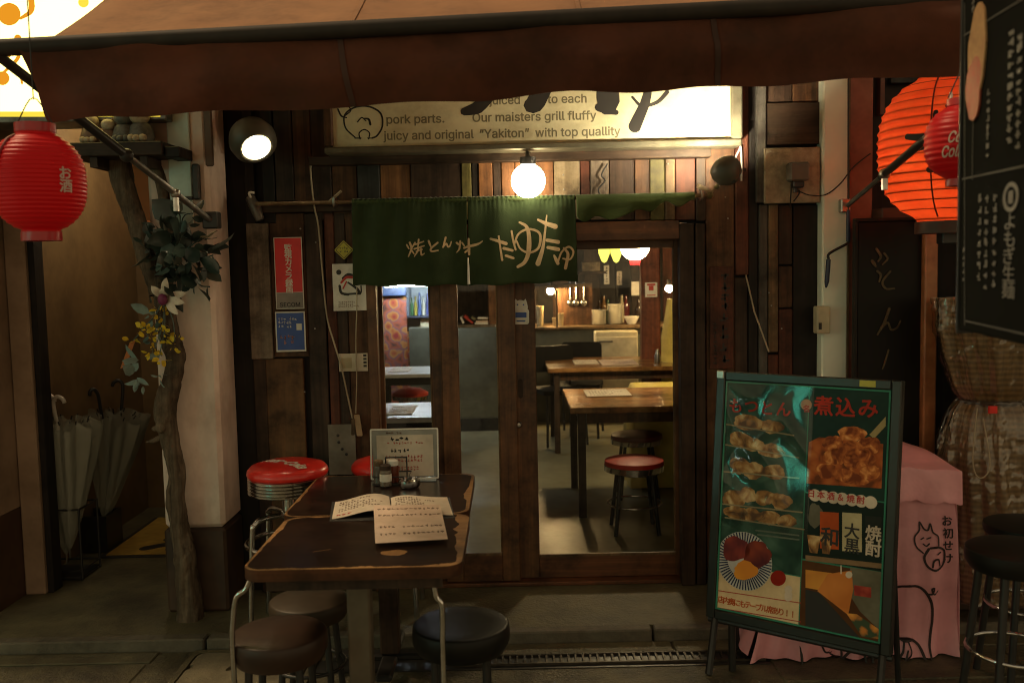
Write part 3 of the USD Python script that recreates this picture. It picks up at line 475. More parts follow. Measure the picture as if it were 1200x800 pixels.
q = P(484, 336, 4.0); S = Thing('fluorescent_lamp', 'cool white fluorescent tube lamp over the bottle shelf', 'lamp', q); S.part('tube', rod(q + [-.25, 0, .02], q + [.4, 0, .02], .018, 12), FL, 40); S.part('fixture', box(q[0] - .28, q[0] + .43, q[1] - .03, q[1] + .03, q[2] + .042, q[2] + .09), WHITEP)
WT = paint('white_tabletop', (.66, .68, .68), .35, c2=(.55, .57, .58), scale=4)
def wtable(label, py0, py1, z, px1):
    f = PZ(448, py1, z); b = PZ(448, py0, z); x1 = PZ(px1, py1, z)[0] + .1; x0 = f[0] - .5; y0, y1 = f[1], min(b[1], f[1] + .8)
    S = Thing('white_table', label, 'table', ((x0 + x1) / 2, (y0 + y1) / 2, PLAT)); S.part('tabletop', box(x0, x1, y0, y1, z - .03, z, .004), WT); S.part('column', rod(((x0 + x1) / 2, (y0 + y1) / 2, PLAT + .03), ((x0 + x1) / 2, (y0 + y1) / 2, z - .03), .035), BLACKM); S.part('foot', lathe([(0, 0), (.22, 0), (.2, .03), (0, .03)], ((x0 + x1) / 2, (y0 + y1) / 2, PLAT + .004), 24), BLACKM, 40)
    S.part('apron', box(x0 + .03, x1 - .03, y0 + .02, y0 + .04, z - .09, z - .031), BLACKM)
wtable('white topped table just inside the left pane', 472, 490, .71, 506); wtable('white topped table deeper inside, before the patterned cloth', 430, 439, .72, 505)
menu_on('white menu with dark edge on the white table just inside', 452, 482, 476, 486, .71, WHITEP); menu_on('cream sheet on the white table deeper inside', 455, 478, 431, 436, .72, PAPER); 
q = PZ(481, 462, .5); round_stool('round_stool', 'bright red topped stool between the two white tables', (q[0], q[1], PLAT + .004), .15, .47, paint('bright_red_vinyl', (.62, .06, .03), .4), BLACKM, CHROME, domed=.04)

# ============================================================ SIGN, LAMPS AND AWNING
YS = -.16
SA, SB = P(381, 180, YS), P(869, 172, YS); sx0, sx1 = SA[0], SB[0]
fa, fb = P(391, 172, YS), P(856, 164, YS)
sz0 = (SA[2] + SB[2]) / 2; szf = (fa[2] + fb[2]) / 2; sz1 = sz0 + .72
SIGN = Thing('shop_signboard', 'wide cream signboard with English lettering, brush characters and pig face above the door', 'signboard', ((sx0 + sx1) / 2, YS, sz0))
SFACE = paint('sign_face', (.72, .68, .45), .6, c2=(.64, .60, .39), scale=2.5)
SFR = paint('sign_frame', (.20, .185, .13), .4, metal=.4, c2=(.13, .12, .085), scale=10)
SIGN.part('panel', box(sx0 + .02, sx1 - .02, YS + .005, YS + .1, sz0 + .02, sz1 - .02), SFACE)
SIGN.part('frame', box(sx0, sx1, YS - .02, YS + .11, sz0, szf, .006), SFR); SIGN.part('frame', box(sx0, sx1, YS - .02, YS + .11, sz1 - .04, sz1, .006), SFR)
SIGN.part('frame', box(sx0, fa[0], YS - .02, YS + .11, szf + .001, sz1 - .041, .006), W['brown']); SIGN.part('frame', box(fb[0], sx1, YS - .02, YS + .11, szf + .001, sz1 - .041, .006), SFR)
SINK = paint('sign_ink', (.21, .19, .11), .7, c2=(.19, .17, .10)); SFY = YS + .0049
def sign_text(s, px0, px1, py, h):
    m = latin(s, h, .0012, bold=True); a = P(px0, py, SFY); b = P(px1, py, SFY); w = m.bounds[1][0] - m.bounds[0][0]
    m.apply_scale([(b[0] - a[0]) / w, 1, 1]); m.apply_translation([-m.bounds[0][0], 0, 0]); return front(m, a[0], SFY, P(600, py + (0 if True else 0), SFY)[2] + (P(600, 0, SFY)[2] - P(600, 0, SFY)[2]))
Z1 = P(600, 142, SFY)[2]; Z2 = P(600, 161, SFY)[2]; Z0 = P(600, 122, SFY)[2]
def sline(s, px0, px1, z, h):
    m = latin(s, h, .0004, bold=True); a = P(px0, 150, SFY)[0]; b = P(px1, 150, SFY)[0]; w = m.bounds[1][0] - m.bounds[0][0]
    m.apply_scale([(b - a) / w, 1, 1]); m.apply_translation([-m.bounds[0][0], 0, 0]); return front(m, a, SFY, z)
hh = .036
SIGN.parts('word', (sline('pork parts.', 453, 521, Z1, hh), sline('Our maisters grill fluffy', 554, 699, Z1, hh), sline('juicy and original', 449, 555, Z2, hh), sline('“Yakiton”', 562, 620, Z2, hh), sline('with top quallity', 627, 727, Z2, hh), sline('juiced', 574, 610, Z0, hh), sline('to each', 642, 688, Z0, hh)), SINK)
def ink_on(poly_px, Y, d=.002):
    """A polygon drawn in photograph pixels, laid on the plane y = Y."""
    def f(x, y): 
        pts = [P(a, b, Y) for a, b in zip(np.atleast_1d(x), np.atleast_1d(y))]; return np.array([p[0] for p in pts]), np.array([p[2] for p in pts])
    from shapely.ops import transform
    return front(prism(transform(f, poly_px), d), 0, Y, 0)
BR = [stroke_poly([(575, 112), (560, 126), (544, 131)], 12, 9, 15), stroke_poly([(640, 95), (628, 120), (622, 124)], 22, 17, 22), stroke_poly([(712, 95), (713, 115), (712, 124)], 26, 22, 28), stroke_poly([(702, 126), (722, 132)], 10, 6, 10),
      stroke_poly([(760, 95), (757, 118), (744, 148)], 8, 15, 11), stroke_poly([(741, 114), (752, 124), (770, 120), (782, 108)], 3, 5, 4)]
SIGN.parts('brush_character', [ink_on(union_all(BR[i:j]), SFY - .0001, .0005) for i, j in ((0, 1), (1, 2), (2, 4), (4, 6))], INK)
PIG = [stroke_poly(spl([(416, 161), (405, 150), (404, 135), (416, 126), (432, 125), (446, 133), (448, 148), (442, 159), (436, 162)], 4), 1.6, 2, 2.2), stroke_poly([(396, 128), (400, 136), (406, 138)], 2, 1.5), stroke_poly([(404, 136), (411, 130), (409, 125)], 1.4, 1.4),
       stroke_poly([(419, 143), (424, 138), (429, 142)], 1.4, 1.2), stroke_poly([(426, 139), (432, 140), (434, 146)], 1.4, 2.6), stroke_poly([(422, 163), (421, 156), (427, 152), (433, 156), (432, 163)], 1.4, 1.4), stroke_poly([(416, 162), (423, 162)], 1.4, 1.4), stroke_poly([(431, 162), (437, 162)], 1.4, 1.4)]
SIGN.part('pig_face', ink_on(union_all(PIG), SFY - .0001, .0005), INK)
SIGN.parts('bracket', (box(sx0 + .2, sx0 + .24, YS + .11, -.03, sz1 - .2, sz1 - .16), box(sx1 - .24, sx1 - .2, YS + .11, -.03, sz1 - .2, sz1 - .16)), BLACKM)

# spot lamps
SPOT = glow('spot_bulb', (1.0, .84, .55), 1900.0); SPOT2 = glow('spot_face', (1.0, .84, .55), 42.0); REFL = paint('lamp_reflector', (.62, .58, .42), .35, metal=.6)
HOODM = paint('olive_hood', (.10, .095, .07), .45, c2=(.07, .065, .05))
def spot(name, label, at, aim, r, m, length, wall):
    at = np.asarray(at, float); aim = np.asarray(aim, float) / np.linalg.norm(aim); u = np.cross(aim, [0, 0, 1.0]); u /= np.linalg.norm(u); v = np.cross(u, aim)
    S = Thing(name, label, 'spot lamp', at); pl = lambda g: place(g, at, u, v, np.cross(u, v))
    k = 1 if np.dot(np.cross(u, v), aim) > 0 else -1
    prof = np.array([(0, -length), (r * .8, -length * .94), (r * 1.38, -length * .70), (r * 1.60, -length * .40), (r * 1.50, -length * .14), (r * 1.12, 0), (r * 1.0, -.004), (r * .98, -length * .1), (r * .97, -length * .12)]); prof[:, 1] *= k
    g = lathe(prof, seg=28); 
    if k < 0: g.invert()
    S.part('hood', pl(g), HOODM, 40); pr = np.array([(r * .97, -length * .12), (r * .85, -length * .35), (r * .5, -length * .55), (0, -length * .6)]); pr[:, 1] *= k; S.part('reflector', pl(lathe(pr, seg=28)), REFL, True); S.part('bulb', pl(ball((0, 0, -length * .30 * k), r * .36, (1, 1, .9), 3)), m, True)
    e = at - aim * length; w = np.asarray(wall, float); S.part('arm', tube(spl([e, (e + w) / 2 + [0, 0, .02], w], 6), .009, 8), BLACKM, 40); S.part('base', lathe([(0, 0), (.03, 0), (.03, .015), (0, .015)], w - [0, 0, .007], 16), BLACKM, 40)
    return S
q = P(301, 174, -.28); spot('spot_lamp', 'round black spot lamp with bright bulb left of the signboard', q, (.44, -.58, -.68), .063, SPOT2, .15, P(296, 150, .0))
q = P(846, 192, -.38); spot('spot_lamp', 'black spot lamp at the right end of the signboard aimed up at it', q, (-.30, .52, .72), .040, SPOT, .10, P(868, 200, -.0))
# globe lamp
q = P(619, 212, -.16); GL = glow('globe_glow', (1.0, .80, .48), 6.5)
S = Thing('globe_lamp', 'glowing white globe lamp over the green door curtain', 'lamp', q); S.part('globe', ball(q, 20 * 4.14 / F, (1, 1, 1), 4), GL, True)
S.part('collar', lathe([(0, 0), (.035, 0), (.035, .03), (0, .03)], q + [0, 0, 19 * 4.14 / F], 20), BLACKM, 40); S.part('arm', tube(spl([q + [0, 0, .1], q + [0, .06, .125], [q[0], -.01, q[2] + .13]], 6), .01), BLACKM, 40)

# awning
YA = -1.25
A0, A1 = P(6, 52, YA), P(1136, -8, YA); V0, V1 = P(38, 143, YA), P(1136, 87, YA)
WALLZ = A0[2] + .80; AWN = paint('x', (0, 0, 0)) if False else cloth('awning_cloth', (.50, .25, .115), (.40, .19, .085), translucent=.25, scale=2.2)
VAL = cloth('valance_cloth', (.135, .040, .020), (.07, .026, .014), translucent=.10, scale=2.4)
T = Thing('awning', 'large reddish brown folding awning with deep hanging valance across the front', 'awning', ((A0[0] + A1[0]) / 2, YA, A0[2]))
def top_seg(u0, u1):
    def fn(U, V):
        u = u0 + (u1 - u0) * U; x = A0[0] + .12 + (A1[0] - A0[0] - .14) * u; y = YA + .03 + V * (-.05 - YA - .03); z = A0[2] + (A1[2] - A0[2]) * u + .015 + V * (WALLZ - A0[2] - .03 + .0 * u) - .05 * np.sin(V * math.pi) + .006 * np.sin(u * 60)
        return x, y, z
    return sheet(fn, 16, 14, .003)
segs = np.array([0, .335, .585, .83, 1.0])
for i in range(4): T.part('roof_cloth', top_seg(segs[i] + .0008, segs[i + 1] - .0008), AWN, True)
for s_ in segs[1:4]:
    T.part('seam', top_seg(s_ - .0025, s_ + .0025).apply_translation([0, -.002, .003]), AWN, True)
def val_seg(u0, u1):
    def fn(U, V):
        u = u0 + (u1 - u0) * U; xa = A0[0] + .05 + (A1[0] - A0[0] - .05) * u; xb = V0[0] + .035 + (V1[0] - V0[0] - .035) * u; za = A0[2] + (A1[2] - A0[2]) * u - .02; zb = V0[2] + (V1[2] - V0[2]) * u
        t = V; x = xa + (xb - xa) * t; z = za + (zb - za) * t + .006 * np.sin(u * 37) * t
        f = .022 * np.sin(u * 17 + 1.2 * np.sin(u * 9) + t * 1.6) * (.3 + .7 * t) + .012 * np.sin(u * 47 + 3 * t) * t + .014 * np.sin(t * 5.5 + 3 * u) + .05 * (meshkit.fbm(np.stack([u * 9, t * 1.7, 0 * u], -1), 3, 4) - .5) + .03 * np.exp(-((u - .02) / .03) ** 2) * t + .02 * np.exp(-((u - .83) / .06) ** 2) * np.sin(t * 3)
        return x, YA - .012 + f, z
    return sheet(fn, 60, 12, .003)
vs = [0, .335, .73, 1.0]
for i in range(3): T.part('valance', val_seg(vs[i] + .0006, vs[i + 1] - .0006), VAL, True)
for s_ in vs[1:3]: T.part('valance_seam', val_seg(s_ - .003, s_ + .003).apply_translation([0, -.004, 0]), paint('dark_thread_%d' % int(s_ * 100), (.07, .03, .02), .8), True)
D_ = (A1 - A0) / np.linalg.norm(A1 - A0)
T.part('front_bar', tube([A0 - [.05, 0, .012], A1 - [0, 0, .012]], .027, 14), BARM, 40); T.part('end_cap', tube([A0 - [.07, 0, .012], A0 - [.045, 0, .012]], .038, 14), BLACKM, 40)
T.part('wall_bar', tube([[A0[0] + .1, -.05, WALLZ], [A1[0], -.05, WALLZ + A1[2] - A0[2]]], .03, 10), BLACKM, 40)
armL = P(246, 258, -.37); endL = np.array([A0[0] - .03, YA, A0[2] - .03]); T.part('arm', tube([armL, armL + (endL - armL) * .45], .013, 10), GREYM, 40); T.part('arm', tube([armL + (endL - armL) * .46, endL], .017, 10), BLACKM, 40)
k_ = armL + (endL - armL) * .455; T.part('joint', ball(k_, .026, (1, 1, 1), 2), BLACKM, 40); T.part('arm_bracket', box(armL[0] - .03, armL[0] + .035, armL[1] - .01, armL[1] + .045, armL[2] - .035, armL[2] + .035, .005), BLACKM)
k2 = armL + (endL - armL) * .20; T.part('joint', cat(ball(k2, .02, (1, 1, 1), 2), rod(k2, k2 - [.0, 0, .07], .012, 8)), STEEL, 40)
armR = P(993, 241, -.10); tgt = P(1092, 157, -1.22); endR = armR + (tgt - armR) * 1.15; T.part('arm', tube([armR, armR + (tgt - armR) * .50], .010, 10), GREYM, 40); T.part('arm', tube([armR + (tgt - armR) * .48, endR], .015, 10), BLACKM, 40)
k_ = armR + (tgt - armR) * .52; T.part('joint', cat(ball(k_, .022, (1, 1, 1), 2), rod(k_, k_ - [0, 0, .06], .013, 8)), STEEL, 40); T.part('arm_bracket', box(armR[0] - .03, armR[0] + .012, armR[1] - .012, armR[1] + .03, armR[2] - .03, armR[2] + .03, .004), STEEL)
# crank rod hanging by the column
h0, h1, h2 = P(994, 246, -.11), P(994, 283, -.11), P(972, 297, -.11)
T.part('crank', cat(tube([P(994, 95, -.085) + [0, .0, .1], P(994, 200, -.10), h0], .004, 6), tube(spl([h1, P(992, 286, -.11), h2, P(971, 304, -.11)], 4), .006, 8)), BLACKM, 40); 
NAVY = paint('navy_plastic', (.03, .04, .09), .4); T.parts('crank_grip', (rod(h0, h1, .009), tube([P(971, 304, -.11), P(969, 330, -.11), P(968, 337, -.11)], [.010, .010, .004], 10)), NAVY, 40)

# noren
YN = -.11
ROD = (P(300, 239, YN), P(832, 229, YN)); rz = lambda x: ROD[0][2] + (ROD[1][2] - ROD[0][2]) * (x - ROD[0][0]) / (ROD[1][0] - ROD[0][0])
T = Thing('curtain_rod', 'thin wooden curtain rod on brackets holding the green door curtain', 'curtain rod', ((ROD[0][0] + ROD[1][0]) / 2, YN, ROD[0][2]))
T.part('rod', tube(ROD, .009, 10), W['tan'], 40)
for px, py in ((392, 236), (822, 230)):
    e = P(px, py, YN); e[2] = rz(e[0]); T.part('bracket', cat(tube(spl([[e[0], -.03, e[2] + .03], [e[0], YN + .03, e[2] - .012], [e[0], YN - .012, e[2] - .016], [e[0], YN - .022, e[2] + .02]], 5), .006, 8)), STEEL, 40)
T.parts('knob', (ball(ROD[1] + [.0, 0, 0], .016), ball(P(840, 219, -.06), .012)), W['olive'], 40)
T.parts('peg', (tube([P(384, 238, YN), P(400, 224, YN - .02)], .006, 6), tube([P(818, 218, YN - .02), P(835, 225, YN)], [.012, .007], 8)), W['pale'], 40)
GREENC = cloth('green_cloth', (.030, .052, .018), (.021, .038, .013), translucent=.10, scale=3); 
def fold(x, z, zt):
    t = np.clip((zt - z) / .4, 0, 1); return .010 * np.sin(x * 19 + .8 * np.sin(x * 7)) * (.35 + t) + .006 * np.sin(x * 47 + 2 * t) * (1 - .5 * t) - .012 * t
def noren(name, label, px0t, px1t, px0b, px1b, pyb0, pyb1):
    xt0, xt1 = P(px0t, 240, YN)[0], P(px1t, 240, YN)[0]; b0, b1 = P(px0b, pyb0, YN - .015), P(px1b, pyb1, YN - .015)
    N = Thing(name, label, 'door curtain', ((xt0 + xt1) / 2, YN, b0[2]))
    def fn(U, V):
        xt = xt0 + (xt1 - xt0) * U; xb = b0[0] + (b1[0] - b0[0]) * U; x = xt + (xb - xt) * V; zt = rz(x) + .012; zb = b0[2] + (b1[2] - b0[2]) * U + .004 * np.sin(U * 17)
        z = zt + (zb - zt) * V; y = YN - .012 + fold(x, z, zt) * np.clip(V * 8, 0, 1) + .0035 * np.sin(U * 150) * np.exp(-V * 14); return x, y, z
    N.part('cloth', sheet(fn, 90, 30, .003), GREENC, True)
    def hem(U, V):
        x = xt0 + (xt1 - xt0) * U; a = math.pi * (-.5 + 2.0 * V); return x, YN - .0145 * np.cos(a) , rz(x) + .013 * np.sin(a) + .001 * np.sin(U * 140)
    N.part('rod_sleeve', sheet(hem, 100, 9, .003), cloth('green_sleeve_cloth', (.055, .085, .024), (.04, .062, .018)) if not UsdShade.Material.Get(stage, lk('green_sleeve_cloth')) else UsdShade.Material.Get(stage, lk('green_sleeve_cloth')), True)
    return N
N1 = noren('door_curtain', 'left panel of the green door curtain with small cream brush characters', 413, 547, 414, 548, 335, 334)
N2 = noren('door_curtain', 'middle panel of the green door curtain with large cream brush characters', 548.5, 674, 549.5, 677, 335, 329)
C4 = lambda pts: [(400 + x / 4, 220 + y / 4) for x, y in pts]
def drape(polys, off=.0019):
    from shapely.ops import transform
    def f(x, y):
        pts = [P(a, b, YN - .02) for a, b in zip(np.atleast_1d(x), np.atleast_1d(y))]; return np.array([p[0] for p in pts]), np.array([p[2] for p in pts])
    g = prism(transform(f, union_all(polys)), .0005); g = front(g, 0, 0, 0)
    v, fc = trimesh.remesh.subdivide_to_size(g.vertices, g.faces, .012); v = np.array(v); zt = rz(v[:, 0]) + .012; V = (zt - v[:, 2]) / .385
    v[:, 1] += YN - .012 + fold(v[:, 0], v[:, 2], zt) - off; return trimesh.Trimesh(v, fc, process=False)
def K(pts, w0, w1=None, wm=None): return stroke_poly(C4(pts), w0 / 4, None if w1 is None else w1 / 4, None if wm is None else wm / 4)
small = [K([(322, 258), (330, 285), (316, 322)], 10, 6), K([(308, 268), (318, 286)], 8, 6), K([(346, 258), (332, 282)], 8, 5), K([(330, 292), (342, 310)], 7, 5), K([(345, 267), (386, 252)], 7, 6), K([(363, 243), (360, 276)], 8, 6), K([(343, 287), (389, 272)], 8, 6),
         K([(364, 280), (357, 300), (343, 322)], 8, 4), K([(374, 285), (376, 314), (390, 308)], 8, 5), K([(352, 298), (381, 289)], 6, 5), K([(410, 250), (420, 276)], 10, 7), K([(452, 258), (422, 284), (424, 298), (454, 294)], 9, 7), K([(489, 233), (477, 280)], 9, 6), K([(477, 277), (492, 262), (499, 276), (508, 273), (515, 253)], 8, 6),
         K([(540, 258), (553, 268)], 10, 6), K([(557, 250), (553, 285), (540, 303)], 9, 4), K([(566, 258), (576, 272)], 8, 6)]
N1.parts('brush_character', [drape(small[i:j]) for i, j in ((0, 10), (10, 12), (12, 14), (14, 17))], CREAM)
big = [K([(700, 240), (735, 250), (772, 262)], 10, 16, 14), K([(738, 228), (746, 285), (754, 338)], 9, 11, 9), K([(762, 284), (802, 294)], 14, 12), K([(772, 318), (806, 330)], 12, 12), K([(798, 203), (806, 250), (817, 290)], 9, 9), K([(810, 265), (832, 215), (880, 194), (930, 215), (925, 280), (880, 304), (840, 286), (822, 250)], 9, 8, 12),
       K([(836, 162), (868, 182), (880, 230), (877, 305), (858, 350), (828, 370)], 10, 14, 22), K([(922, 150), (960, 168), (1002, 182)], 10, 24, 18), K([(963, 130), (955, 205), (944, 285), (922, 355)], 6, 24, 12), K([(965, 246), (1016, 255)], 16, 18), K([(968, 280), (1016, 289)], 14, 18), K([(997, 318), (1014, 354)], 9, 16),
       K([(1013, 352), (1032, 302), (1066, 277), (1088, 300), (1072, 335), (1038, 332)], 8, 7, 10), K([(1042, 283), (1062, 312), (1050, 376)], 9, 15, 14), K([(597, 240), (599, 312)], 9, 10, 12), K([(575, 282), (600, 274), (640, 264), (662, 250)], 9, 5, 13), K([(580, 302), (600, 288)], 8, 10), K([(600, 284), (615, 302)], 8, 6)]
N2.parts('brush_character', [drape(big[i:j]) for i, j in ((0, 4), (4, 6), (6, 10), (10, 13), (13, 17))], CREAM)
xa, xb = P(675, 240, YN)[0], P(813, 236, YN)[0]
def folded(U, V):
    x = xa + (xb - xa) * U; a = 2 * V - 1; drop = (.085 + .03 * np.sin(U * 5 + .6) + .012 * np.sin(U * 23)) * (1 - .35 * np.clip((U - .8) / .2, 0, 1))
    side = np.sign(a + 1e-9); t = np.abs(a); y = YN - .020 - .012 * np.sin(np.clip(t * 3, 0, 1) * math.pi / 2) * (-side) * 1.2 - np.where(a < 0, .0, .018) * np.clip(t * 5, 0, 1) - .010 * np.sin(U * 14 + t * 2) * t - .012 * np.sin(t * math.pi) * np.where(a > 0, 1, 0)
    return x, y + .012, rz(x) + .013 - drop * np.clip(t - .06, 0, 1) - .006 * np.sin(U * 31) * t
FOLD = Thing('door_curtain', 'right panel of the green curtain thrown up over the rod', 'door curtain', ((xa + xb) / 2, YN, 1.75)); FOLD.part('cloth', sheet(folded, 70, 26, .004), UsdShade.Material.Get(stage, lk('green_sleeve_cloth')), True)
single('white_string', 'short white string hanging in the slit of the curtain', 'cord', tube([P(548.5, 302, YN - .02), P(549, 320, YN - .02), P(549.5, 333, YN - .02)], [.003, .005, .006], 8), WHITEP, 40)

# notices on the front wall
def plate(name, label, cat_, px0, py0, px1, py1, m, Y=-.030, lean=0.0):
    a, b, z0, z1 = R(px0, py0, px1, py1, Y); S = Thing(name, label, cat_, ((a + b) / 2, Y, z0)); S.part('board', box(a, b, Y, Y + .004, z0, z1, .001), m); return S, a, b, z0, z1
SR = paint('sticker_red', (.70, .025, .03), .4, c2=(.62, .022, .025)); SG = paint('sticker_grey', (.30, .27, .25), .5)
S, a, b, z0, z1 = plate('security_sticker', 'red and grey security camera sticker with white vertical characters', 'sticker', 322, 278, 355, 362, WHITEP)
zm = z0 + (z1 - z0) * .235; S.part('red_field', box(a + .004, b - .004, -.0312, -.0301, zm, z1 - .004), SR); S.part('grey_field', box(a + .004, b - .004, -.0312, -.0301, z0 + .004, zm - .002), SG)
g = column('監視カメラ録画', .026, .0315, .0008, True); S.part('lettering', front(g, (a + b) / 2, -.0313, z1 - .047), WHITEP); g = centred(latin('SECOM', .019, .0008, True)); S.part('lettering', front(g, (a + b) / 2, -.0313, z0 + .020), INK)
BLUE = paint('sticker_blue', (.03, .09, .38), .4, c2=(.025, .075, .32))
S, a, b, z0, z1 = plate('blue_sticker', 'blue notice with white border and row of coloured marks under the red sticker', 'sticker', 323, 365, 358, 412, WHITEP)
S.part('blue_field', box(a + .006, b - .006, -.0312, -.0301, z0 + .008, z1 - .006), BLUE); g = scribble(.10, .05, 3, 8, rng, lw=.22); S.part('lettering', front(g, (a + b) / 2 - .005, -.0313, z1 - .05), WHITEP)
S.part('white_tab', box(b - .04, b - .016, -.0322, -.0313, z1 - .085, z1 - .055), WHITEP); g = scribble(.10, .045, 2, 6, rng, lw=.3); S.part('marks', front(g, (a + b) / 2, -.0313, z0 + .055), paint('salmon_print', (.6, .25, .16), .6))
q = P(403, 293, -.034); S = Thing('diamond_sign', 'yellow diamond shaped sticker left of the green curtain', 'sticker', q); g = prism(affinity.rotate(rrect(.062, .062, .004), 45), .003); YELS = paint('sticker_yellow', (.55, .50, .04), .4); S.part('board', front(g, q[0], q[1], q[2]), YELS)
S.part('border', front(prism(affinity.rotate(rrect(.054, .054, .003).difference(rrect(.049, .049, .003)), 45), .0008), q[0], q[1] - .0032, q[2]), INK); g = scribble(.04, .03, 2, 4, rng, lw=.22); S.part('marks', front(g, q[0], q[1] - .0032, q[2]), INK)
S, a, b, z0, z1 = plate('dog_notice', 'white notice with black and red cartoon drawing half behind the curtain', 'notice', 390, 309, 432, 364, WHITEP, -.032)
def px_poly(pl, Y, d=.001): return ink_on(union_all(pl), Y, d)
S.part('drawing', px_poly([stroke_poly([(398, 335), (400, 343), (408, 345)], 3, 3), stroke_poly([(402, 326), (408, 322), (416, 324)], 3, 4), stroke_poly([(408, 331), (418, 338), (421, 342)], 2, 3), stroke_poly([(404, 345), (414, 344), (422, 344)], 2.4, 2.4), stroke_poly([(423, 335), (423, 343), (417, 344)], 1.5, 1.5), Point(397, 319).buffer(3)], -.0322), INK)
S.part('drawing', px_poly([stroke_poly([(400, 331), (406, 325), (413, 325)], 2.5, 3), stroke_poly([(402, 338), (406, 330)], 1.6, 1.6)], -.0324), REDINK); g = scribble(.12, .03, 3, 14, rng, lw=.2); S.part('print', front(g, (a + b) / 2, -.0322, z0 + .03), INKBR)
S, a, b, z0, z1 = plate('white_sticker', 'small pale sticker with dark blocks on the right edge', 'sticker', 397, 414, 431, 435, paint('pale_sticker', (.62, .56, .48), .6, c2=(.5, .45, .33)), -.032)
S.part('marks', cat([box(b - .02, b - .005, -.0328, -.0321, z1 - .015 - .016 * k, z1 - .005 - .016 * k) for k in range(4)]), INK); S.part('picture', box(a + .01, a + .06, -.0328, -.0321, z0 + .015, z1 - .02), paint('beige_print', (.52, .44, .27), .6))
S, a, b, z0, z1 = plate('grey_notice', 'weathered grey notice low on the wall behind the dining table', 'notice', 385, 497, 417, 556, paint('grey_card', (.24, .21, .17), .7, c2=(.17, .15, .12), scale=12), -.036)
S.part('marks', cat([ball(P(px, py, -.037), .007, (1, .3, 1), 1) for px, py in ((396, 510), (397, 518), (401, 526), (406, 532))]), INK)
S = Thing('cat_sticker', 'white cat shaped sticker with blue print on the middle door stile', 'sticker', P(610, 380, .056))
S.part('body', px_poly([rrect(20, 18, 3, 610, 371), Point(610, 360).buffer(8.5), Polygon([(602, 356), (604, 350), (608, 354)]), Polygon([(612, 354), (616, 350), (618, 356)])], .0585, .0015), WHITEP); S.part('print', px_poly([sbox(604, 366, 617, 372), stroke_poly([(606, 376), (615, 376)], 1.5, 1.5), Point(606.5, 357).buffer(.9), Point(613.5, 357).buffer(.9)], .0568, .001), BLUE)
# carved plaque on the right
a, b, z0, z1 = R(832, 312, 859, 432, -.03); S = Thing('carved_plaque', 'narrow reddish wooden plaque with vertical black characters right of the door', 'plaque', ((a + b) / 2, -.03, z0)); S.part('board', box(a, b, -.032, -.019, z0, z1, .002), W['red'])
g = scribble(.05, z1 - z0 - .05, 9, 1, rng, lw=.22, fill=1, vertical=True); g2 = scribble(.022, (z1 - z0) * .42, 10, 1, rng, lw=.2, fill=1, vertical=True); S.part('lettering', cat(front(g, (a + b) / 2 + .012, -.0325, (z0 + z1) / 2), front(g2, a + .022, -.0325, z0 + (z1 - z0) * .25)), INK)
# cords on the wall
S = Thing('electric_cable', 'long cream cord hanging down the wall beside the red sticker', 'cord', P(366, 186, -.06)); S.part('cord', tube(spl([P(*p, -.045) for p in ((366, 184), (364, 200), (368, 240), (373, 265), (378, 320), (383, 370), (391, 400), (400, 430), (407, 462), (413, 490))], 5), .0042, 6), CORDM, True)
S.part('tag', place(prism(rrect(.016, .075, .004), .008), P(414, 500, -.055), (1, 0, 0), (.05, 0, 1), (0, -1, 0)), W['tan'])
S = Thing('electric_cable', 'thin tan cord with wooden tag under the half hidden white notice', 'cord', P(418, 340, -.05)); S.part('cord', tube(spl([P(*p, -.042) for p in ((418, 336), (418, 365), (417, 400), (418, 440), (417, 484))], 5), .0028, 6), CORDM, True); S.part('tag', place(prism(rrect(.026, .098, .004), .008), P(420, 498, -.05), (1, 0, 0), (-.12, 0, 1), (0, -1, 0)), paint('pale_tag', (.42, .30, .17), .6))
S = Thing('hanging_rod', 'thin pale rod leaning diagonally on the planks right of the door', 'rod', P(887, 370, -.05)); S.part('rod', tube([P(874, 322, -.045), P(884, 365, -.045), P(901, 412, -.045)], .004, 6), CORDM, True)
S = Thing('bent_hook', 'white bent wire hook beside the right spot lamp', 'hook', P(868, 190, -.05)); S.part('wire', tube(spl([P(*p, -.05) for p in ((860, 188), (866, 176), (868, 172), (869, 190), (869, 212))], 4), .0045, 6), WHITEP, True)
S = Thing('wall_coupling', 'old pipe coupling with cord stubs on the left wall beside the pillar', 'pipe fitting', P(300, 240, -.05)); S.part('body', tube([P(293, 232, -.03), P(300, 245, -.05), P(305, 258, -.05)], [.022, .026, .02], 12), GREYM, 40); S.part('cord', tube(spl([P(294, 232, -.05), P(292, 226, -.05), P(298, 226, -.04)], 4), .006, 6), WHITEP, True)
S = Thing('chain_cord', 'dark twisted cord hanging on the pale plank over the curtain', 'cord', P(703, 215, -.04)); S.part('cord', tube(spl([P(*p, -.03) for p in ((712, 192), (705, 205), (709, 212), (701, 222), (705, 230))], 4), .004, 6), INK, True)
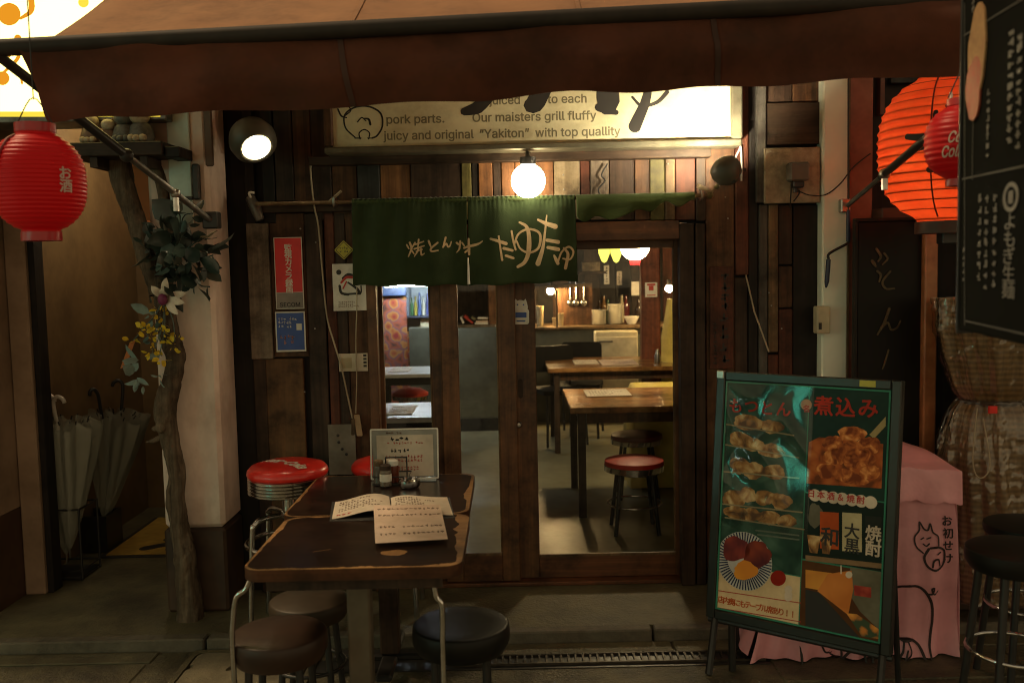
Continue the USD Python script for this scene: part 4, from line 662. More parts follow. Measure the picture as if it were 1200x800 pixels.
# power box panel on the right
a, b, z0, z1 = R(896, 173, 961, 238, -.05); S = Thing('power_panel', 'worn pale board carrying a grey socket box at the upper right', 'panel', ((a + b) / 2, -.05, z0)); S.part('board', box(a, b, -.052, -.028, z0, z1, .003), paint('worn_pale_board', (.44, .38, .26), .8, c2=(.26, .21, .14), scale=22, bump=.3))
a, b, z0, z1 = R(922, 191, 945, 213, -.07); S.part('socket_box', box(a, b, -.12, -.053, z0, z1, .008), paint('grey_plastic', (.17, .16, .13), .5)); S.part('plug', cat(box(a + .018, b - .02, -.11, -.07, z0 - .03, z0 + .002, .006), rod((a + .035, -.09, z0 - .03), (a + .035, -.09, z0 - .05), .012)), BLACKM)
S.parts('cable', (tube(spl([(a + .015, -.09, z0 - .01), (a + .015, -.08, z0 - .06), (a + .018, -.06, z0 - .11)], 5), .003, 6), tube(spl([(a + .05, -.09, z0 - .04), P(936, 228, -.08), P(930, 236, -.06)], 5), .003, 6), tube(spl([(a + .05, -.09, z0 - .045), P(950, 229, -.1), P(968, 228, -.09), P(985, 215, -.10), P(1000, 196, -.09), P(1020, 180, -.08)], 5), .003, 6)), INK, True)
a, b, z0, z1 = R(957, 359, 973, 391, -.12); S = Thing('door_bell', 'small ivory box with a button on the pale column', 'bell', ((a + b) / 2, -.12, z0)); IV = paint('ivory_plastic', (.62, .57, .38), .45); S.part('case', box(a, b, -.125, -.069, z0, z1, .005), IV); S.part('button', box(a + .008, a + .02, -.13, -.1255, z0 + .02, z0 + .05), INK)
print('front done', len(used))

# ============================================================ LEFT: PILLAR, ENTRANCE, DRIFTWOOD
pb = PZ(268, 716, PLAT); px0_, px1_, py0_ = pb[0] - .265, pb[0], pb[1]
S = Thing('pillar', 'pinkish plaster pillar with dark brown foot left of the restaurant front', 'pillar', ((px0_ + px1_) / 2, py0_, PLAT))
zd = P(265, 618, py0_)[2]
S.part('shaft', box(px0_, px1_, py0_, .02, zd, 3.2, .018), PLASTER); S.part('foot', box(px0_ - .004, px1_ + .003, py0_ - .004, .02, PLAT + .001, zd - .001, .012), paint('pillar_foot', (.075, .04, .022), .6, c2=(.035, .02, .012), scale=6))
a, b, z0, z1 = R(199, 190, 225, 262, py0_ - .012); S.part('teal_board', box(a, b, py0_ - .014, py0_ - .001, z0, z1 + .22, .003), paint('pale_teal', (.62, .76, .70), .6, c2=(.52, .64, .59)))
a, b, z0, z1 = R(226, 192, 234, 234, py0_ - .02); S.part('hook', cat(box(a, b, py0_ - .03, py0_ - .001, z0, z1, .006), box(a - .05, a - .001, py0_ - .025, py0_ - .005, z0, z0 + .014, .004)), BLACKM)
a, b, z0, z1 = R(239, 120, 249, 195, py0_ - .012); S.part('slot_cover', box(a, b, py0_ - .014, py0_ - .001, z0, z1, .006), paint('slot_brown', (.14, .09, .065), .6))
setting('wall_recess', box(px1_ + .01, WX0 - .002, .1, .14, PLAT, 3.2), W['black'])
# entrance of the neighbour
EX0 = -2.24; EY1 = 1.64
NB = Thing('neighbour_entrance', 'brown walled entrance recess of the neighbouring house on the left', 'entrance', (-1.9, EY1, PLAT))
NB.part('wall', box(-3.4, WX0 - .02, EY1, EY1 + .1, PLAT, 3.2), OCHRE); NB.part('side_wall', box(WX0 - .16, WX0 - .06, .05, EY1 - .002, PLAT, 3.2), OCHRE)
lw = PZ(47, 690, PLAT); ljx = P(20, 500, -.05)[0]
NB.part('side_wall', box(-2.45, -2.36, .145, EY1 - .002, PLAT, 3.2), OCHRE)
JX0, JX1 = P(20, 500, .05)[0], P(44, 500, .05)[0]
NB.part('door_jamb', box(JX0, JX1, .03, .12, PLAT, 2.24, .006), WALLTAN); NB.part('door_jamb', box(JX1 + .001, JX1 + .03, .05, .14, PLAT, 2.24, .004), W['black'])
zdd = P(15, 612, -.25)[2]
NB.part('front_wall', box(-7, JX0 - .004, -.42, .118, zdd, 2.24), WALLTAN); NB.part('dado', box(-7, JX0 - .001, -.424, .119, PLAT, zdd - .002), DADO)
NB.part('lintel', box(-7, px0_ - .01, -.30, .118, 2.242, 2.40, .004), paint('lintel_plaster', (.30, .24, .15), .7))
NB.part('lintel', box(-7, px0_ - .01, -.10, .117, 2.402, 4.2), WALLTAN)
a = P(160, 200, 1.5)[0]; NB.part('orange_panel', box(a, WX0 - .19, EY1 - .02, EY1 - .001, 1.75, 3.2), ORANGEW)
a = P(150, 200, .35)[0]; NB.part('orange_panel', box(P(152, 200, .2)[0], px0_ + .03, .2, .23, P(180, 258, .2)[2], 2.235), ORANGEW)
for i, (py_t, h_) in enumerate(((600, .17), (555, .34))):
    y_ = 1.40 + .12 * i; NB.part('step', box(-1.98, WX0 - .19, y_, EY1 - .003, PLAT + .001, PLAT + h_ * .8 - .0, .008), paint('step_tile_%d' % i, (.22, .185, .09), .6, c2=(.15, .125, .06)))
a = PZ(115, 652, PLAT + .01); b = PZ(238, 652, PLAT + .01); c = PZ(165, 596, PLAT + .01)
S = Thing('door_mat', 'yellow ochre doormat with black border and black character', 'mat', ((a[0] + b[0]) / 2, (a[1] + c[1]) / 2, PLAT))
mx0, mx1, my0, my1 = a[0] - .0, b[0], a[1], min(c[1], 1.37)
S.part('border', box(mx0, mx1, my0, my1, PLAT + .001, PLAT + .007, .002), INK); S.part('field', box(mx0 + .03, mx1 - .02, my0 + .03, my1 - .02, PLAT + .0075, PLAT + .011), paint('mat_ochre', (.46, .30, .05), .9, c2=(.36, .23, .04), scale=14))
g = union_all([stroke_poly([(-.10, -.08), (0, -.03), (.12, -.05)], .05, .02), stroke_poly([(-.05, .02), (.06, .05), (.13, .02)], .04, .05), stroke_poly([(.02, .12), (.04, .0), (.0, -.1)], .05, .02), stroke_poly([(-.02, .10), (.12, .12)], .035, .03)])
m = prism(g, .001); m.apply_scale([1.3, 1.6, 1]); m.apply_translation([mx0 + .33, my0 + .26, PLAT + .0115]); S.part('character', m, INK)
# bright yellow lit sign over the left entrance
LY = -.33; a, b, z0, z1 = R(-70, -60, 190, 139, LY)
S = Thing('lit_sign', 'glowing yellow white lightbox sign with orange curls at the upper left', 'sign', ((a + b) / 2, LY, z0))
S.part('light_face', box(a + .02, b - .02, LY - .004, LY + .004, z0 + .02, z1), glow('lightbox_white', (1.0, .80, .24), 1.05)); S.part('frame', box(a, b, LY - .006, LY + .2, z0 - .015, z0 + .02, .004), GREYM); S.part('case', box(a, b, LY + .005, LY + .2, z0 + .021, z1), GREYM)
OR = glow('lightbox_orange', (1.0, .38, .02), .22); YE = glow('lightbox_yellow', (1.0, .72, .06), .28)
S.part('emblem', ink_on(Point(11, 17).buffer(13).union(stroke_poly([(24, 22), (36, 14), (37, 2), (33, -10)], 3, 6, 7)), LY - .005, .003), OR)
S.part('emblem', ink_on(union_all([Point(21, 45).buffer(4), stroke_poly([(10, 66), (18, 58), (22, 66), (17, 74)], 4, 4), Point(3, 92).buffer(8), stroke_poly([(6, 84), (10, 80), (2, 88)], 3, 3), stroke_poly([(24, 84), (26, 98)], 3, 2)]), LY - .005, .003), OR)
S.part('emblem', ink_on(union_all([Point(98, 3).buffer(6), Point(44, 52).buffer(5), Point(118, -20).buffer(9), sbox(-60, 131, 188, 137)]), LY - .005, .003), YE)

# shelf with figurines on the driftwood
SY = -.30; a, b, z0, z1 = R(76, 167, 192, 187, SY - .1); 
S = Thing('figurine_shelf', 'dark wooden shelf carrying figurines over the left entrance', 'shelf', ((a + b) / 2, SY, z0))
S.part('board', box(a, b, SY - .12, SY + .12, z0 + .012, z1 - .0, .004), W['darkx']); S.part('side_board', box(b + .002, P(220, 178, SY)[0], SY - .1, SY + .12, z0 + .004, z1 - .02, .004), W['black']); S.part('bracket', cat(box(a + .1, a + .13, SY - .1, SY + .1, z0 - .03, z0 + .011), box(b - .1, b - .07, SY - .1, SY + .1, z0 - .03, z0 + .011)), W['dark'])
st = z1
def figurine(label, px, m1, m2, s=1.0):
    q = P(px, 165, SY - .04); q[2] = st; Fg = Thing('figurine', label, 'figurine', q)
    Fg.part('body', lathe([(0, 0), (.045 * s, 0), (.052 * s, .03 * s), (.04 * s, .07 * s), (.022 * s, .085 * s), (0, .086 * s)], q, 18), m1, 50); Fg.part('head', ball(q + [0, -.01, .105 * s], .036 * s, (1.1, 1, .9), 2), m2, True)
    for k in (-1, 1):
        Fg.part('ear', lathe([(0, 0), (.012 * s, 0), (0, .025 * s)], q + [k * .024 * s, -.005, .128 * s], 8), m1, 40); Fg.part('paw', ball(q + [k * .022 * s, -.045 * s, .018 * s], .017 * s, (1, 1, .9), 1), m2, True)
    Fg.part('paw', ball(q + [0, -.052 * s, .016 * s], .016 * s, (1, 1, .9), 1), m2, True)
BEIGE = paint('figurine_cream', (.50, .42, .28), .5, c2=(.32, .24, .15), scale=40); GRF = paint('figurine_grey', (.13, .13, .11), .5, c2=(.06, .06, .05), scale=40); BRF = paint('figurine_brown', (.20, .11, .06), .5, c2=(.09, .05, .03), scale=40)
figurine('cream and brown animal figurine with white paws at the left of the shelf', 108, BRF, BEIGE, .9); figurine('small brown animal figurine second from left on the shelf', 129, BRF, BEIGE, .75); figurine('dark seated figurine in the middle of the shelf', 147, GRF, GRF, 1.0); figurine('grey striped animal figurine with white paws right on the shelf', 166, GRF, BEIGE, 1.05)
# driftwood trunk with a forked top
S = TR = Thing('driftwood_trunk', 'gnarled forked driftwood trunk standing before the plaster pillar', 'tree trunk', PZ(222, 726, PLAT) + [0, .02, 0])
tb = PZ(222, 724, PLAT); YT = tb[1]
def wtube(pp, rr, seed, sides=30, amp=.22, n=16):
    p = spl(pp, n); r = np.interp(np.linspace(0, 1, len(p)), np.linspace(0, 1, len(rr)), rr); g = tube(p, r, sides); v = np.array(g.vertices)
    k = np.minimum(np.arange(len(v)) // sides, len(p) - 1); c = p[k]; dv = v - c; cr = np.abs(meshkit.fbm(v * [38, 38, 5.0], 3, seed + 5) - .5); f = 1 + amp * 2 * (meshkit.fbm(v * [13, 13, 4.0], 4, seed) - .5) - amp * .9 * np.clip(.09 - cr, 0, 1) / .09 * .95 + amp * .5 * (meshkit.noise(v * [60, 60, 14.0], seed + 3) - .5); g.vertices = c + dv * f[:, None]; return g
main = [P(224, 735, YT), P(222, 705, YT), P(217, 660, YT), P(214, 630, YT + .01), P(206, 585, YT), P(207, 555, YT), P(199, 515, YT), P(193, 480, YT - .01), P(201, 450, YT), P(206, 420, YT), P(199, 395, YT + .01), P(192, 355, YT + .02), P(186, 325, YT + .03)]
main[0][2] = PLAT - .02
S.part('trunk', wtube(main, [.060, .054, .049, .044, .040, .038, .041, .047, .042, .040, .045, .041, .039], 3), W['drift'], True)
S.part('branch', wtube([P(186, 345, YT + .03), P(173, 305, YT + .02), P(160, 262, YT + .04), P(146, 222, YT + .06), P(138, 185, YT + .08)], [.036, .040, .042, .046, .052], 5), W['drift'], True)
S.part('branch', wtube([P(192, 345, YT + .03), P(198, 290, YT + .06), P(194, 240, YT + .07), P(186, 205, YT + .08), P(178, 184, YT + .09)], [.036, .028, .026, .027, .030], 8), W['drift'], True)
S.part('knot', cat(ball(P(189, 500, YT - .04), .024, (1, 1, 1.2), 2), ball(P(184, 502, YT - .02), .016, (1.4, 1, .8), 2)), W['drift'], True); S.part('twig', tube([P(190, 512, YT), P(178, 517, YT - .01), P(171, 518, YT - .02)], [.014, .010, .003], 7), W['drift'], True)
# artificial flowers on the trunk
def leafs(n, c, rad, size, m_r, seed, flatn=None):
    r = np.random.default_rng(seed); out = []
    for i in range(n):
        d = r.normal(size=3); d /= np.linalg.norm(d); o = np.asarray(c) + d * np.asarray(rad) * (.35 + .65 * r.random()); ax = d + r.normal(size=3) * .5; ax /= np.linalg.norm(ax); sd = np.cross(ax, r.normal(size=3)); sd /= np.linalg.norm(sd); up = np.cross(ax, sd); l = size * (.4 + .9 * r.random() ** 1.3); w = l * m_r * (.6 + .6 * r.random())
        pts = [o]; 
        for t, ww in ((.25, .8), (.55, 1.0), (.82, .6)):
            for s in (-1, 0, 1): pts.append(o + ax * l * t + sd * w * .5 * ww * s + up * (-.14 * l * t * t + .05 * l * abs(s)))
        pts.append(o + ax * l - up * .16 * l); f = [[0, 1, 2], [0, 2, 3]]
        for k in (1, 4):
            for s in (0, 1): f += [[k + s, k + 3 + s, k + 4 + s], [k + s, k + 4 + s, k + 1 + s]]
        f += [[7, 10, 8], [8, 10, 9]]; out.append(trimesh.Trimesh(np.array(pts), f, process=False))
    return out
LEAFD = paint('dark_leaf', (.036, .056, .046), .32, c2=(.020, .034, .028), scale=30); LEAFG = paint('grey_green_leaf', (.10, .155, .14), .42, c2=(.06, .10, .09), scale=30); LEAFB = paint('pale_blue_leaf', (.22, .30, .27), .6, c2=(.14, .20, .19), scale=30)
PETY = paint('yellow_petal', (.78, .58, .03), .6, c2=(.58, .38, .02), scale=60); PETW = paint('white_petal', (.72, .64, .52), .6, c2=(.60, .50, .42), scale=40); PURP = paint('purple_heart', (.20, .02, .09), .6)
S = Thing('artificial_leaves', 'bunch of dark artificial leaves bound to the driftwood trunk', 'leaves', P(208, 290, YT - .06))
for cpx, cpy, n, rd, sz in ((208, 284, 34, .12, .10), (222, 300, 27, .10, .10), (196, 302, 22, .085, .085), (217, 322, 22, .09, .09), (184, 282, 14, .06, .065)):
    for g in leafs(n, P(cpx, cpy, YT - .07), (rd, .05, rd), sz, .72, cpx): S.part('leaf', g, LEAFD if rng.random() < .72 else LEAFG, True)
for px, py, dx, dy in ((211, 258, -3, -10), (214, 256, 12, -6), (236, 302, 14, -3), (232, 332, 14, 4), (228, 285, 13, -10)):
    S.part('stem', tube(spl([P(205, 300, YT - .06), P(px, py, YT - .08), P(px + dx, py + dy, YT - .09)], 4), .003, 5), LEAFD, True)
    for g in leafs(3, P(px + dx * .6, py + dy * .6, YT - .09), (.02, .02, .02), .075, .5, px): S.part('leaf', g, LEAFD, True)
S.part('bare_twig', tube(spl([P(236, 278, YT - .08), P(244, 277, YT - .1), P(250, 272, YT - .11), P(255, 270, YT - .11)], 3), [.005] * 10, 5) if False else tube([P(236, 278, YT - .08), P(244, 277, YT - .1), P(249, 273, YT - .11), P(255, 270, YT - .11)], [.006, .005, .004, .002], 6), W['pale'], True)
S = Thing('white_lily', 'white artificial lily with purple heart below the dark leaves', 'flower', P(196, 348, YT - .11))
lc = P(195, 349, YT - .10)
for k, (dx, dy, l) in enumerate(((-18, -14, 1), (0, -24, 1.0), (24, -6, 1.05), (14, 20, 1.0), (-4, -12, .7), (22, 6, .8))):
    d = P(195 + dx, 349 + dy, YT - .15) - lc; n = d / np.linalg.norm(d); sd = np.cross(n, [0, -1, 0]); sd /= np.linalg.norm(sd)
    def pet(U, V, d=d, sd=sd): 
        w = .034 * np.sin(np.clip(V * .93 + .07, 0, 1) * math.pi) ** .7 * (U - .5); q = lc[None, None] + d[None, None] * V[..., None] + sd[None, None] * w[..., None]; q[..., 1] += -.02 * np.sin(V * math.pi) + .2 * np.abs(w); return q[..., 0], q[..., 1], q[..., 2]
    S.part('petal', sheet(pet, 6, 8, .0012), PETW, True)
S.part('heart', ball(lc + [-.003, -.035, -.005], .020, (1, .8, 1.2), 2), PURP, True)
S = Thing('yellow_flowers', 'spray of small yellow artificial flowers on the trunk', 'flowers', P(188, 385, YT - .1))
fl = []
for px, py, n in ((188, 368, 9), (186, 380, 9), (166, 386, 8), (172, 384, 6), (181, 404, 9), (178, 412, 7), (186, 420, 6), (206, 396, 8), (204, 405, 6), (156, 399, 4), (176, 392, 6), (190, 392, 5)):
    for g in leafs(n, P(px, py, YT - .10), (.028, .018, .028), .030, .8, px * 3 + py): fl.append(g)
for k in range(0, len(fl), 5): S.part('bloom', cat(fl[k:k + 5]), PETY, True)
S.part('stem', cat([tube(spl([P(192, 350, YT - .07), P((192 + px) / 2 + 4, (350 + py) / 2, YT - .09), P(px, py, YT - .1)], 4), .0022, 5) for px, py in ((166, 386), (181, 410), (205, 400), (156, 399), (186, 420))]), LEAFG, True)
for g in leafs(14, P(182, 395, YT - .09), (.05, .03, .06), .05, .4, 77): S.part('leaf', g, LEAFG, True)
S = Thing('pale_leaves', 'pale blue green artificial leaves low on the trunk', 'leaves', P(166, 432, YT - .08))
for px, py, sd in ((166, 422, 1), (160, 440, 2), (176, 362, 3), (177, 370, 4), (165, 446, 5), (186, 436, 6)):
    for g in leafs(4, P(px, py, YT - .09), (.025, .02, .03), .07, .55, sd): S.part('leaf', g, LEAFB, True)
S = Thing('orange_tag', 'orange paper strip hanging by the yellow flowers', 'paper strip', P(147, 420, YT - .06)); S.part('strip', place(prism(rrect(.026, .12, .003), .002), P(150, 415, YT - .07), (1, 0, .35), (.42, 0, 1)), ORANGEW)
# the lit lamp hanging in the neighbour's entrance, its lower end showing under the valance
q = P(194, 140, .75); S = Thing('entrance_lamp', 'small bright white lamp hanging in the left entrance behind the awning valance', 'lamp', q)
S.part('tube', tube([q + [0, 0, -.045], q + [0, 0, -.03], q + [-.01, 0, .12]], [.012, .022, .024], 10), glow('entrance_white', (1.0, .84, .54), 70.0), 40); S.part('cord', tube(spl([q + [0, 0, -.045], q + [.012, 0, -.08], q + [.010, 0, -.12]], 4), .004, 6), WHITEP, True)
S.part('socket', rod(q + [-.01, 0, .12], q + [-.012, 0, .18], .028), BLACKM, 40); S.part('stem', rod(q + [-.012, 0, .18], [q[0] - .012, q[1], 2.9], .006), BLACKM)
# umbrellas
UMB = film('umbrella_plastic', (.34, .33, .27), alpha=.27, rough=.25, bump=.6, bscale=18)
def umbrella(label, top, tip, r_top, hookm, hook_at, hook_dir, m=UMB, n=8, wob=.3, seed=0):
    top, tip = np.asarray(top, float), np.asarray(tip, float); S = Thing('umbrella', label, 'umbrella', (tip[0], tip[1], tip[2])); ax = top - tip; L = np.linalg.norm(ax); ax /= L
    u = np.cross(ax, [0, 1, 0]); u /= np.linalg.norm(u); v = np.cross(ax, u); r = np.random.default_rng(seed); ph = r.random(4) * 6
    def fn(U, V):
        a = U * 2 * math.pi; rad = (r_top * (V ** .75) * (1 - .12 * V ** 6) + .008) * (1 + wob * np.cos(n * a + ph[0] + 1.5 * V) * V + .1 * np.sin(3 * a + ph[1]))
        q = tip + ax * (L * V * (1 + .03 * np.cos(n * a)))[..., None] + u * (rad * np.cos(a))[..., None] + v * (rad * np.sin(a))[..., None]; return q[..., 0], q[..., 1], q[..., 2]
    S.part('canopy', sheet(fn, 8 * n + 1, 12, .0012), m, True); hk = np.asarray(hook_at, float)
    S.part('shaft', tube([tip - ax * .05, tip + ax * L * .5, hk], .005, 6), STEEL, True)
    hd = np.asarray(hook_dir, float); e = (hk - (tip + ax * L * .5)); e /= np.linalg.norm(e)
    S.part('handle', tube(spl([hk - e * .05, hk + e * .07, hk + e * .105 + hd * .012, hk + e * .118 + hd * .035, hk + e * .105 + hd * .06, hk + e * .085 + hd * .066], 5), .0095, 8), hookm, True)
    for k in range(n):
        a = 2 * math.pi * k / n; w = u * math.cos(a) + v * math.sin(a); S.part('rib_tip', tube([top + w * r_top * .7, top + w * r_top * .78 + ax * .02], .0035, 5), BLACKM)
YU = .32; WH = paint('white_handle', (.80, .72, .62), .4); 
umbrella('clear umbrella with white hook handle, left of the two at the front', P(72, 496, YU), P(78, 648, YU) , .145, WH, P(58, 490, YU), (.75, -.2, 0), seed=1); umbrella('clear umbrella with white hook handle leaning before the other', P(80, 494, YU - .05), P(82, 642, YU - .03), .13, WH, P(66, 492, YU - .07), (.9, -.1, 0), seed=2)
umbrella('clear umbrella with thin black crook handle', P(136, 487, YU + .38), P(122, 606, YU + .42), .135, BLACKM, P(118, 480, YU + .34), (-.5, -.4, 0), seed=3); umbrella('umbrella with black hook handle at the back near the steps', P(148, 486, YU + .5), P(128, 600, YU + .48), .10, BLACKM, P(143, 470, YU + .5), (-.8, -.2, 0), seed=4)
q = PZ(86, 662, PLAT); S = Thing('umbrella_stand', 'dark square frame umbrella stand by the left wall', 'umbrella stand', (q[0], YU, PLAT)); cx = P(80, 640, YU)[0] + .0
for sx in (-.11, .11):
    for sy in (-.1, .1): S.part('post', rod((cx + sx, YU + sy, PLAT + .004), (cx + sx, YU + sy, PLAT + .36), .006, 8), BLACKM, 40)
for zt in (.05, .355): S.part('frame', cat(rod((cx - .11, YU - .1, PLAT + zt), (cx + .11, YU - .1, PLAT + zt), .005), rod((cx - .11, YU + .1, PLAT + zt), (cx + .11, YU + .1, PLAT + zt), .005), rod((cx - .11, YU - .1, PLAT + zt), (cx - .11, YU + .1, PLAT + zt), .005), rod((cx + .11, YU - .1, PLAT + zt), (cx + .11, YU + .1, PLAT + zt), .005)), BLACKM, 40)
S.part('tray', box(cx - .11, cx + .11, YU - .1, YU + .1, PLAT + .004, PLAT + .02, .004), BLACKM)
cx2 = P(112, 600, YU + .45)[0]; YQ = YU + .45; S = Thing('umbrella_box', 'low black box holding the two rear umbrellas', 'umbrella stand', (cx2, YQ, PLAT))
S.parts('side', (box(cx2 - .10, cx2 + .10, YQ - .10, YQ - .088, PLAT + .003, PLAT + .2), box(cx2 - .10, cx2 + .10, YQ + .088, YQ + .10, PLAT + .003, PLAT + .2), box(cx2 - .10, cx2 - .088, YQ - .087, YQ + .087, PLAT + .003, PLAT + .2), box(cx2 + .088, cx2 + .10, YQ - .087, YQ + .087, PLAT + .003, PLAT + .2)), BLACKM)

# ------------------------------------------------------------ lanterns
def lantern(name, label, c, rx, h, m, capm, ribs, letters=None, lm=None, hang=.25, ry=None):
    S = Thing(name, label, 'lantern', c); c = np.asarray(c, float); n = ribs * 4; prof = []
    for i in range(n + 1):
        t = -1 + 2 * i / n; z = t * h / 2; rr = rx * (1 - abs(t) ** 3.0) ** .5 * .80 + rx * .20 if abs(t) < 1 else rx * .30
        rr = rx * max((1 - abs(t) ** 2.6) ** .5, .40); rr += rx * .016 * (1 - abs(math.cos(i * math.pi / 4)) * 2); prof.append((rr, z))
    S.part('shade', lathe(prof, c, 48), m, True)
    r0 = rx * .42
    for s in (-1, 1): S.part('cap', lathe([(r0 * .8, s * (h / 2 - .004)), (r0 * 1.02, s * (h / 2 - .004)), (r0 * 1.02, s * (h / 2 + h * .075)), (r0 * .8, s * (h / 2 + h * .075))] if s > 0 else [(r0 * .8, -h / 2 - h * .075), (r0 * 1.02, -h / 2 - h * .075), (r0 * 1.02, -h / 2 + .004), (r0 * .8, -h / 2 + .004)], c, 32), capm, 40)
    S.part('hanging_wire', cat(tube(spl([c + [-r0, 0, h / 2 + .02], c + [0, 0, h / 2 + .1], c + [r0, 0, h / 2 + .02]], 5), .002, 5), rod(c + [0, 0, h / 2 + .095], c + [0, 0, h / 2 + hang], .002, 5)), BLACKM)
    if letters is not None:
        g, ang, zc = letters; v, f = trimesh.remesh.subdivide_to_size(g.vertices, g.faces, rx * .12); v = np.array(v); th = ang + v[:, 0] / rx; t = np.clip((v[:, 1] + zc) / (h / 2), -.99, .99); rr = rx * (1 - np.abs(t) ** 2.6) ** .5 + .002 + v[:, 2] + rx * .012
        S.part('lettering', trimesh.Trimesh(np.stack([c[0] + rr * np.sin(th), c[1] - rr * np.cos(th), c[2] + v[:, 1] + zc], 1), f, process=False), lm)
    return S
def paperlamp(name, c, c2, s, rib=0.0):
    return usdkit.material(stage, lk(name), {'g': ('geometry', {}), 'n': ('noise_texture', {'scale': 6.0, 'detail': 3.0}), 'r': ('rgb_ramp', {'ramp': [(.3, c2), (.7, c)]}), 'p': ('principled_bsdf', {'roughness': .4, 'specular_ior_level': .18, 'emission_strength': s}), 'e': ('hsv', {'saturation': 1.1, 'value': 1.0})},
                           [('g.position', 'n.vector'), ('n.fac', 'r.fac'), ('r.color', 'p.base_color'), ('r.color', 'e.color'), ('e.color', 'p.emission_color')], surface='p.BSDF')
LRED = paperlamp('red_lantern_vinyl', (.50, .010, .012), (.43, .008, .010), .03); LCAP = paint('red_cap', (.50, .02, .03), .3); LWHITE = paint('lantern_white_print', (.66, .52, .45), .5)
lc_ = P(45, 214, -1.42)
lantern('red_lantern', 'round red plastic lantern with white characters hanging at the left', lc_, 51 * 2.9 / F, 116 * 2.9 / F, LRED, LCAP, 24, (column('お酒', .030, .038, .001, True), 1.02, .02), LWHITE, hang=.42).part('seam', tube([lc_ + np.array([.134 * math.sin(-.42) * k_, -.134 * math.cos(.42) * k_, z_]) for z_, k_ in ((.135, .52), (.12, .72), (.08, .93), (.03, 1.01))], .005, 6), paint('dark_red_seam', (.22, .006, .008), .4), True)
LOR = usdkit.material(stage, lk('big_lantern_paper'), {'g': ('geometry', {}), 'n': ('noise_texture', {'scale': 9.0, 'detail': 4.0}), 'r': ('rgb_ramp', {'ramp': [(.3, (.78, .11, .030)), (.7, (.90, .17, .050))]}), 'd': ('principled_bsdf', {'roughness': .6, 'specular_ior_level': .25}), 't': ('translucent_bsdf', {}), 'm': ('mix_closure', {'fac': .34})},
      [('g.position', 'n.vector'), ('n.fac', 'r.fac'), ('r.color', 'd.base_color'), ('r.color', 't.color'), ('d.BSDF', 'm.closure1'), ('t.BSDF', 'm.closure2')], surface='m.closure')
bl = P(1107, 174, -.55)
def kanji_mesh(): return front(prism(union_all([stroke_poly([(-.16, .02), (-.05, .03), (.06, -.01)], .03, .02), stroke_poly([(-.02, .10), (-.03, -.10)], .02, .03), stroke_poly([(-.1, -.1), (.05, -.12)], .03, .03), stroke_poly([(.02, .12), (.08, .14)], .025, .02)]), .001), 0, 0, 0)
km = prism(union_all([stroke_poly([(-.17, .03), (-.10, .02), (-.02, .035)], .022, .03), stroke_poly([(-.07, .11), (-.075, .05), (-.09, -.01)], .018, .012), stroke_poly([(-.13, -.02), (-.04, -.01)], .016, .018), stroke_poly([(-.05, -.05), (.02, -.045)], .018, .02), stroke_poly([(-.03, .13), (.02, .15), (.06, .12)], .016, .014), stroke_poly([(-.09, -.10), (-.02, -.09)], .022, .026), stroke_poly([(-.10, .0), (.0, .03), (.05, .10)], .014, .02)]), .0008)
B = lantern('big_orange_lantern', 'large glowing orange red paper lantern with black brush marks', bl, 73 * 3.75 / F, 170 * 3.75 / F, LOR, paint('dark_cap', (.05, .02, .012), .5), 17, (km, -.28, -.0), INK, hang=.5)
rb = bl; B.part('bulb', ball(bl + [0, 0, -.07], .05, (1, 1, 1.2), 3), glow('lantern_bulb', (1.0, .60, .30), 8.5), True)
HOOP = paint('dark_red_hoop', (.16, .012, .005), .7)
for i in range(1, 18):
    t = -1 + 2 * (i - .5) / 17; rr = 73 * 3.75 / F * max((1 - abs(t) ** 2.6) ** .5, .4) * 1.0 - .0035
    if abs(t) < .95: B.part('hoop', ring(bl + [0, 0, t * 85 * 3.75 / F], rr + .003, .0034, 48, 6), HOOP, True)
for k in (-.62, .22): 
    pts = []
    for t in np.linspace(-.93, .93, 40):
        rr = 73 * 3.75 / F * max((1 - abs(t) ** 2.6) ** .5, .4) + .004; pts.append(rb + [rr * math.sin(k), -rr * math.cos(k), t * 85 * 3.75 / F])
    B.part('vertical_cord', tube(pts, .0032, 5), paint('dark_red_cord_%d' % int(k * 100 + 100), (.20, .012, .006), .7), True)
B.part('tassel_holder', box(bl[0] - .015, bl[0] + .045, bl[1] - .03, bl[1] + .03, bl[2] - 85 * 3.75 / F - .085, bl[2] - 85 * 3.75 / F - .022, .004), BLACKM)
cl = P(1128, 167, -1.45); LRED2 = paperlamp('cola_lantern_vinyl', (.42, .010, .012), (.36, .008, .010), .02)
g = cat(centred(latin('Coca', .026, .001, True)).apply_translation([.012, .014, 0]), centred(latin('Cola', .026, .001, True)).apply_translation([-.004, -.020, 0])); sh = np.eye(4); sh[0, 1] = .4; g.apply_transform(sh); g.apply_scale([.8, 1.2, 1])
lantern('cola_lantern', 'small dark red lantern with white Coca-Cola lettering before the big one', cl, 41 * 2.87 / F, 86 * 2.87 / F, LRED2, LCAP, 13, (g, -.60, -.01), LWHITE, hang=.4)
single('red_lantern_hook', 'small white hook tab beside the red cola lantern', 'hook', tube(spl([P(1114, 108, -1.4), P(1115, 113, -1.4), P(1113, 117, -1.4)], 4), .004, 6), WHITEP, True)
print('left done', len(used))

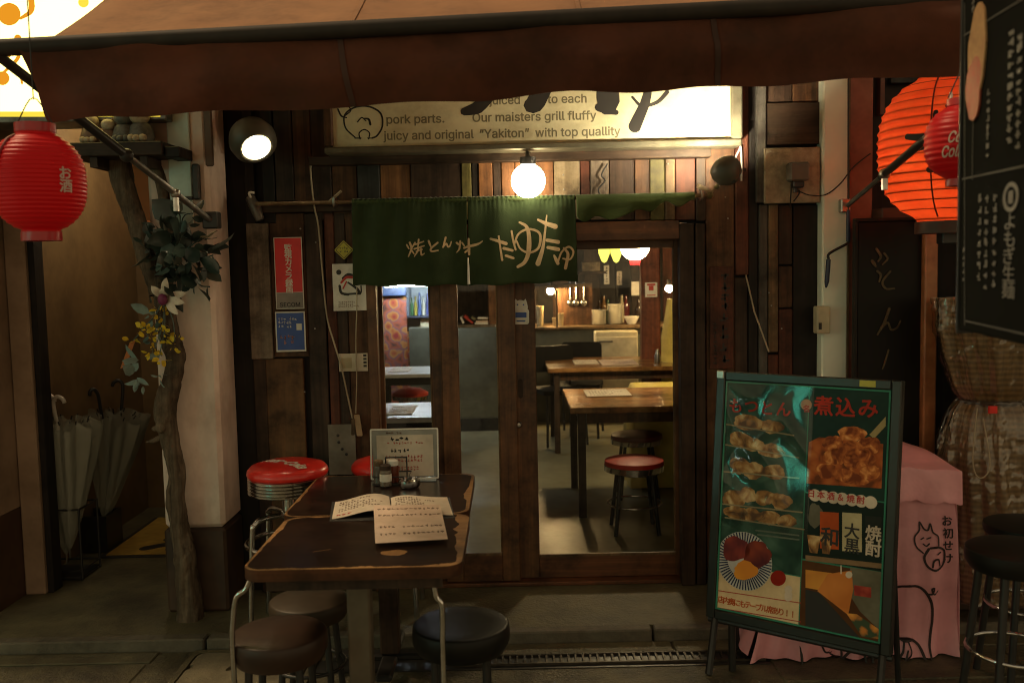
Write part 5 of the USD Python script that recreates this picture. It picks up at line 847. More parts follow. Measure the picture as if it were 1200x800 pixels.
# ============================================================ RIGHT: COLUMN, DARK DOORWAY, BANNER
YC = -.07; a, b, z0, z1 = R(963.5, 200, 994, 430, YC); cb = a
S = Thing('pale_column', 'pale green painted square column right of the restaurant front', 'column', ((a + b) / 2, YC, PLAT)); S.part('shaft', box(a, b, YC, .02, PLAT, 3.3, .008), TEALP)
PINKP = paint('pink_plaster', (.36, .15, .10), .7, c2=(.24, .09, .06), scale=5)
a2, b2, _, _ = R(995, 200, 1021, 430, YC + .02); S = Thing('pink_pilaster', 'reddish plaster pilaster standing against the pale column', 'pilaster', ((a2 + b2) / 2, YC, PLAT)); S.part('shaft', box(b + .004, b2, YC + .012, .02, PLAT, 3.3, .006), PINKP)
S.part('corner_bead', box(b - .002, b + .0035, YC - .003, YC + .0115, PLAT, 3.3), W['tan'])
NBX = b2 + .003
S = Thing('neighbour_house', 'dark neighbouring house front on the right behind the lanterns', 'house front', (2.4, .1, PLAT))
S.part('wall', box(NBX, 8, .02, .14, PLAT, 3.3), W['black']); S.part('beam', box(NBX, 2.6, -.16, .018, P(1040, 258, -.16)[2], P(1040, 249, -.16)[2] + .02, .004), paint('reddish_beam', (.10, .045, .03), .6))
a, b, z0, z1 = R(1031, 90, 1036, 108, -.02); S.part('bar', box(a, b, -.03, .018, z0 - .1, 3.2), paint('brown_bar', (.16, .07, .05), .6)); S.part('bar', box(b + .03, b + .3, -.02, .018, z1 - .03, z1 + .0, .003), W['slate'])
YB = -.20; a, b, z0, z1 = R(1004, 259, 1080, 560, YB)
S = Thing('black_signboard', 'tall black wooden signboard with faint gold brush characters beside the pilaster', 'signboard', ((a + b) / 2, YB, z0)); S.part('board', box(a, b, YB, YB + .03, z0, z1, .004), paint('black_lacquer', (.008, .007, .006), .45, c2=(.005, .0045, .004), spec=.2))
S.part('frame', cat(box(a - .012, a - .001, YB - .006, YB + .03, z0, z1), box(b + .001, b + .012, YB - .006, YB + .03, z0, z1), box(a - .012, b + .012, YB - .006, YB + .03, z1 + .001, z1 + .014)), W['black'])
GOLD = paint('dull_gold', (.13, .095, .045), .5, metal=.3, c2=(.05, .036, .018), scale=30)
gp = [stroke_poly([(1027, 292), (1032, 300), (1029, 306)], 3, 2), stroke_poly([(1022, 306), (1026, 312)], 4, 2), stroke_poly([(1036, 297), (1040, 303), (1034, 310)], 2.4, 1.6), stroke_poly([(1028, 318), (1032, 322), (1030, 330)], 3, 2), stroke_poly([(1043, 318), (1034, 330), (1038, 338), (1048, 338)], 2.6, 1.6), stroke_poly([(1042, 362), (1036, 378), (1028, 392)], 3.2, 2), stroke_poly([(1033, 384), (1040, 378), (1044, 386), (1051, 384), (1055, 376)], 2.4, 1.6),
      stroke_poly([(1041, 410), (1037, 424), (1034, 432)], 2.0, 1.4)]
S.parts('brush_character', [ink_on(union_all(gp[i:j]), YB - .002, .003) for i, j in ((0, 5), (5, 7), (7, 8))], GOLD)
a, b, z0, z1 = R(1081, 268, 1096, 520, -.22); S = Thing('copper_post', 'slim copper coloured post between the black signboard and the wrapped bundle', 'post', ((a + b) / 2, -.22, PLAT)); S.part('shaft', box(a, b, -.24, -.17, PLAT + .002, z1 + .02, .006), paint('copper_post_paint', (.40, .17, .07), .45, c2=(.26, .10, .04), scale=14)); S.part('cap', box(a - .03, b + .01, -.26, -.15, z1 + .021, z1 + .05, .005), DADO)
# the deep banner-like signboard at the right edge
L0, L1 = P(1124, 386, -2.05), P(1205, 419, -2.50)
L1[2] = L0[2]; bu = L1 - L0; bu /= np.linalg.norm(bu); bv = np.array([0, 0, 1.0]); bn = np.cross(bu, bv)
if np.dot(bn, EYE - L0) < 0: bn = -bn
BW_ = np.linalg.norm(L1 - L0) + .12
S = BS = Thing('black_banner_sign', 'large black hanging signboard with white vertical characters and a fried prawn at the right edge', 'signboard', L0)
fr3 = lambda m, u, v, n=0.0: place(m, L0 + bu * u + bv * v + bn * n, bu, bv, np.cross(bu, bv))
kk = 1 if np.dot(np.cross(bu, bv), bn) > 0 else -1
def bb(u0, u1, v0, v1, n0, n1, bev=0): 
    return fr3(box(u0, u1, v0, v1, min(n0 * kk, n1 * kk), max(n0 * kk, n1 * kk), bev), 0, 0)
BBLK = paint('banner_black', (.0065, .0075, .006), .85, c2=(.0045, .005, .004), scale=3, spec=.06)
S.part('panel', bb(0, BW_, 0, 1.35, -.03, 0, .003), BBLK); S.part('edge_strip', bb(-.012, -.001, -.01, 1.36, -.036, .006, .002), BLACKM)
def uv(px, py):
    h = hit(px, py, L0, bn) - L0; return np.dot(h, bu), np.dot(h, bv)
LINE = paint('banner_line', (.07, .07, .06), .6); WTX = paint('banner_white', (.20, .195, .175), .6)
def bline(p, q_, w):
    a, b = uv(*p), uv(*q_); return stroke_poly([a, ((a[0] + b[0]) / 2, (a[1] + b[1]) / 2), b], w, w)
ln = union_all([bline((1131, 5), (1131, 380), .004), bline((1128, 210), (1204, 194), .004), bline((1132, 376), (1204, 392), .004), bline((1130, 42), (1168, 18), .0035), bline((1168, 18), (1204, -4), .0035), bline((1141, 128), (1140, 210), .003)])
S.part('ruled_lines', fr3(prism(ln, .001), 0, 0, .0005 if kk > 0 else 0) if kk > 0 else fr3(prism(ln, .001), 0, 0, .002), LINE)
def bcol(px, py0, py1, n, w, text=None, m=WTX):
    u, v0 = uv(px, py0); _, v1 = uv(px, py1); out = []; st_ = (v0 - v1) / n
    for i in range(n):
        g = centred(cjk(text[i], st_ * .78, .001)).apply_scale([2.1, 1, 1]) if text else scribble(st_ * .9, st_ * .9, 1, 1, rng, fill=1, lw=.24); g = tri(g); w_ = g.bounds[1][0] - g.bounds[0][0]; g.apply_translation([-(g.bounds[0][0] + g.bounds[1][0]) / 2, -g.bounds[0][1], 0]); g.apply_scale([w / max(w_, 1e-6), 1, 1]) if not text else None
        out.append(fr3(g, u, v0 - (i + .9) * st_, .002))
    S.part('lettering', cat(out), m)
bcol(1185, 250, 352, 5, .05, 'よもぎ生麺')
uo, vo = uv(1186, 231); S.part('round_emblem', fr3(prism(affinity.scale(Point(0, 0).buffer(.03).difference(Point(0, 0).buffer(.021)).union(rrect(.018, .026, .004)), 1.5, 1.0), .001), uo, vo, .002), WTX)
g = fr3(prism(Point(0, 0).buffer(.05).difference(Point(0, 0).buffer(.036)).union(rrect(.035, .05, .008)), .001), *uv(1186, 228), .002) if False else None
for px, a_, b_, n, w in ((1150, 225, 330, 8, .022), (1158, 226, 340, 9, .022), (1168, 224, 338, 9, .022), (1131, 288, 330, 5, .014), (1160, 102, 185, 8, .018), (1187, 30, 168, 11, .030), (1197, 36, 175, 11, .026), (1142, -4, 15, 2, .02)): bcol(px, a_, b_, n, w)
u0, v0 = uv(1147, 30); u1, v1 = uv(1143, 118); pw_ = abs(uv(1156, 75)[0] - uv(1132, 75)[0])
S.part('prawn', fr3(prism(stroke_poly([(u0 + .01, v0), ((u0 + u1) / 2 + .01, v0 + (v1 - v0) * .3), (u0, v0 + (v1 - v0) * .64)], pw_ * .62, pw_ * .7, pw_ * .85), .004), 0, 0, .001), paint('prawn_batter', (.48, .30, .13), .6, c2=(.36, .20, .09), scale=60))
S.part('prawn_tail', fr3(prism(stroke_poly([(u0, v0 + (v1 - v0) * .64), (u1 - .005, v0 + (v1 - v0) * .8), (u1, v1)], pw_ * .5, pw_ * .6, pw_ * .72), .004), 0, 0, .0012), paint('prawn_tail_red', (.42, .07, .04), .5, c2=(.36, .13, .07), scale=60))
S.part('hanger', bb(.05, .08, 1.355, 1.9, -.02, -.005), BLACKM); S.part('hanger', bb(BW_ - .08, BW_ - .05, 1.355, 1.9, -.02, -.005), BLACKM)

# wrapped reed bundle
yb = -.50; w0, w1 = P(1157, 470, yb), P(1157, 470, yb); s3 = (yb - EYE[1]) / F
REED = usdkit.material(stage, lk('wrapped_reed'), {'g': ('geometry', {}), 'w1': ('wave_texture', {'wave_type': 'bands', 'bands_direction': 'z', 'scale': 14.0, 'distortion': 1.2, 'detail': 2.0}), 'mp': ('mapping', {'scale': (60, 60, 2)}), 'n': ('noise_texture', {'scale': 1.0, 'detail': 4.0}), 'mx': ('mix', {'mix_type': 'mix', 'fac': .72}),
      'r': ('rgb_ramp', {'ramp': [(.25, (.085, .046, .018)), (.55, (.17, .10, .042)), (.8, (.27, .165, .075))]}), 'n2': ('noise_texture', {'scale': 16.0, 'detail': 3.0, 'distortion': 1.0}), 'b': ('bump', {'strength': .9, 'distance': .03}),
      'p': ('principled_bsdf', {'roughness': .6, 'coat_weight': .8, 'coat_roughness': .12})}, [('g.position', 'w1.vector'), ('g.position', 'mp.vector'), ('mp.vector', 'n.vector'), ('w1.fac', 'mx.color1'), ('n.fac', 'mx.color2'), ('mx.color', 'r.fac'), ('r.color', 'p.base_color'), ('g.position', 'n2.vector'), ('n2.fac', 'b.height'), ('b.normal', 'p.coat_normal')], surface='p.BSDF')
zt = P(1157, 470, yb)[2]; zb_ = P(1157, 700, yb)[2]; ztop = zt + .42
T = Thing('wrapped_bundle', 'tall tan reed bundle wrapped in clear plastic and tied at the waist', 'bundle', (P(1160, 470, yb)[0], yb, zb_))
cx_ = P(1176, 470, yb)[0]
def bundle(U, V):
    a = U * 2 * math.pi; z = zb_ + (ztop - zb_) * V; k = (z - zt); rad = np.where(k < 0, .135 + .058 * np.clip(-k / .25, 0, 1) ** .6 + .015 * np.clip(-k / .7, 0, 1), .135 + .075 * np.clip(k / .3, 0, 1) ** .8)
    f = 1 + .05 * np.cos(11 * a + 3 * V) + .035 * np.cos(23 * a + 9 * V) + .03 * np.sin(5 * a + 14 * V); pinch = np.exp(-(k / .035) ** 2); rad = rad * (1 - .12 * pinch) * f
    return cx_ + rad * np.cos(a) * 1.05, yb + .06 + rad * np.sin(a) * .8, z
T.part('body', sheet(bundle, 130, 70, .004), REED, True)
def wrap_fn(U, V):
    x, y, z = bundle(U, V); c = np.stack([x, y, z], -1); d = c - np.array([cx_, yb + .06, 0]); d[..., 2] = 0; d /= np.linalg.norm(d, axis=-1, keepdims=True); n = meshkit.fbm(c * [11, 11, 8], 4, 31); n2 = np.abs(meshkit.fbm(c * [16, 16, 10] + 7, 3, 9) - .5)
    c = c + d * (.010 + .012 * n + .007 * np.exp(-(n2 / .06) ** 2))[..., None]; return c[..., 0], c[..., 1], c[..., 2]
WRAP = clear_sheet('clear_wrap', (.97, .96, .93), .06, 1.75)
T.part('plastic_wrap', sheet(wrap_fn, 200, 130, .0006), WRAP, True)
T.part('tie_band', ring((0, 0, 0), .128, .010, 40, 8).apply_transform(np.array([[1.08, 0, 0, cx_], [0, .84, 0, yb + .06], [0, 0, 1, zt - .005], [0, 0, 0, 1]])), W['dark'], True); T.part('red_tag', box(cx_ - .11, cx_ - .075, yb - .10, yb - .09, zt - .035, zt - .005, .002), REDV)
T.part('cord', tube(spl([P(1145, 478, yb - .12), P(1140, 540, yb - .16), P(1148, 560, yb - .16), P(1160, 545, yb - .16), P(1152, 490, yb - .13)], 5), .003, 5), CORDM, True)
T = Thing('low_plinth', 'dark low plinth with pale edge under the wrapped bundle', 'plinth', (1.9, -.4, 0)); a = P(1112, 720, -.42)
T.part('block', box(a[0], 3.0, -.42, .0, PLAT + .001, zb_ - .014, .006), DADO); T.part('edge', box(a[0] - .004, 3.0, -.427, -.02, zb_ - .013, zb_ - .001, .003), W['tan'])
T = Thing('dark_signpost', 'dark leaning board standing right of the wrapped bundle', 'board', (2.1, -.4, PLAT)); T.part('board', box(cx_ + .22, 3.2, -.36, -.30, zb_, 2.4), W['dark'])

# pink covered freezer
PINK = paint('pink_vinyl_cloth', (.93, .45, .52), .36, c2=(.84, .38, .45), scale=3, bump=.5, bscale=7, grime=.35)
yf = -.73; FLz = 0.0
c_tr = P(1120, 550, yf); xl = P(905, 700, yf)[0]; xr = c_tr[0]; zt_f = c_tr[2]; ztb = zt_f + .17
T = Thing('pink_covered_freezer', 'chest freezer under a pink vinyl cover with pig drawings behind the menu board', 'covered freezer', ((xl + xr) / 2, yf, 0))
def pf(U, V):
    V2 = V; z = .012 + (zt_f - .012) * (1 - V2); flare = .09 * V2 ** 2; x = (xl - flare * 1.2) + (xr + .0 - xl + flare * 1.2) * U; y = yf - .018 * np.sin(U * 23 + V2 * 2) * V2 - .012 * np.sin(U * 51 + 1.3) * V2 - .010 * np.sin(V2 * 9 + U * 4) - .05 * V2; return x, y, z
T.part('front_sheet', sheet(pf, 60, 20, .004), PINK, True)
def ps(U, V):
    z = .03 + (zt_f - .03) * (1 - V); y = yf + .001 + (.54) * U - .05 * V * (1 - U); x = xr + .010 * np.sin(U * 14 + V * 3) * V; z = z + .010 * U * (1 - V); return x, y, z
T.part('side_sheet', sheet(ps, 24, 16, .004), PINK, True)
def pl_(U, V):
    z = .03 + (zt_f - .03) * (1 - V); y = yf + .001 + .54 * U - .05 * V; x = xl - .11 * V ** 2 + .012 * np.sin(U * 14 + V * 3) * V; z = z + .010 * U * (1 - V); return x, y, z
T.part('side_sheet', sheet(pl_, 24, 16, .004), PINK, True)
def pt(U, V): return xl - .02 + (xr - xl + .035) * U, yf - .018 + .56 * V, zt_f + .006 + .012 * V + .008 * np.sin(U * 11 + V * 6) + .004 * np.sin(U * 29) 
T.part('top_sheet', sheet(pt, 40, 20, .004), PINK, True)
def pv(U, V): return xl - .02 + (xr - xl + .035) * U, yf - .020 - .016 * V - .008 * np.sin(U * 30) * V, zt_f + .006 + .008 * np.sin(U * 11) + .004 * np.sin(U * 29) - (.125 + .003 * np.sin(U * 33 + 2 * np.sin(U * 7)) + .002 * np.sin(U * 97)) * V
T.part('flap', sheet(pv, 90, 8, .003), PINK, True)
MARK = flat('marker_ink', (.03, .014, .016), .5)
def on_front(polys, off=.004):
    from shapely.ops import transform
    def f(x, y):
        pts = [P(a, b, yf - .03) for a, b in zip(np.atleast_1d(x), np.atleast_1d(y))]; return np.array([p[0] for p in pts]), np.array([p[2] for p in pts])
    g = front(prism(transform(f, union_all(polys)), .001), 0, 0, 0); v, fc = trimesh.remesh.subdivide_to_size(g.vertices, g.faces, .03); v = np.array(v)
    V = 1 - (v[:, 2] - .03) / (zt_f - .03); fl = .09 * V ** 2 * 1.2; U = (v[:, 0] - xl + fl) / (xr - xl + fl); v[:, 1] += pf(U, V)[1] - .003 - off * .2; return trimesh.Trimesh(v, fc, process=False)
s_ = stroke_poly
T.part('pig_drawing', on_front([s_([(1081, 647), (1074, 640), (1073, 630), (1079, 622), (1080, 613), (1084, 620), (1088, 621), (1091, 614), (1093, 623), (1099, 628), (1099, 638)], 1.76, 1.76), s_([(1087, 642), (1082, 652), (1085, 662), (1094, 666), (1104, 662), (1107, 652), (1106, 644), (1098, 640), (1089, 641)], 2.43, 2.43), s_([(1090, 662), (1092, 655), (1098, 654), (1100, 661)], 2.03, 2.03), s_([(1080, 632), (1083, 630)], 1.35, 1.35), s_([(1086, 631), (1090, 629)], 1.35, 1.35), s_([(1082, 637), (1085, 639), (1088, 636)], 1.49, 1.49), s_([(1097, 648), (1101, 646)], 1.62, 1.62)]), MARK)
T.part('pig_drawing', on_front([s_([(1046, 690), (1058, 686), (1072, 685), (1082, 691), (1089, 705), (1090, 722), (1087, 738), (1085, 755), (1088, 777), (1085, 783)], 2.16, 1.89, 3.51), s_([(1050, 748), (1062, 745), (1073, 752), (1079, 766), (1082, 779), (1090, 783)], 2.43, 1.89, 3.24), s_([(1084, 694), (1090, 693), (1092, 687), (1089, 688), (1092, 694), (1098, 691)], 2.16, 1.62), s_([(1048, 744), (1057, 748), (1066, 746)], 2.70, 2.70), s_([(1057, 748), (1055, 760), (1050, 771), (1055, 772), (1060, 758)], 1.76, 1.76), s_([(1061, 748), (1064, 760), (1058, 768)], 1.62, 1.62)]), MARK)
T.part('pig_drawing', on_front([s_([(962, 754), (966, 762), (974, 763)], 2.16, 2.16), s_([(978, 755), (972, 764), (984, 770), (986, 760)], 1.89, 1.89), s_([(996, 756), (990, 764), (984, 774)], 2.03, 1.76), s_([(965, 752), (980, 753), (992, 752)], 1.89, 1.62)]), MARK)
tg = []
for ch, (px, py) in zip('お初せけ', ((1112, 606), (1112, 620), (1111, 634), (1111, 649))):
    g = centred(cjk(ch, .030, .001, True)); q = P(px, py + 5, yf - .03); g = front(g, q[0], 0, q[2]); v = np.array(g.vertices); V = 1 - (v[:, 2] - .03) / (zt_f - .03); fl = .09 * V ** 2 * 1.2; v[:, 1] += pf((v[:, 0] - xl + fl) / (xr - xl + fl), V)[1] - .0035; g.vertices = v; tg.append(g)
T.part('lettering', cat(tg), MARK)
T.parts('cord', ([tube(spl([P(px, 755, yf - .06), P(px + d, 775, yf - .08), P(px + 1.5 * d, 800, yf - .10)], 5), .005, 6) for px, d in ((938, 2), (1010, 5), (1022, 1))]), INK, True)

# the menu board on legs
MBL, MBR = P(828, 724, -.82), P(1044, 766, -1.22); MBR[2] = MBL[2] = (MBL[2] + MBR[2]) / 2 
mu = MBR - MBL; MW = np.linalg.norm(mu); mu /= MW; nh = np.cross(mu, [0, 0, 1.0]); nh /= np.linalg.norm(nh)
if np.dot(nh, EYE - MBL) < 0: nh = -nh
tilt = math.radians(7); mv = np.array([0, 0, 1.0]) * math.cos(tilt) - nh * math.sin(tilt); mn = np.cross(mu, mv); 
def muv(px, py):
    h = hit(px, py, MBL, mn) - MBL; return np.dot(h, mu), np.dot(h, mv)
MH = (muv(840, 434)[1] + muv(1053, 446)[1]) / 2
S = MB = Thing('menu_board', 'green framed standing menu board with food photographs on black legs', 'menu board', (MBL[0] + mu[0] * MW / 2, MBL[1], 0))
def mb(u0, u1, v0, v1, n0, n1, bev=0): return place(box(u0, u1, v0, v1, n0, n1, bev), MBL, mu, mv, mn)
FRM = paint('black_green_frame', (.012, .016, .014), .3, c2=(.008, .011, .010)); fwid = .034
S.part('backing', mb(.01, MW - .01, .01, MH - .01, -.03, -.004), BLACKM)
S.part('frame', mb(0, fwid, 0, MH, -.034, .012, .004), FRM); S.part('frame', mb(MW - fwid, MW, 0, MH, -.034, .012, .004), FRM); S.part('frame', mb(fwid + .0005, MW - fwid - .0005, 0, fwid, -.033, .011, .004), FRM); S.part('frame', mb(fwid + .0005, MW - fwid - .0005, MH - fwid, MH, -.033, .011, .004), FRM)
S.part('corner_cap', mb(-.002, .03, MH - .03, MH + .002, -.02, .0145, .004), STEEL)
a = muv(1018, 440); S.part('yellow_tag', mb(a[0] - .026, a[0] + .028, MH - fwid + .006, MH - .006, .0115, .0135), YELS)
us = lambda px, py: muv(px, py)
def mpoly(pl, n, d, m, name='photo', smooth=False):
    from shapely.ops import transform
    def f(x, y):
        q = [us(a, b) for a, b in zip(np.atleast_1d(x), np.atleast_1d(y))]; return np.array([p[0] for p in q]), np.array([p[1] for p in q])
    return S.part(name, place(prism(transform(f, pl), d), MBL + mn * n, mu, mv), m)
def q4(*p): return Polygon(p)
iu0, iu1, iv0, iv1 = fwid + .002, MW - fwid - .002, fwid + .002, MH - fwid - .002
PGREEN = paint('poster_dark_green', (.022, .055, .042), .35, spec=.1, c2=(.012, .032, .026), scale=4); BORD = paint('poster_green_line', (.06, .30, .20), .35, spec=.1)
S.part('poster', mb(iu0, iu1, iv0, iv1, -.003, -.001), BORD)
for e_ in ((iu0, iu0 + .006, iv0, iv1), (iu1 - .006, iu1, iv0, iv1), (iu0 + .0065, iu1 - .0065, iv1 - .006, iv1), (iu0 + .0065, iu1 - .0065, iv0, iv0 + .006)): S.part('inner_edge', mb(*e_, 0.0, .005), BORD)
um = us(942, 600)[0]
def cell(u0, u1, v0, v1, m, name='photo', n=-.0006): return S.part(name, mb(u0, u1, v0, v1, n - .0008, n + .0004), m)
vA = us(945, 576)[1]; vB = us(945, 656)[1]; vC = us(880, 630)[1] - .0
g_ = .004
def food(name, cols, scale, dist=1.5, rough=.4, feat='f1', mixf=.55):
    return usdkit.material(stage, lk(name), {'g': ('geometry', {}), 'v': ('voronoi_texture', {'scale': scale, 'feature': feat}), 'n': ('noise_texture', {'scale': scale * .6, 'detail': 5.0, 'distortion': dist}), 'a': ('mix', {'mix_type': 'mix', 'fac': mixf}), 'r': ('rgb_ramp', {'ramp': cols}), 'p': ('principled_bsdf', {'roughness': rough, 'specular_ior_level': .1})},
       [('g.position', 'v.vector'), ('g.position', 'n.vector'), ('v.distance', 'a.color1'), ('n.fac', 'a.color2'), ('a.color', 'r.fac'), ('r.color', 'p.base_color')], surface='p.BSDF')
STEW = food('stew_print', [(.25, (.85, .46, .20)), (.36, (.75, .30, .09)), (.46, (.50, .14, .035)), (.6, (.20, .045, .015))], 40, 1.2, mixf=.84); BROTH = food('broth_print', [(.3, (.58, .19, .05)), (.5, (.42, .10, .025)), (.65, (.16, .045, .015))], 22); SKEW = food('skewer_print', [(.22, (.92, .78, .50)), (.36, (.66, .46, .22)), (.48, (.40, .20, .07)), (.62, (.12, .06, .03))], 34, .9, mixf=.86)
GRNF = food('wrap_film_print', [(.3, (.08, .16, .12)), (.5, (.03, .075, .055)), (.65, (.018, .045, .035))], 12)
cell(iu0 + g_, um - g_ / 2, vB - .06, iv1 - g_, GRNF); cell(um + g_ / 2, iu1 - g_, vA, iv1 - g_, PGREEN); cell(um + g_ / 2, iu1 - g_, vB + g_, vA - g_, paint('poster_black_green', (.015, .028, .022), .35, spec=.1)); PBEI = paint('poster_beige', (.86, .68, .42), .4, spec=.1, c2=(.80, .62, .37)); cell(iu0 + g_, um - g_ / 2, iv0 + g_, vB - .064, PBEI); cell(um + g_ / 2, iu1 - g_, iv0 + g_, vB - g_ * .5, paint('poster_brown', (.13, .055, .02), .4, spec=.1, c2=(.09, .035, .015)))
# skewers (left top)
def wob(cx, cy, w, h, ang, seed):
    r = np.random.default_rng(seed); a = np.linspace(0, 2 * math.pi, 22, endpoint=False); rr = 1 + .16 * (r.random(22) - .5) + .08 * np.sin(3 * a + seed); return affinity.rotate(Polygon(np.stack([cx + w * rr * np.cos(a), cy + h * rr * np.sin(a)], 1)), ang)
for i, (cx, cy, w, h, an) in enumerate(((905, 528, 16, 8, 8), (884, 521, 12, 8, 5), (868, 515, 14, 9, 8), (866, 545, 11, 10, 0), (882, 551, 13, 10, 10), (907, 553, 13, 9, 5), (860, 584, 14, 10, 5), (876, 580, 11, 9, 10), (896, 583, 12, 9, 0), (915, 587, 13, 9, 8), (862, 600, 14, 7, 5), (900, 606, 15, 8, 8), (922, 610, 12, 7, 5), (880, 603, 12, 8, 0), (877, 495, 18, 9, 8), (905, 500, 13, 8, 8))): mpoly(wob(cx, cy, w, h, an, i), -.0003 + .00025 * (i % 3), .0004, SKEW)
for a_, b_ in (((846, 520), (936, 536)), ((846, 552), (936, 560)), ((846, 590), (940, 600)), ((850, 606), (942, 620)), ((846, 496), (930, 510))): mpoly(LineString([a_, b_]).buffer(.8), .0005, .0004, paint('stick%d' % a_[1], (.40, .33, .20), .5, spec=.1), 'print')
mpoly(union_all([LineString([(886, 621), (936, 627)]).buffer(.9), LineString([(888, 626), (936, 632)]).buffer(.9)]), 0, .0006, paint('print_grey', (.18, .22, .18), .5, spec=.1), 'print')
# stew (right top)
mpoly(q4((948, 518), (960, 512), (1035, 520), (1033, 572), (945, 566)), -.0001, .0004, BROTH)
for i, (cx, cy, w, h, an) in enumerate(((998, 508, 17, 9, 0), (976, 519, 12, 9, -10), (1019, 521, 13, 10, 10), (995, 526, 13, 9, 0), (978, 535, 13, 9, 8), (1012, 537, 14, 9, 0), (1000, 541, 12, 8, 5), (968, 551, 12, 9, 0), (990, 556, 15, 8, 5), (1020, 553, 12, 8, 0), (1003, 562, 15, 6, 4))): mpoly(wob(cx, cy, w, h, an, i + 40), .0002 + .0003 * (i % 3), .0004, STEW)
mpoly(q4((1019, 509), (1024, 514), (1038, 499), (1038, 488)), .0003, .0004, paint('spoon_print', (.52, .42, .20), .4, spec=.1))
RBR = paint('board_red_brush', (.55, .05, .03), .45, spec=.1)
def mtext(s, px, py, h, m, bold=True, n=.0012, pitch=None, name='lettering', it=0):
    u, v = us(px, py); out = []; x = 0
    for ch in s:
        g = centred(cjk(ch, h, .0006, bold)); 
        if it: 
            sh = np.eye(4); sh[0, 1] = it; g.apply_transform(sh)
        g.apply_translation([x, 0, 0]); x += (pitch or h * 1.25); out.append(g)
    return S.part(name, place(cat(out), MBL + mu * u + mv * v + mn * n, mu, mv), m)
mtext('もつとん', 862, 475, .042, RBR, pitch=.062); mtext('煮込み', 965, 475, .052, RBR, pitch=.078)
u, v = us(945, 474); S.part('badge', place(prism(Point(0, 0).buffer(.020), .0012), MBL + mu * u + mv * v + mn * .001, mu, mv), paint('badge_cream', (.55, .32, .20), .5, spec=.1)); mtext('名', 945, 478.5, .020, REDINK, n=.0026)
WOUT = paint('white_outline', (.88, .76, .62), .5, spec=.1); u, v = us(987, 584)
S.part('title_outline', place(prism(union_all([Point(-.096 + i * .0322, .0).buffer(.0215) for i in range(7)]), .0008), MBL + mu * u + mv * v + mn * .0006, mu, mv), WOUT); mtext('日本酒&焼酎', 951, 578, .021, REDINK, pitch=.0345, n=.0016)
# bottles (right middle)
for px0, px1, py0, py1, m, tx, tm in ((961, 983, 599, 642, paint('label_orange', (.72, .13, .03), .4, spec=.1), '和', INK), (987, 1010, 600, 645, paint('label_cream', (.75, .66, .40), .4, spec=.1), '大黒', INK), (1014, 1033, 604, 647, paint('label_black', (.03, .035, .03), .4, spec=.1), '焼酎', WOUT)):
    mpoly(q4((px0, py0), (px1, py0 + 1.5), (px1, py1 + 1.5), (px0, py1)), .0003, .0004, m)
    cc = (px0 + px1) / 2; k = len(tx)
    for j, ch in enumerate(tx): mtext(ch, cc, (py0 + py1) / 2 + (j + .5 - k / 2) * 18 + 8, .040 if k > 1 else .05, tm, n=.0010)
mpoly(q4((946, 626), (962, 628), (958, 648), (949, 647)).union(q4((961, 624), (977, 626), (972, 649), (964, 648))), .0008, .0004, SKEW); mpoly(q4((944, 650), (1034, 660), (1034, 666), (944, 656)), .0003, .0004, paint('shelf_print', (.34, .22, .12), .5, spec=.1)); mpoly(wob(956, 604, 9, 14, 0, 77), .0001, .0004, paint('jug_print', (.20, .19, .14), .4, spec=.1))
# eggs on a striped plate (left bottom)
ux, vx = us(872, 657); pr = abs(us(905, 657)[0] - us(840, 657)[0]) / 2; pc = MBL + mu * ux + mv * vx
S.part('plate_print', place(prism(Point(0, 0).buffer(pr, 20), .0008), pc + mn * .0004, mu, mv), paint('plate_blue_white', (.70, .72, .72), .35, spec=.1))
S.part('plate_print', place(prism(union_all([LineString([(pr * .62 * math.cos(t), pr * .62 * math.sin(t)), (pr * .97 * math.cos(t), pr * .97 * math.sin(t))]).buffer(pr * .022) for t in np.linspace(0, 2 * math.pi, 56, endpoint=False)]), .0006), pc + mn * .0010, mu, mv), paint('plate_navy', (.035, .05, .11), .35, spec=.1))
for cx, cy, w, h, m in ((862, 643, 16, 15, food('egg_dark', [(.3, (.40, .07, .045)), (.6, (.14, .03, .035))], 14)), (887, 650, 16, 17, food('egg_dark2', [(.3, (.28, .055, .03)), (.6, (.10, .022, .028))], 14)), (874, 668, 14, 11, food('egg_yolk', [(.3, (.90, .42, .05)), (.6, (.75, .28, .04))], 9))): mpoly(wob(cx, cy, w, h, 0, int(cx)), .0012 + (.0004 if cy > 660 else .0), .0006, m)
mpoly(Point(912, 677).buffer(9), .0004, .0006, paint('red_dot', (.45, .03, .015), .45, spec=.1)); mpoly(union_all([rrect(9, 12, 4, 924, 698), Point(924, 690).buffer(4.5)]), .0004, .0006, WOUT)
mtext('店内奥にもテーブル席あり!!', 845, 702, .0205, paint('board_orange_text', (.60, .12, .03), .5, spec=.1), pitch=.0212, n=.0003)
mpoly(union_all([LineString([(838, 691), (938, 706)]).buffer(.5), LineString([(838, 711), (938, 728)]).buffer(.5)]), .0003, .0004, REDINK, 'print')
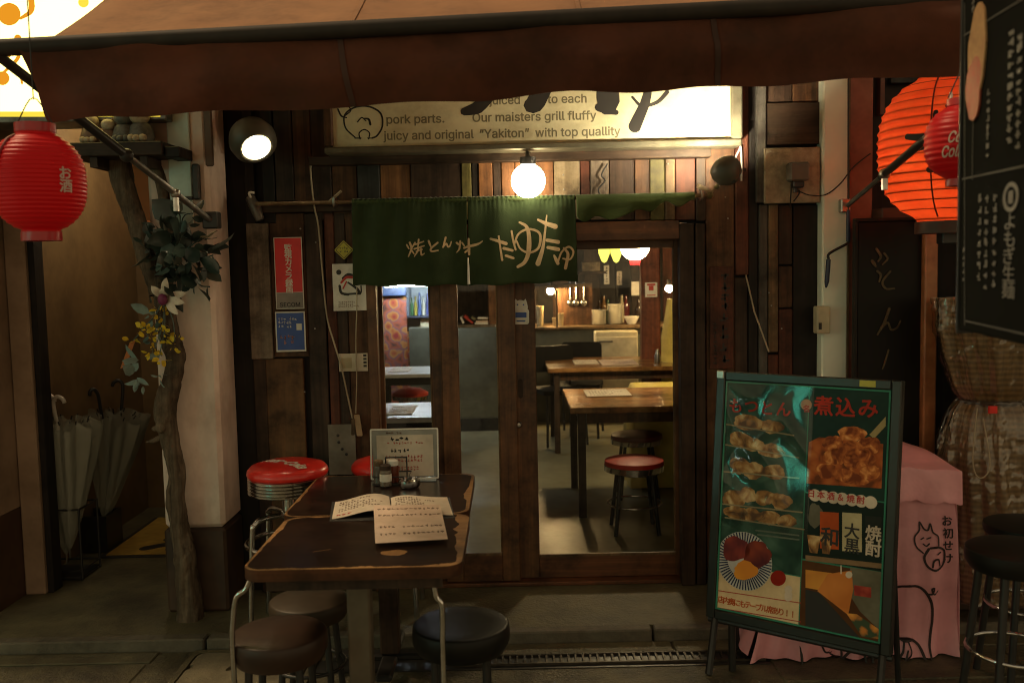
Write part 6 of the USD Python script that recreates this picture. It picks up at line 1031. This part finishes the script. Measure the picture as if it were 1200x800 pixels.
# room photograph (right bottom)
mpoly(q4((944, 667), (975, 671), (972, 693), (944, 688)), .0002, .0004, food('photo_amber', [(.3, (.90, .45, .08)), (.6, (.65, .26, .05))], 9)); mpoly(q4((970, 672), (998, 668), (1000, 690), (994, 720), (976, 706), (958, 692)), .0005, .0004, food('photo_orange', [(.3, (.85, .33, .08)), (.6, (.60, .19, .04))], 9)); mpoly(q4((944, 690), (960, 694), (1008, 747), (944, 735)), .0006, .0004, INK)
mpoly(q4((996, 664), (1033, 670), (1033, 740), (1008, 716), (998, 700)), .0002, .0004, paint('photo_grey', (.22, .21, .15), .5, spec=.1, c2=(.14, .13, .09))); mpoly(q4((1001, 685), (1021, 688), (1021, 700), (1001, 697)), .0008, .0004, food('photo_red', [(.3, (.5, .08, .05)), (.6, (.30, .04, .03))], 40)); mpoly(q4((992, 718), (1004, 719), (1032, 738), (1030, 748), (1010, 745)), .0009, .0004, food('photo_table', [(.3, (.85, .38, .08)), (.5, (.6, .22, .05)), (.6, (.06, .09, .05))], 25))
mpoly(union_all([sbox(985, 662, 986.5, 672), Point(995, 673).buffer(4)]), .001, .0004, WOUT)
# clear wrinkled cover sheet
FILM = clear_sheet('cover_film', (.98, .985, .98), .06, 1.45)
def film_fn(U, V):
    u = iu0 + (um - iu0) * U * 1.06; v = iv0 + (iv1 - iv0) * (.36 + .64 * V); V = .36 + .64 * V; U = U * .5; q = np.stack([u * 5 + v * 4, v * 3 - u * 4, 0 * u], -1); n = meshkit.fbm(q, 2, 21); rdg = np.exp(-((n - .5) / .10) ** 2)
    w = np.clip((.60 - U) / .40, 0, 1) ** 1.5 * np.clip((V - .35) / .3, 0, 1) * np.minimum(1, np.minimum(U, 1 - V) * 14)
    h = .0055 + .016 * rdg * w + .006 * w * n
    p = MBL + mu * u[..., None] + mv * v[..., None] + mn * h[..., None]; return p[..., 0], p[..., 1], p[..., 2]
S.part('cover_sheet', sheet(film_fn, 70, 90, .0006), FILM, True)
for uu in (.03, MW - .03):
    t = MBL + mu * uu + mv * .02; S.part('leg', tube([t + mn * -.016, [t[0] + nh[0] * .05, t[1] + nh[1] * .05, .004]], .014, 8), BLACKM, 40); tt = t + mv * .5 - mn * .034; S.part('leg', tube([tt, [tt[0] - nh[0] * .13, tt[1] - nh[1] * .13, .004]], .011, 8), BLACKM, 40)
    if uu < .1: S.part('leg', tube([t + mu * .06 + mn * -.025, [t[0] + mu[0] * .06 - nh[0] * .03, t[1] + mu[1] * .06 - nh[1] * .03, .004]], .014, 8), BLACKM, 40)
S.part('cross_bar', tube([MBL + mu * .0 - mn * .02 + [0, 0, -.012], MBL + mu * MW - mn * .02 + [0, 0, -.012]], .012, 8), BLACKM, 40)

# ============================================================ TABLES AND STOOLS BEFORE THE DOOR
TZ = .70
n0 = PZ(281, 668, TZ); n1 = PZ(540, 668, TZ); mid = PZ(400, 604, TZ)[1]; fa_ = PZ(455, 556, TZ)[1]
LAM = wood('dark_table_laminate', (.030, .014, .009), (.017, .008, .006), axis='x', rough=.25, bump=.04, spec=.4, coat=.4); EDGE = wood('worn_table_edge', (.42, .235, .09), (.24, .115, .04), axis='x', rough=.5, bump=.3)
SIDE = wood('table_side', (.11, .042, .018), (.05, .02, .01), axis='x', rough=.4, bump=.1)
def out_table(label, x0, x1, y0, y1, seed, patch=()):
    S = Thing('dining_table', label, 'table', ((x0 + x1) / 2, (y0 + y1) / 2, 0)); cx, cy = (x0 + x1) / 2, (y0 + y1) / 2; w, h = x1 - x0, y1 - y0
    base = rrect(w, h, .055, cx, cy); g = prism(base, .034); g.apply_translation([0, 0, TZ - .036]); S.part('tabletop', g, SIDE, 30)
    ring_ = np.array(base.buffer(-.004).exterior.segmentize(.006).coords[:-1]); c = np.array([cx, cy]); k = np.arange(len(ring_))
    nn = meshkit.fbm(np.stack([ring_[:, 0] * 30, ring_[:, 1] * 9, np.full(len(k), seed * 3.1)], 1), 4, seed); right = np.clip((ring_[:, 0] - cx) / (w / 2), 0, 1) ** 6
    ins = .006 + np.clip(nn - .5, 0, 1) * .06 + right * .030 * (seed == 2) * np.clip(.4 + 2 * (nn - .4), 0, 1.3) + right * .006
    d = c - ring_; d /= np.linalg.norm(d, axis=1, keepdims=True); dark = Polygon(ring_ + d * ins[:, None]).buffer(0)
    for p in patch: dark = dark.difference(p)
    g = prism(dark, .0022); g.apply_translation([0, 0, TZ - .002]); S.part('laminate', g, LAM); g = prism(base.buffer(-.001), .0014); g.apply_translation([0, 0, TZ - .002]); S.part('worn_edge', g, EDGE)
    S.parts('apron', (box(x0 + .06, x1 - .06, y0 + .05, y0 + .07, TZ - .08, TZ - .037), box(x0 + .06, x1 - .06, y1 - .07, y1 - .05, TZ - .08, TZ - .037)), W['dark'])
    return S, cx, cy
qx = PZ(462, 647, TZ); pt_ = affinity.scale(wob(qx[0], qx[1], .040, .030, 0, 5), 1, 1)
S, cx, cy = out_table('nearer dark brown dining table with worn tan edges and open menus', n0[0], n1[0], n0[1], mid - .003, 2, [pt_, LineString([tuple(PZ(367, 646, TZ)[:2]), tuple(PZ(388, 643, TZ)[:2])]).buffer(.003)])
POSTM = paint('pedestal_brown', (.13, .105, .07), .5, c2=(.09, .07, .048)); a = PZ(424, 760, .35); yp = cy - .0
pxm = P(423, 740, cy)[0]; S.part('pedestal', box(pxm - .036, pxm + .036, cy - .036, cy + .036, .03, TZ - .082, .006), POSTM); S.part('pedestal_foot', cat(box(pxm - .24, pxm + .24, cy - .035, cy + .035, .003, .03, .008), box(pxm - .035, pxm + .035, cy - .24, cy - .036, .003, .029, .008), box(pxm - .035, pxm + .035, cy + .036, cy + .24, .003, .029, .008)), BLACKM); S.part('pedestal_plate', box(pxm - .15, pxm + .15, cy - .15, cy + .15, TZ - .05, TZ - .0375), BLACKM)
for ptsx in (((330, 681), (300, 683), (288, 690), (276, 702), (272, 742)), ((480, 680), (503, 684), (511, 698), (518, 711), (519, 760))):
    pp = [P(*p, n0[1] + .12) for p in ptsx]; pp[0][2] = pp[1][2] = TZ - .05; e = pp[-1].copy(); e[2] = .004; S.part('chrome_leg', tube(np.vstack([spl(pp, 6), e[None]]), .0082, 10), CHROME, True)
S2, cx2_, cy2_ = out_table('farther dark brown dining table holding the menu stand and condiments', PZ(340, 604, TZ)[0] - .03, PZ(549, 600, TZ)[0], mid + .003, fa_, 1)
pxm = P(457, 730, cy2_)[0]; S2.part('pedestal', box(pxm - .036, pxm + .036, cy2_ - .036, cy2_ + .036, PLAT + .03, TZ - .082, .006), W['dark']); S2.part('pedestal_foot', cat(box(pxm - .22, pxm + .22, cy2_ - .03, cy2_ + .03, PLAT + .003, PLAT + .03, .008), box(pxm - .03, pxm + .03, cy2_ - .22, cy2_ - .031, PLAT + .003, PLAT + .029, .008), box(pxm - .03, pxm + .03, cy2_ + .031, cy2_ + .22, PLAT + .003, PLAT + .029, .008)), BLACKM); S2.part('pedestal_plate', box(pxm - .15, pxm + .15, cy2_ - .15, cy2_ + .15, TZ - .05, TZ - .0375), BLACKM)
# open menu booklet and the pink sheet
def quad_sheet(corners, z, lift, th=.002):
    c = [PZ(px, py, z) for px, py in corners]          # left back, right back, right front, left front
    def fn(U, V):
        q = (c[0][None, None] * ((1 - U) * V)[..., None] + c[1][None, None] * (U * V)[..., None] + c[2][None, None] * (U * (1 - V))[..., None] + c[3][None, None] * ((1 - U) * (1 - V))[..., None]); return q[..., 0], q[..., 1], z + .003 + lift(U, V)
    return sheet(fn, 22, 10, th), c
def quad_print(c, z, lift, rows, cols, u0, u1, v0, v1, lw, m, S, fill=.9, name='print', rg=rng):
    w = np.linalg.norm(c[1] - c[0]) * (u1 - u0); h = np.linalg.norm(c[3] - c[0]) * (v1 - v0); g = scribble(w, h, rows, cols, rg, fill, lw); v = np.array(g.vertices); U = u0 + (v[:, 0] / w + .5) * (u1 - u0); V = v0 + (v[:, 1] / h + .5) * (v1 - v0)
    q = c[0] * ((1 - U) * V)[:, None] + c[1] * (U * V)[:, None] + c[2] * (U * (1 - V))[:, None] + c[3] * ((1 - U) * (1 - V))[:, None]; q[:, 2] = z + .0042 + lift(U, V) + v[:, 2]; S.part(name, trimesh.Trimesh(q, g.faces, process=False), m)
BK = Thing('open_menu', 'open menu booklet with printed pages lying across the two tables', 'menu', PZ(460, 598, TZ))
l1 = lambda U, V: .020 * np.sin(np.clip(U, 0, 1) ** 1.6 * math.pi * .93); l2 = lambda U, V: .012 * np.sin((1 - np.clip(U, 0, 1)) ** 2 * math.pi * .9) + .002
g, c = quad_sheet([(393, 589), (456, 584), (459, 604), (389, 609)], TZ, l1); BK.part('page', g, PAPER, True); quad_print(c, TZ, l1, 6, 16, .08, .92, .3, .9, .22, INKBR, BK); quad_print(c, TZ, l1, 1, 5, .06, .5, .08, .2, .3, REDINK, BK)
g, c = quad_sheet([(458, 586), (524, 584), (531, 605), (460, 604)], TZ, l2); BK.part('page', g, PAPER, True); quad_print(c, TZ, l2, 6, 16, .06, .8, .3, .9, .22, INKBR, BK)
def strip(U, V): return None
g, c = quad_sheet([(389, 588), (527, 583), (533, 607), (386, 611)], TZ, lambda U, V: -.0022 + 0 * U, .0012); BK.part('cover', g, INK)
SH = Thing('order_sheet', 'pinkish order sheet with rows of characters lying over the open menu', 'paper', PZ(480, 622, TZ)); l3 = lambda U, V: .012 + .012 * V
g, c = quad_sheet([(438, 601), (516, 600), (525, 637), (440, 642)], TZ, l3); SH.part('sheet', g, PAPERP, True); [quad_print(c, TZ, l3, 1, n_, u0_, u1_, v0_, v1_, .22, INKBR, SH, 1.0) for n_, u0_, u1_, v0_, v1_ in ((14, .05, .98, .80, .96), (14, .05, .98, .62, .78), (4, .06, .30, .30, .46), (4, .06, .30, .12, .28), (9, .38, .98, .30, .46), (9, .38, .98, .12, .28))]
# menu stand
yst = PZ(476, 558, TZ)[1] - .05; a, b, z0, z1 = R(434, 502, 514, 557, yst); S = Thing('menu_stand', 'clear upright menu stand with printed card at the back of the farther table', 'menu stand', ((a + b) / 2, yst, TZ)); z0 = TZ + .002
S.part('frame', place(prism(rrect(b - a, z1 - z0, .006).difference(rrect(b - a - .012, z1 - z0 - .012, .004)), .004), ((a + b) / 2, yst, (z0 + z1) / 2), (1, 0, 0), (0, .1, 1), (0, -1, .1)), WHITEP); S.part('border', box(a + .007, b - .007, yst + .0035, yst + .0055, z0 + .007, z1 - .007), paint('grey_border', (.33, .33, .30), .6)); S.part('card', box(a + .026, b - .022, yst + .0015, yst + .0033, z0 + .01, z1 - .026), paint('card_cream', (.64, .55, .45), .6)); S.part('base', box(a + .02, b - .02, yst - .04, yst + .05, TZ + .0005, TZ + .0035), GLASS)
for (w, h, rows, cols, dx, dz, lw, m) in ((.11, .012, 1, 10, -.02, .085, .3, INKBR), (.12, .016, 1, 6, .0, .06, .34, INK), (.16, .012, 1, 14, .01, .044, .2, REDINK), (.10, .014, 1, 6, -.01, .012, .34, INK), (.18, .03, 2, 14, .01, -.02, .2, REDINK), (.15, .02, 2, 12, .02, -.06, .2, REDINK)): S.part('print', front(scribble(w, h, rows, cols, rng, lw=lw), (a + b) / 2 + dx, yst + .0012, (z0 + z1) / 2 + dz), m)
# condiment caddy, jars and ashtray
q = PZ(455, 567, TZ); S = Thing('condiment_rack', 'small wire condiment rack with tall handle on the farther table', 'rack', q); x0, x1, y0, y1 = q[0] - .055, q[0] + .085, q[1] - .03, q[1] + .07
S.part('handle', tube(spl([(x0 + .045, q[1] + .02, TZ + .01), (x0 + .045, q[1] + .02, TZ + .095), (x0 + .052, q[1] + .02, TZ + .102), (x1 - .02, q[1] + .02, TZ + .102), (x1 - .012, q[1] + .02, TZ + .095), (x1 - .012, q[1] + .02, TZ + .01)], 4), .0032, 6), BLACKM, True); S.part('rail', tube(np.array([(x0, y0, TZ + .035), (x1, y0, TZ + .035), (x1, y1, TZ + .035), (x0, y1, TZ + .035)]), .0025, 6, True), BLACKM); S.part('tray', box(x0, x1, y0, y1, TZ + .002, TZ + .006), BLACKM)
def jar(label, x, y, r, h, m, capm, ch=.018):
    J = Thing('jar', label, 'jar', (x, y, TZ)); J.part('body', lathe([(0, .0), (r, .0), (r, h * .75), (r * .85, h * .82), (0, h * .82)], (x, y, TZ + .007), 18), m, 40); J.part('lid', lathe([(0, h * .82), (r * .92, h * .822), (r * .92, h * .82 + ch), (r * .7, h * .82 + ch + .004), (0, h * .82 + ch + .004)], (x, y, TZ + .007), 18), capm, 40); return J
DSA = paint('dark_sauce', (.03, .018, .012), .15); CLJ = paint('grey_glass_jar', (.16, .15, .13), .1)
jar('dark glass shaker with wooden lid at the left of the rack', x0 + .02, y0 + .025, .021, .085, CLJ, W['tan']); jar('glass jar with brown lid and paper label before the handle', q[0] - .002, y0 - .022, .023, .075, paint('spice_glass', (.25, .22, .18), .12, c2=(.10, .07, .05), scale=50), W['dark']).part('label', lathe([(.0232, .018), (.0236, .02), (.0236, .045), (.0232, .047)], (q[0] - .002, y0 - .022, TZ + .007), 18), WHITEP)
jar('dark sauce bottle at the right inside the rack', x0 + .075, y0 + .045, .022, .08, paint('red_sauce', (.14, .03, .012), .2), WHITEP); single('tissue', 'crumpled pale paper behind the jars in the rack', 'paper', ball((x0 + .06, y1 - .02, TZ + .075), .028, (1.2, .7, .7), 2), PAPER, True)
q = PZ(480, 571, TZ); S = Thing('ashtray', 'round shiny steel ashtray right of the condiment rack', 'ashtray', q); S.part('bowl', lathe([(0, .002), (.036, .002), (.043, .012), (.042, .030), (.032, .036), (.022, .022), (0, .02)], (q[0], q[1], TZ + .001), 26), CHROME, 40); S.part('lid_knob', ball(q + [0, 0, .034], .012), BLACKM, True)
q = PZ(497, 562, TZ); single('blue_slip', 'small pale blue paper slip beside the menu stand', 'paper', prism(Polygon([(q[0] - .05, q[1] - .03), (q[0] + .05, q[1] - .035), (q[0] + .05, q[1] + .03), (q[0] + .0, q[1] + .035)]), .0012).apply_translation([0, 0, TZ + .002]), paint('pale_blue_paper', (.35, .45, .52), .5))
# red diner stools
def diner(label, px, py, R_, yy, letters, base_on=PLAT):
    q = P(px, py, yy); h = q[2]; b = np.array([q[0], yy, 0.0]); S = Thing('diner_stool', label, 'stool', (q[0], yy, base_on), 'red topped diner stools' if False else None)
    S.part('seat', lathe([(0, h - .035), (R_ * .97, h - .035), (R_, h - .026), (R_ * .985, h - .010), (R_ * .90, h + .006), (R_ * .6, h + .020), (0, h + .028)], b, 48), REDV, 60)
    zz_ = h - .036; prof = [(0, zz_)]
    for k in range(5): prof += [(R_ * .95, zz_ - .014 * k), (R_ * .985, zz_ - .014 * k - .004), (R_ * .985, zz_ - .014 * k - .010), (R_ * .95, zz_ - .014 * k - .0138)]
    prof += [(0, zz_ - .072)]; S.part('chrome_band', lathe(prof, b, 48), CHROME, 30)
    S.part('column', rod(b + [0, 0, base_on + .2], b + [0, 0, zz_ - .07], .028, 16), CHROME, 40)
    for k in range(4):
        t = math.pi * (.25 + k * .5); d = np.array([math.cos(t), math.sin(t), 0]); zk = h - .20; S.part('leg', tube(spl([b + d * .03 + [0, 0, zk], b + d * R_ * .75 + [0, 0, zk], b + d * R_ * .98 + [0, 0, zk - .02], b + d * (R_ + .01) + [0, 0, zk - .07], b + d * (R_ + .035) + [0, 0, base_on + .004]], 6), .012, 10), CHROME, True)
    S.part('foot_ring', ring(b + [0, 0, h - .32], R_ * 1.0 + .012, .011, 40), CHROME, True)
    if letters:
        g = centred(latin('Coca-Cola', .05, .0012, True)); sh = np.eye(4); sh[0, 1] = .4; g.apply_transform(sh); g.apply_scale([.72, 1, 1]); v = np.array(g.vertices); a = math.radians(-38); x = v[:, 0] * math.cos(a) - v[:, 1] * math.sin(a); y = v[:, 0] * math.sin(a) + v[:, 1] * math.cos(a)
        rr = np.hypot(x, y); v2, f2 = trimesh.remesh.subdivide_to_size(np.stack([x, y, v[:, 2]], 1), g.faces, .012); v2 = np.array(v2); rr = np.hypot(v2[:, 0], v2[:, 1]); v2[:, 2] += h + np.interp(rr, [0, R_ * .6, R_ * .9, R_], [.028, .020, .006, -.02]) + .0006; v2[:, 0] += b[0] - .005; v2[:, 1] += yy - .03
        S.part('lettering', trimesh.Trimesh(v2, f2, process=False), WHITEP)
    return S
diner('red topped chrome diner stool with white Coca-Cola lettering left of the tables', 337, 546, .168, -.42, True); diner('red topped chrome diner stool half hidden behind the menu stand', 452, 541, .15, -.27, False)
# low round stools under and beside the tables
q = np.array([P(327, 742, -1.45)[0], -1.45, 0]); h = P(327, 738, -1.45)[2]; round_stool('low_stool', 'brown vinyl low round stool nearest the camera before the table', q, .150, h, BROWNV, BLACKM, None, thick=.085, ringz=.14, legr=.012, splay=.02)
q = np.array([P(362, 703, -1.02)[0], -1.02, 0]); h = P(362, 700, -1.02)[2]; round_stool('low_stool', 'brown vinyl low round stool tucked under the table behind the first', q, .142, h, paint('dark_brown_vinyl', (.05, .034, .02), .5, c2=(.036, .025, .015), spec=.35), BLACKM, None, thick=.07, ringz=.14, legr=.012, splay=.03)
q = np.array([P(540, 728, -1.36)[0], -1.36, 0]); h = P(540, 728, -1.36)[2]; round_stool('low_stool', 'black vinyl low round stool right of the tables', q, .158, h, BLACKV, BLACKM, None, thick=.085, ringz=.15, legr=.012, splay=.0, domed=-.010)
q = np.array([P(1192, 640, -1.40)[0], -1.40, 0]); h = P(1192, 640, -1.40)[2]; round_stool('bar_stool', 'tall black bar stool beside the pink covered freezer', q, .152, h, BLACKV, BLACKM, None, thick=.07, ringz=.30, legr=.013, splay=.06)
q = np.array([P(1206, 606, -1.0)[0], -1.0, 0]); h = P(1206, 612, -1.0)[2]; round_stool('bar_stool', 'second black bar stool behind the first at the right edge', q, .15, h, BLACKV, BLACKM, None, thick=.05, ringz=.30, legr=.013, splay=.06)
# across the alley: the green neon sign whose glow shows in the wrinkled cover of the menu board
NE = Thing('green_neon_sign', 'green neon tube sign reflected in the wrinkled cover of the menu board', 'neon sign', (-4.65, -4.2, 0)); nu_ = np.array([-.52, .85, 0]); no = np.array([-4.65, -4.2, 0.2])
NE.part('board', place(box(-.75, .75, 0, 2.0, -.08, -.03), no + [0, 0, .35], nu_, (0, 0, 1)), BLACKM); NEON = glow('green_neon', (.16, 1.0, .66), 3.6); NW = glow('white_neon', (.7, 1.0, .85), 3.6)
for i, (pp, m) in enumerate((([(-.66, .2), (-.6, 1.0), (-.68, 1.9)], NEON), ([(-.5, .3), (-.5, 1.7), (-.1, 1.8)], NEON), ([(0, .4), (.35, .5), (.3, 1.2), (0, 1.3)], NW), ([(.55, .3), (.5, 1.0), (.6, 1.7)], NEON))):
    NE.part('neon_tube', tube([no + [0, 0, .35] + nu_ * a + np.array([0, 0, b]) for a, b in spl(pp, 6)], .022, 8), m, True)
NE.part('post', rod(no - [0, 0, .2], no + [0, 0, .35], .03), BLACKM)
print('all', len(used))
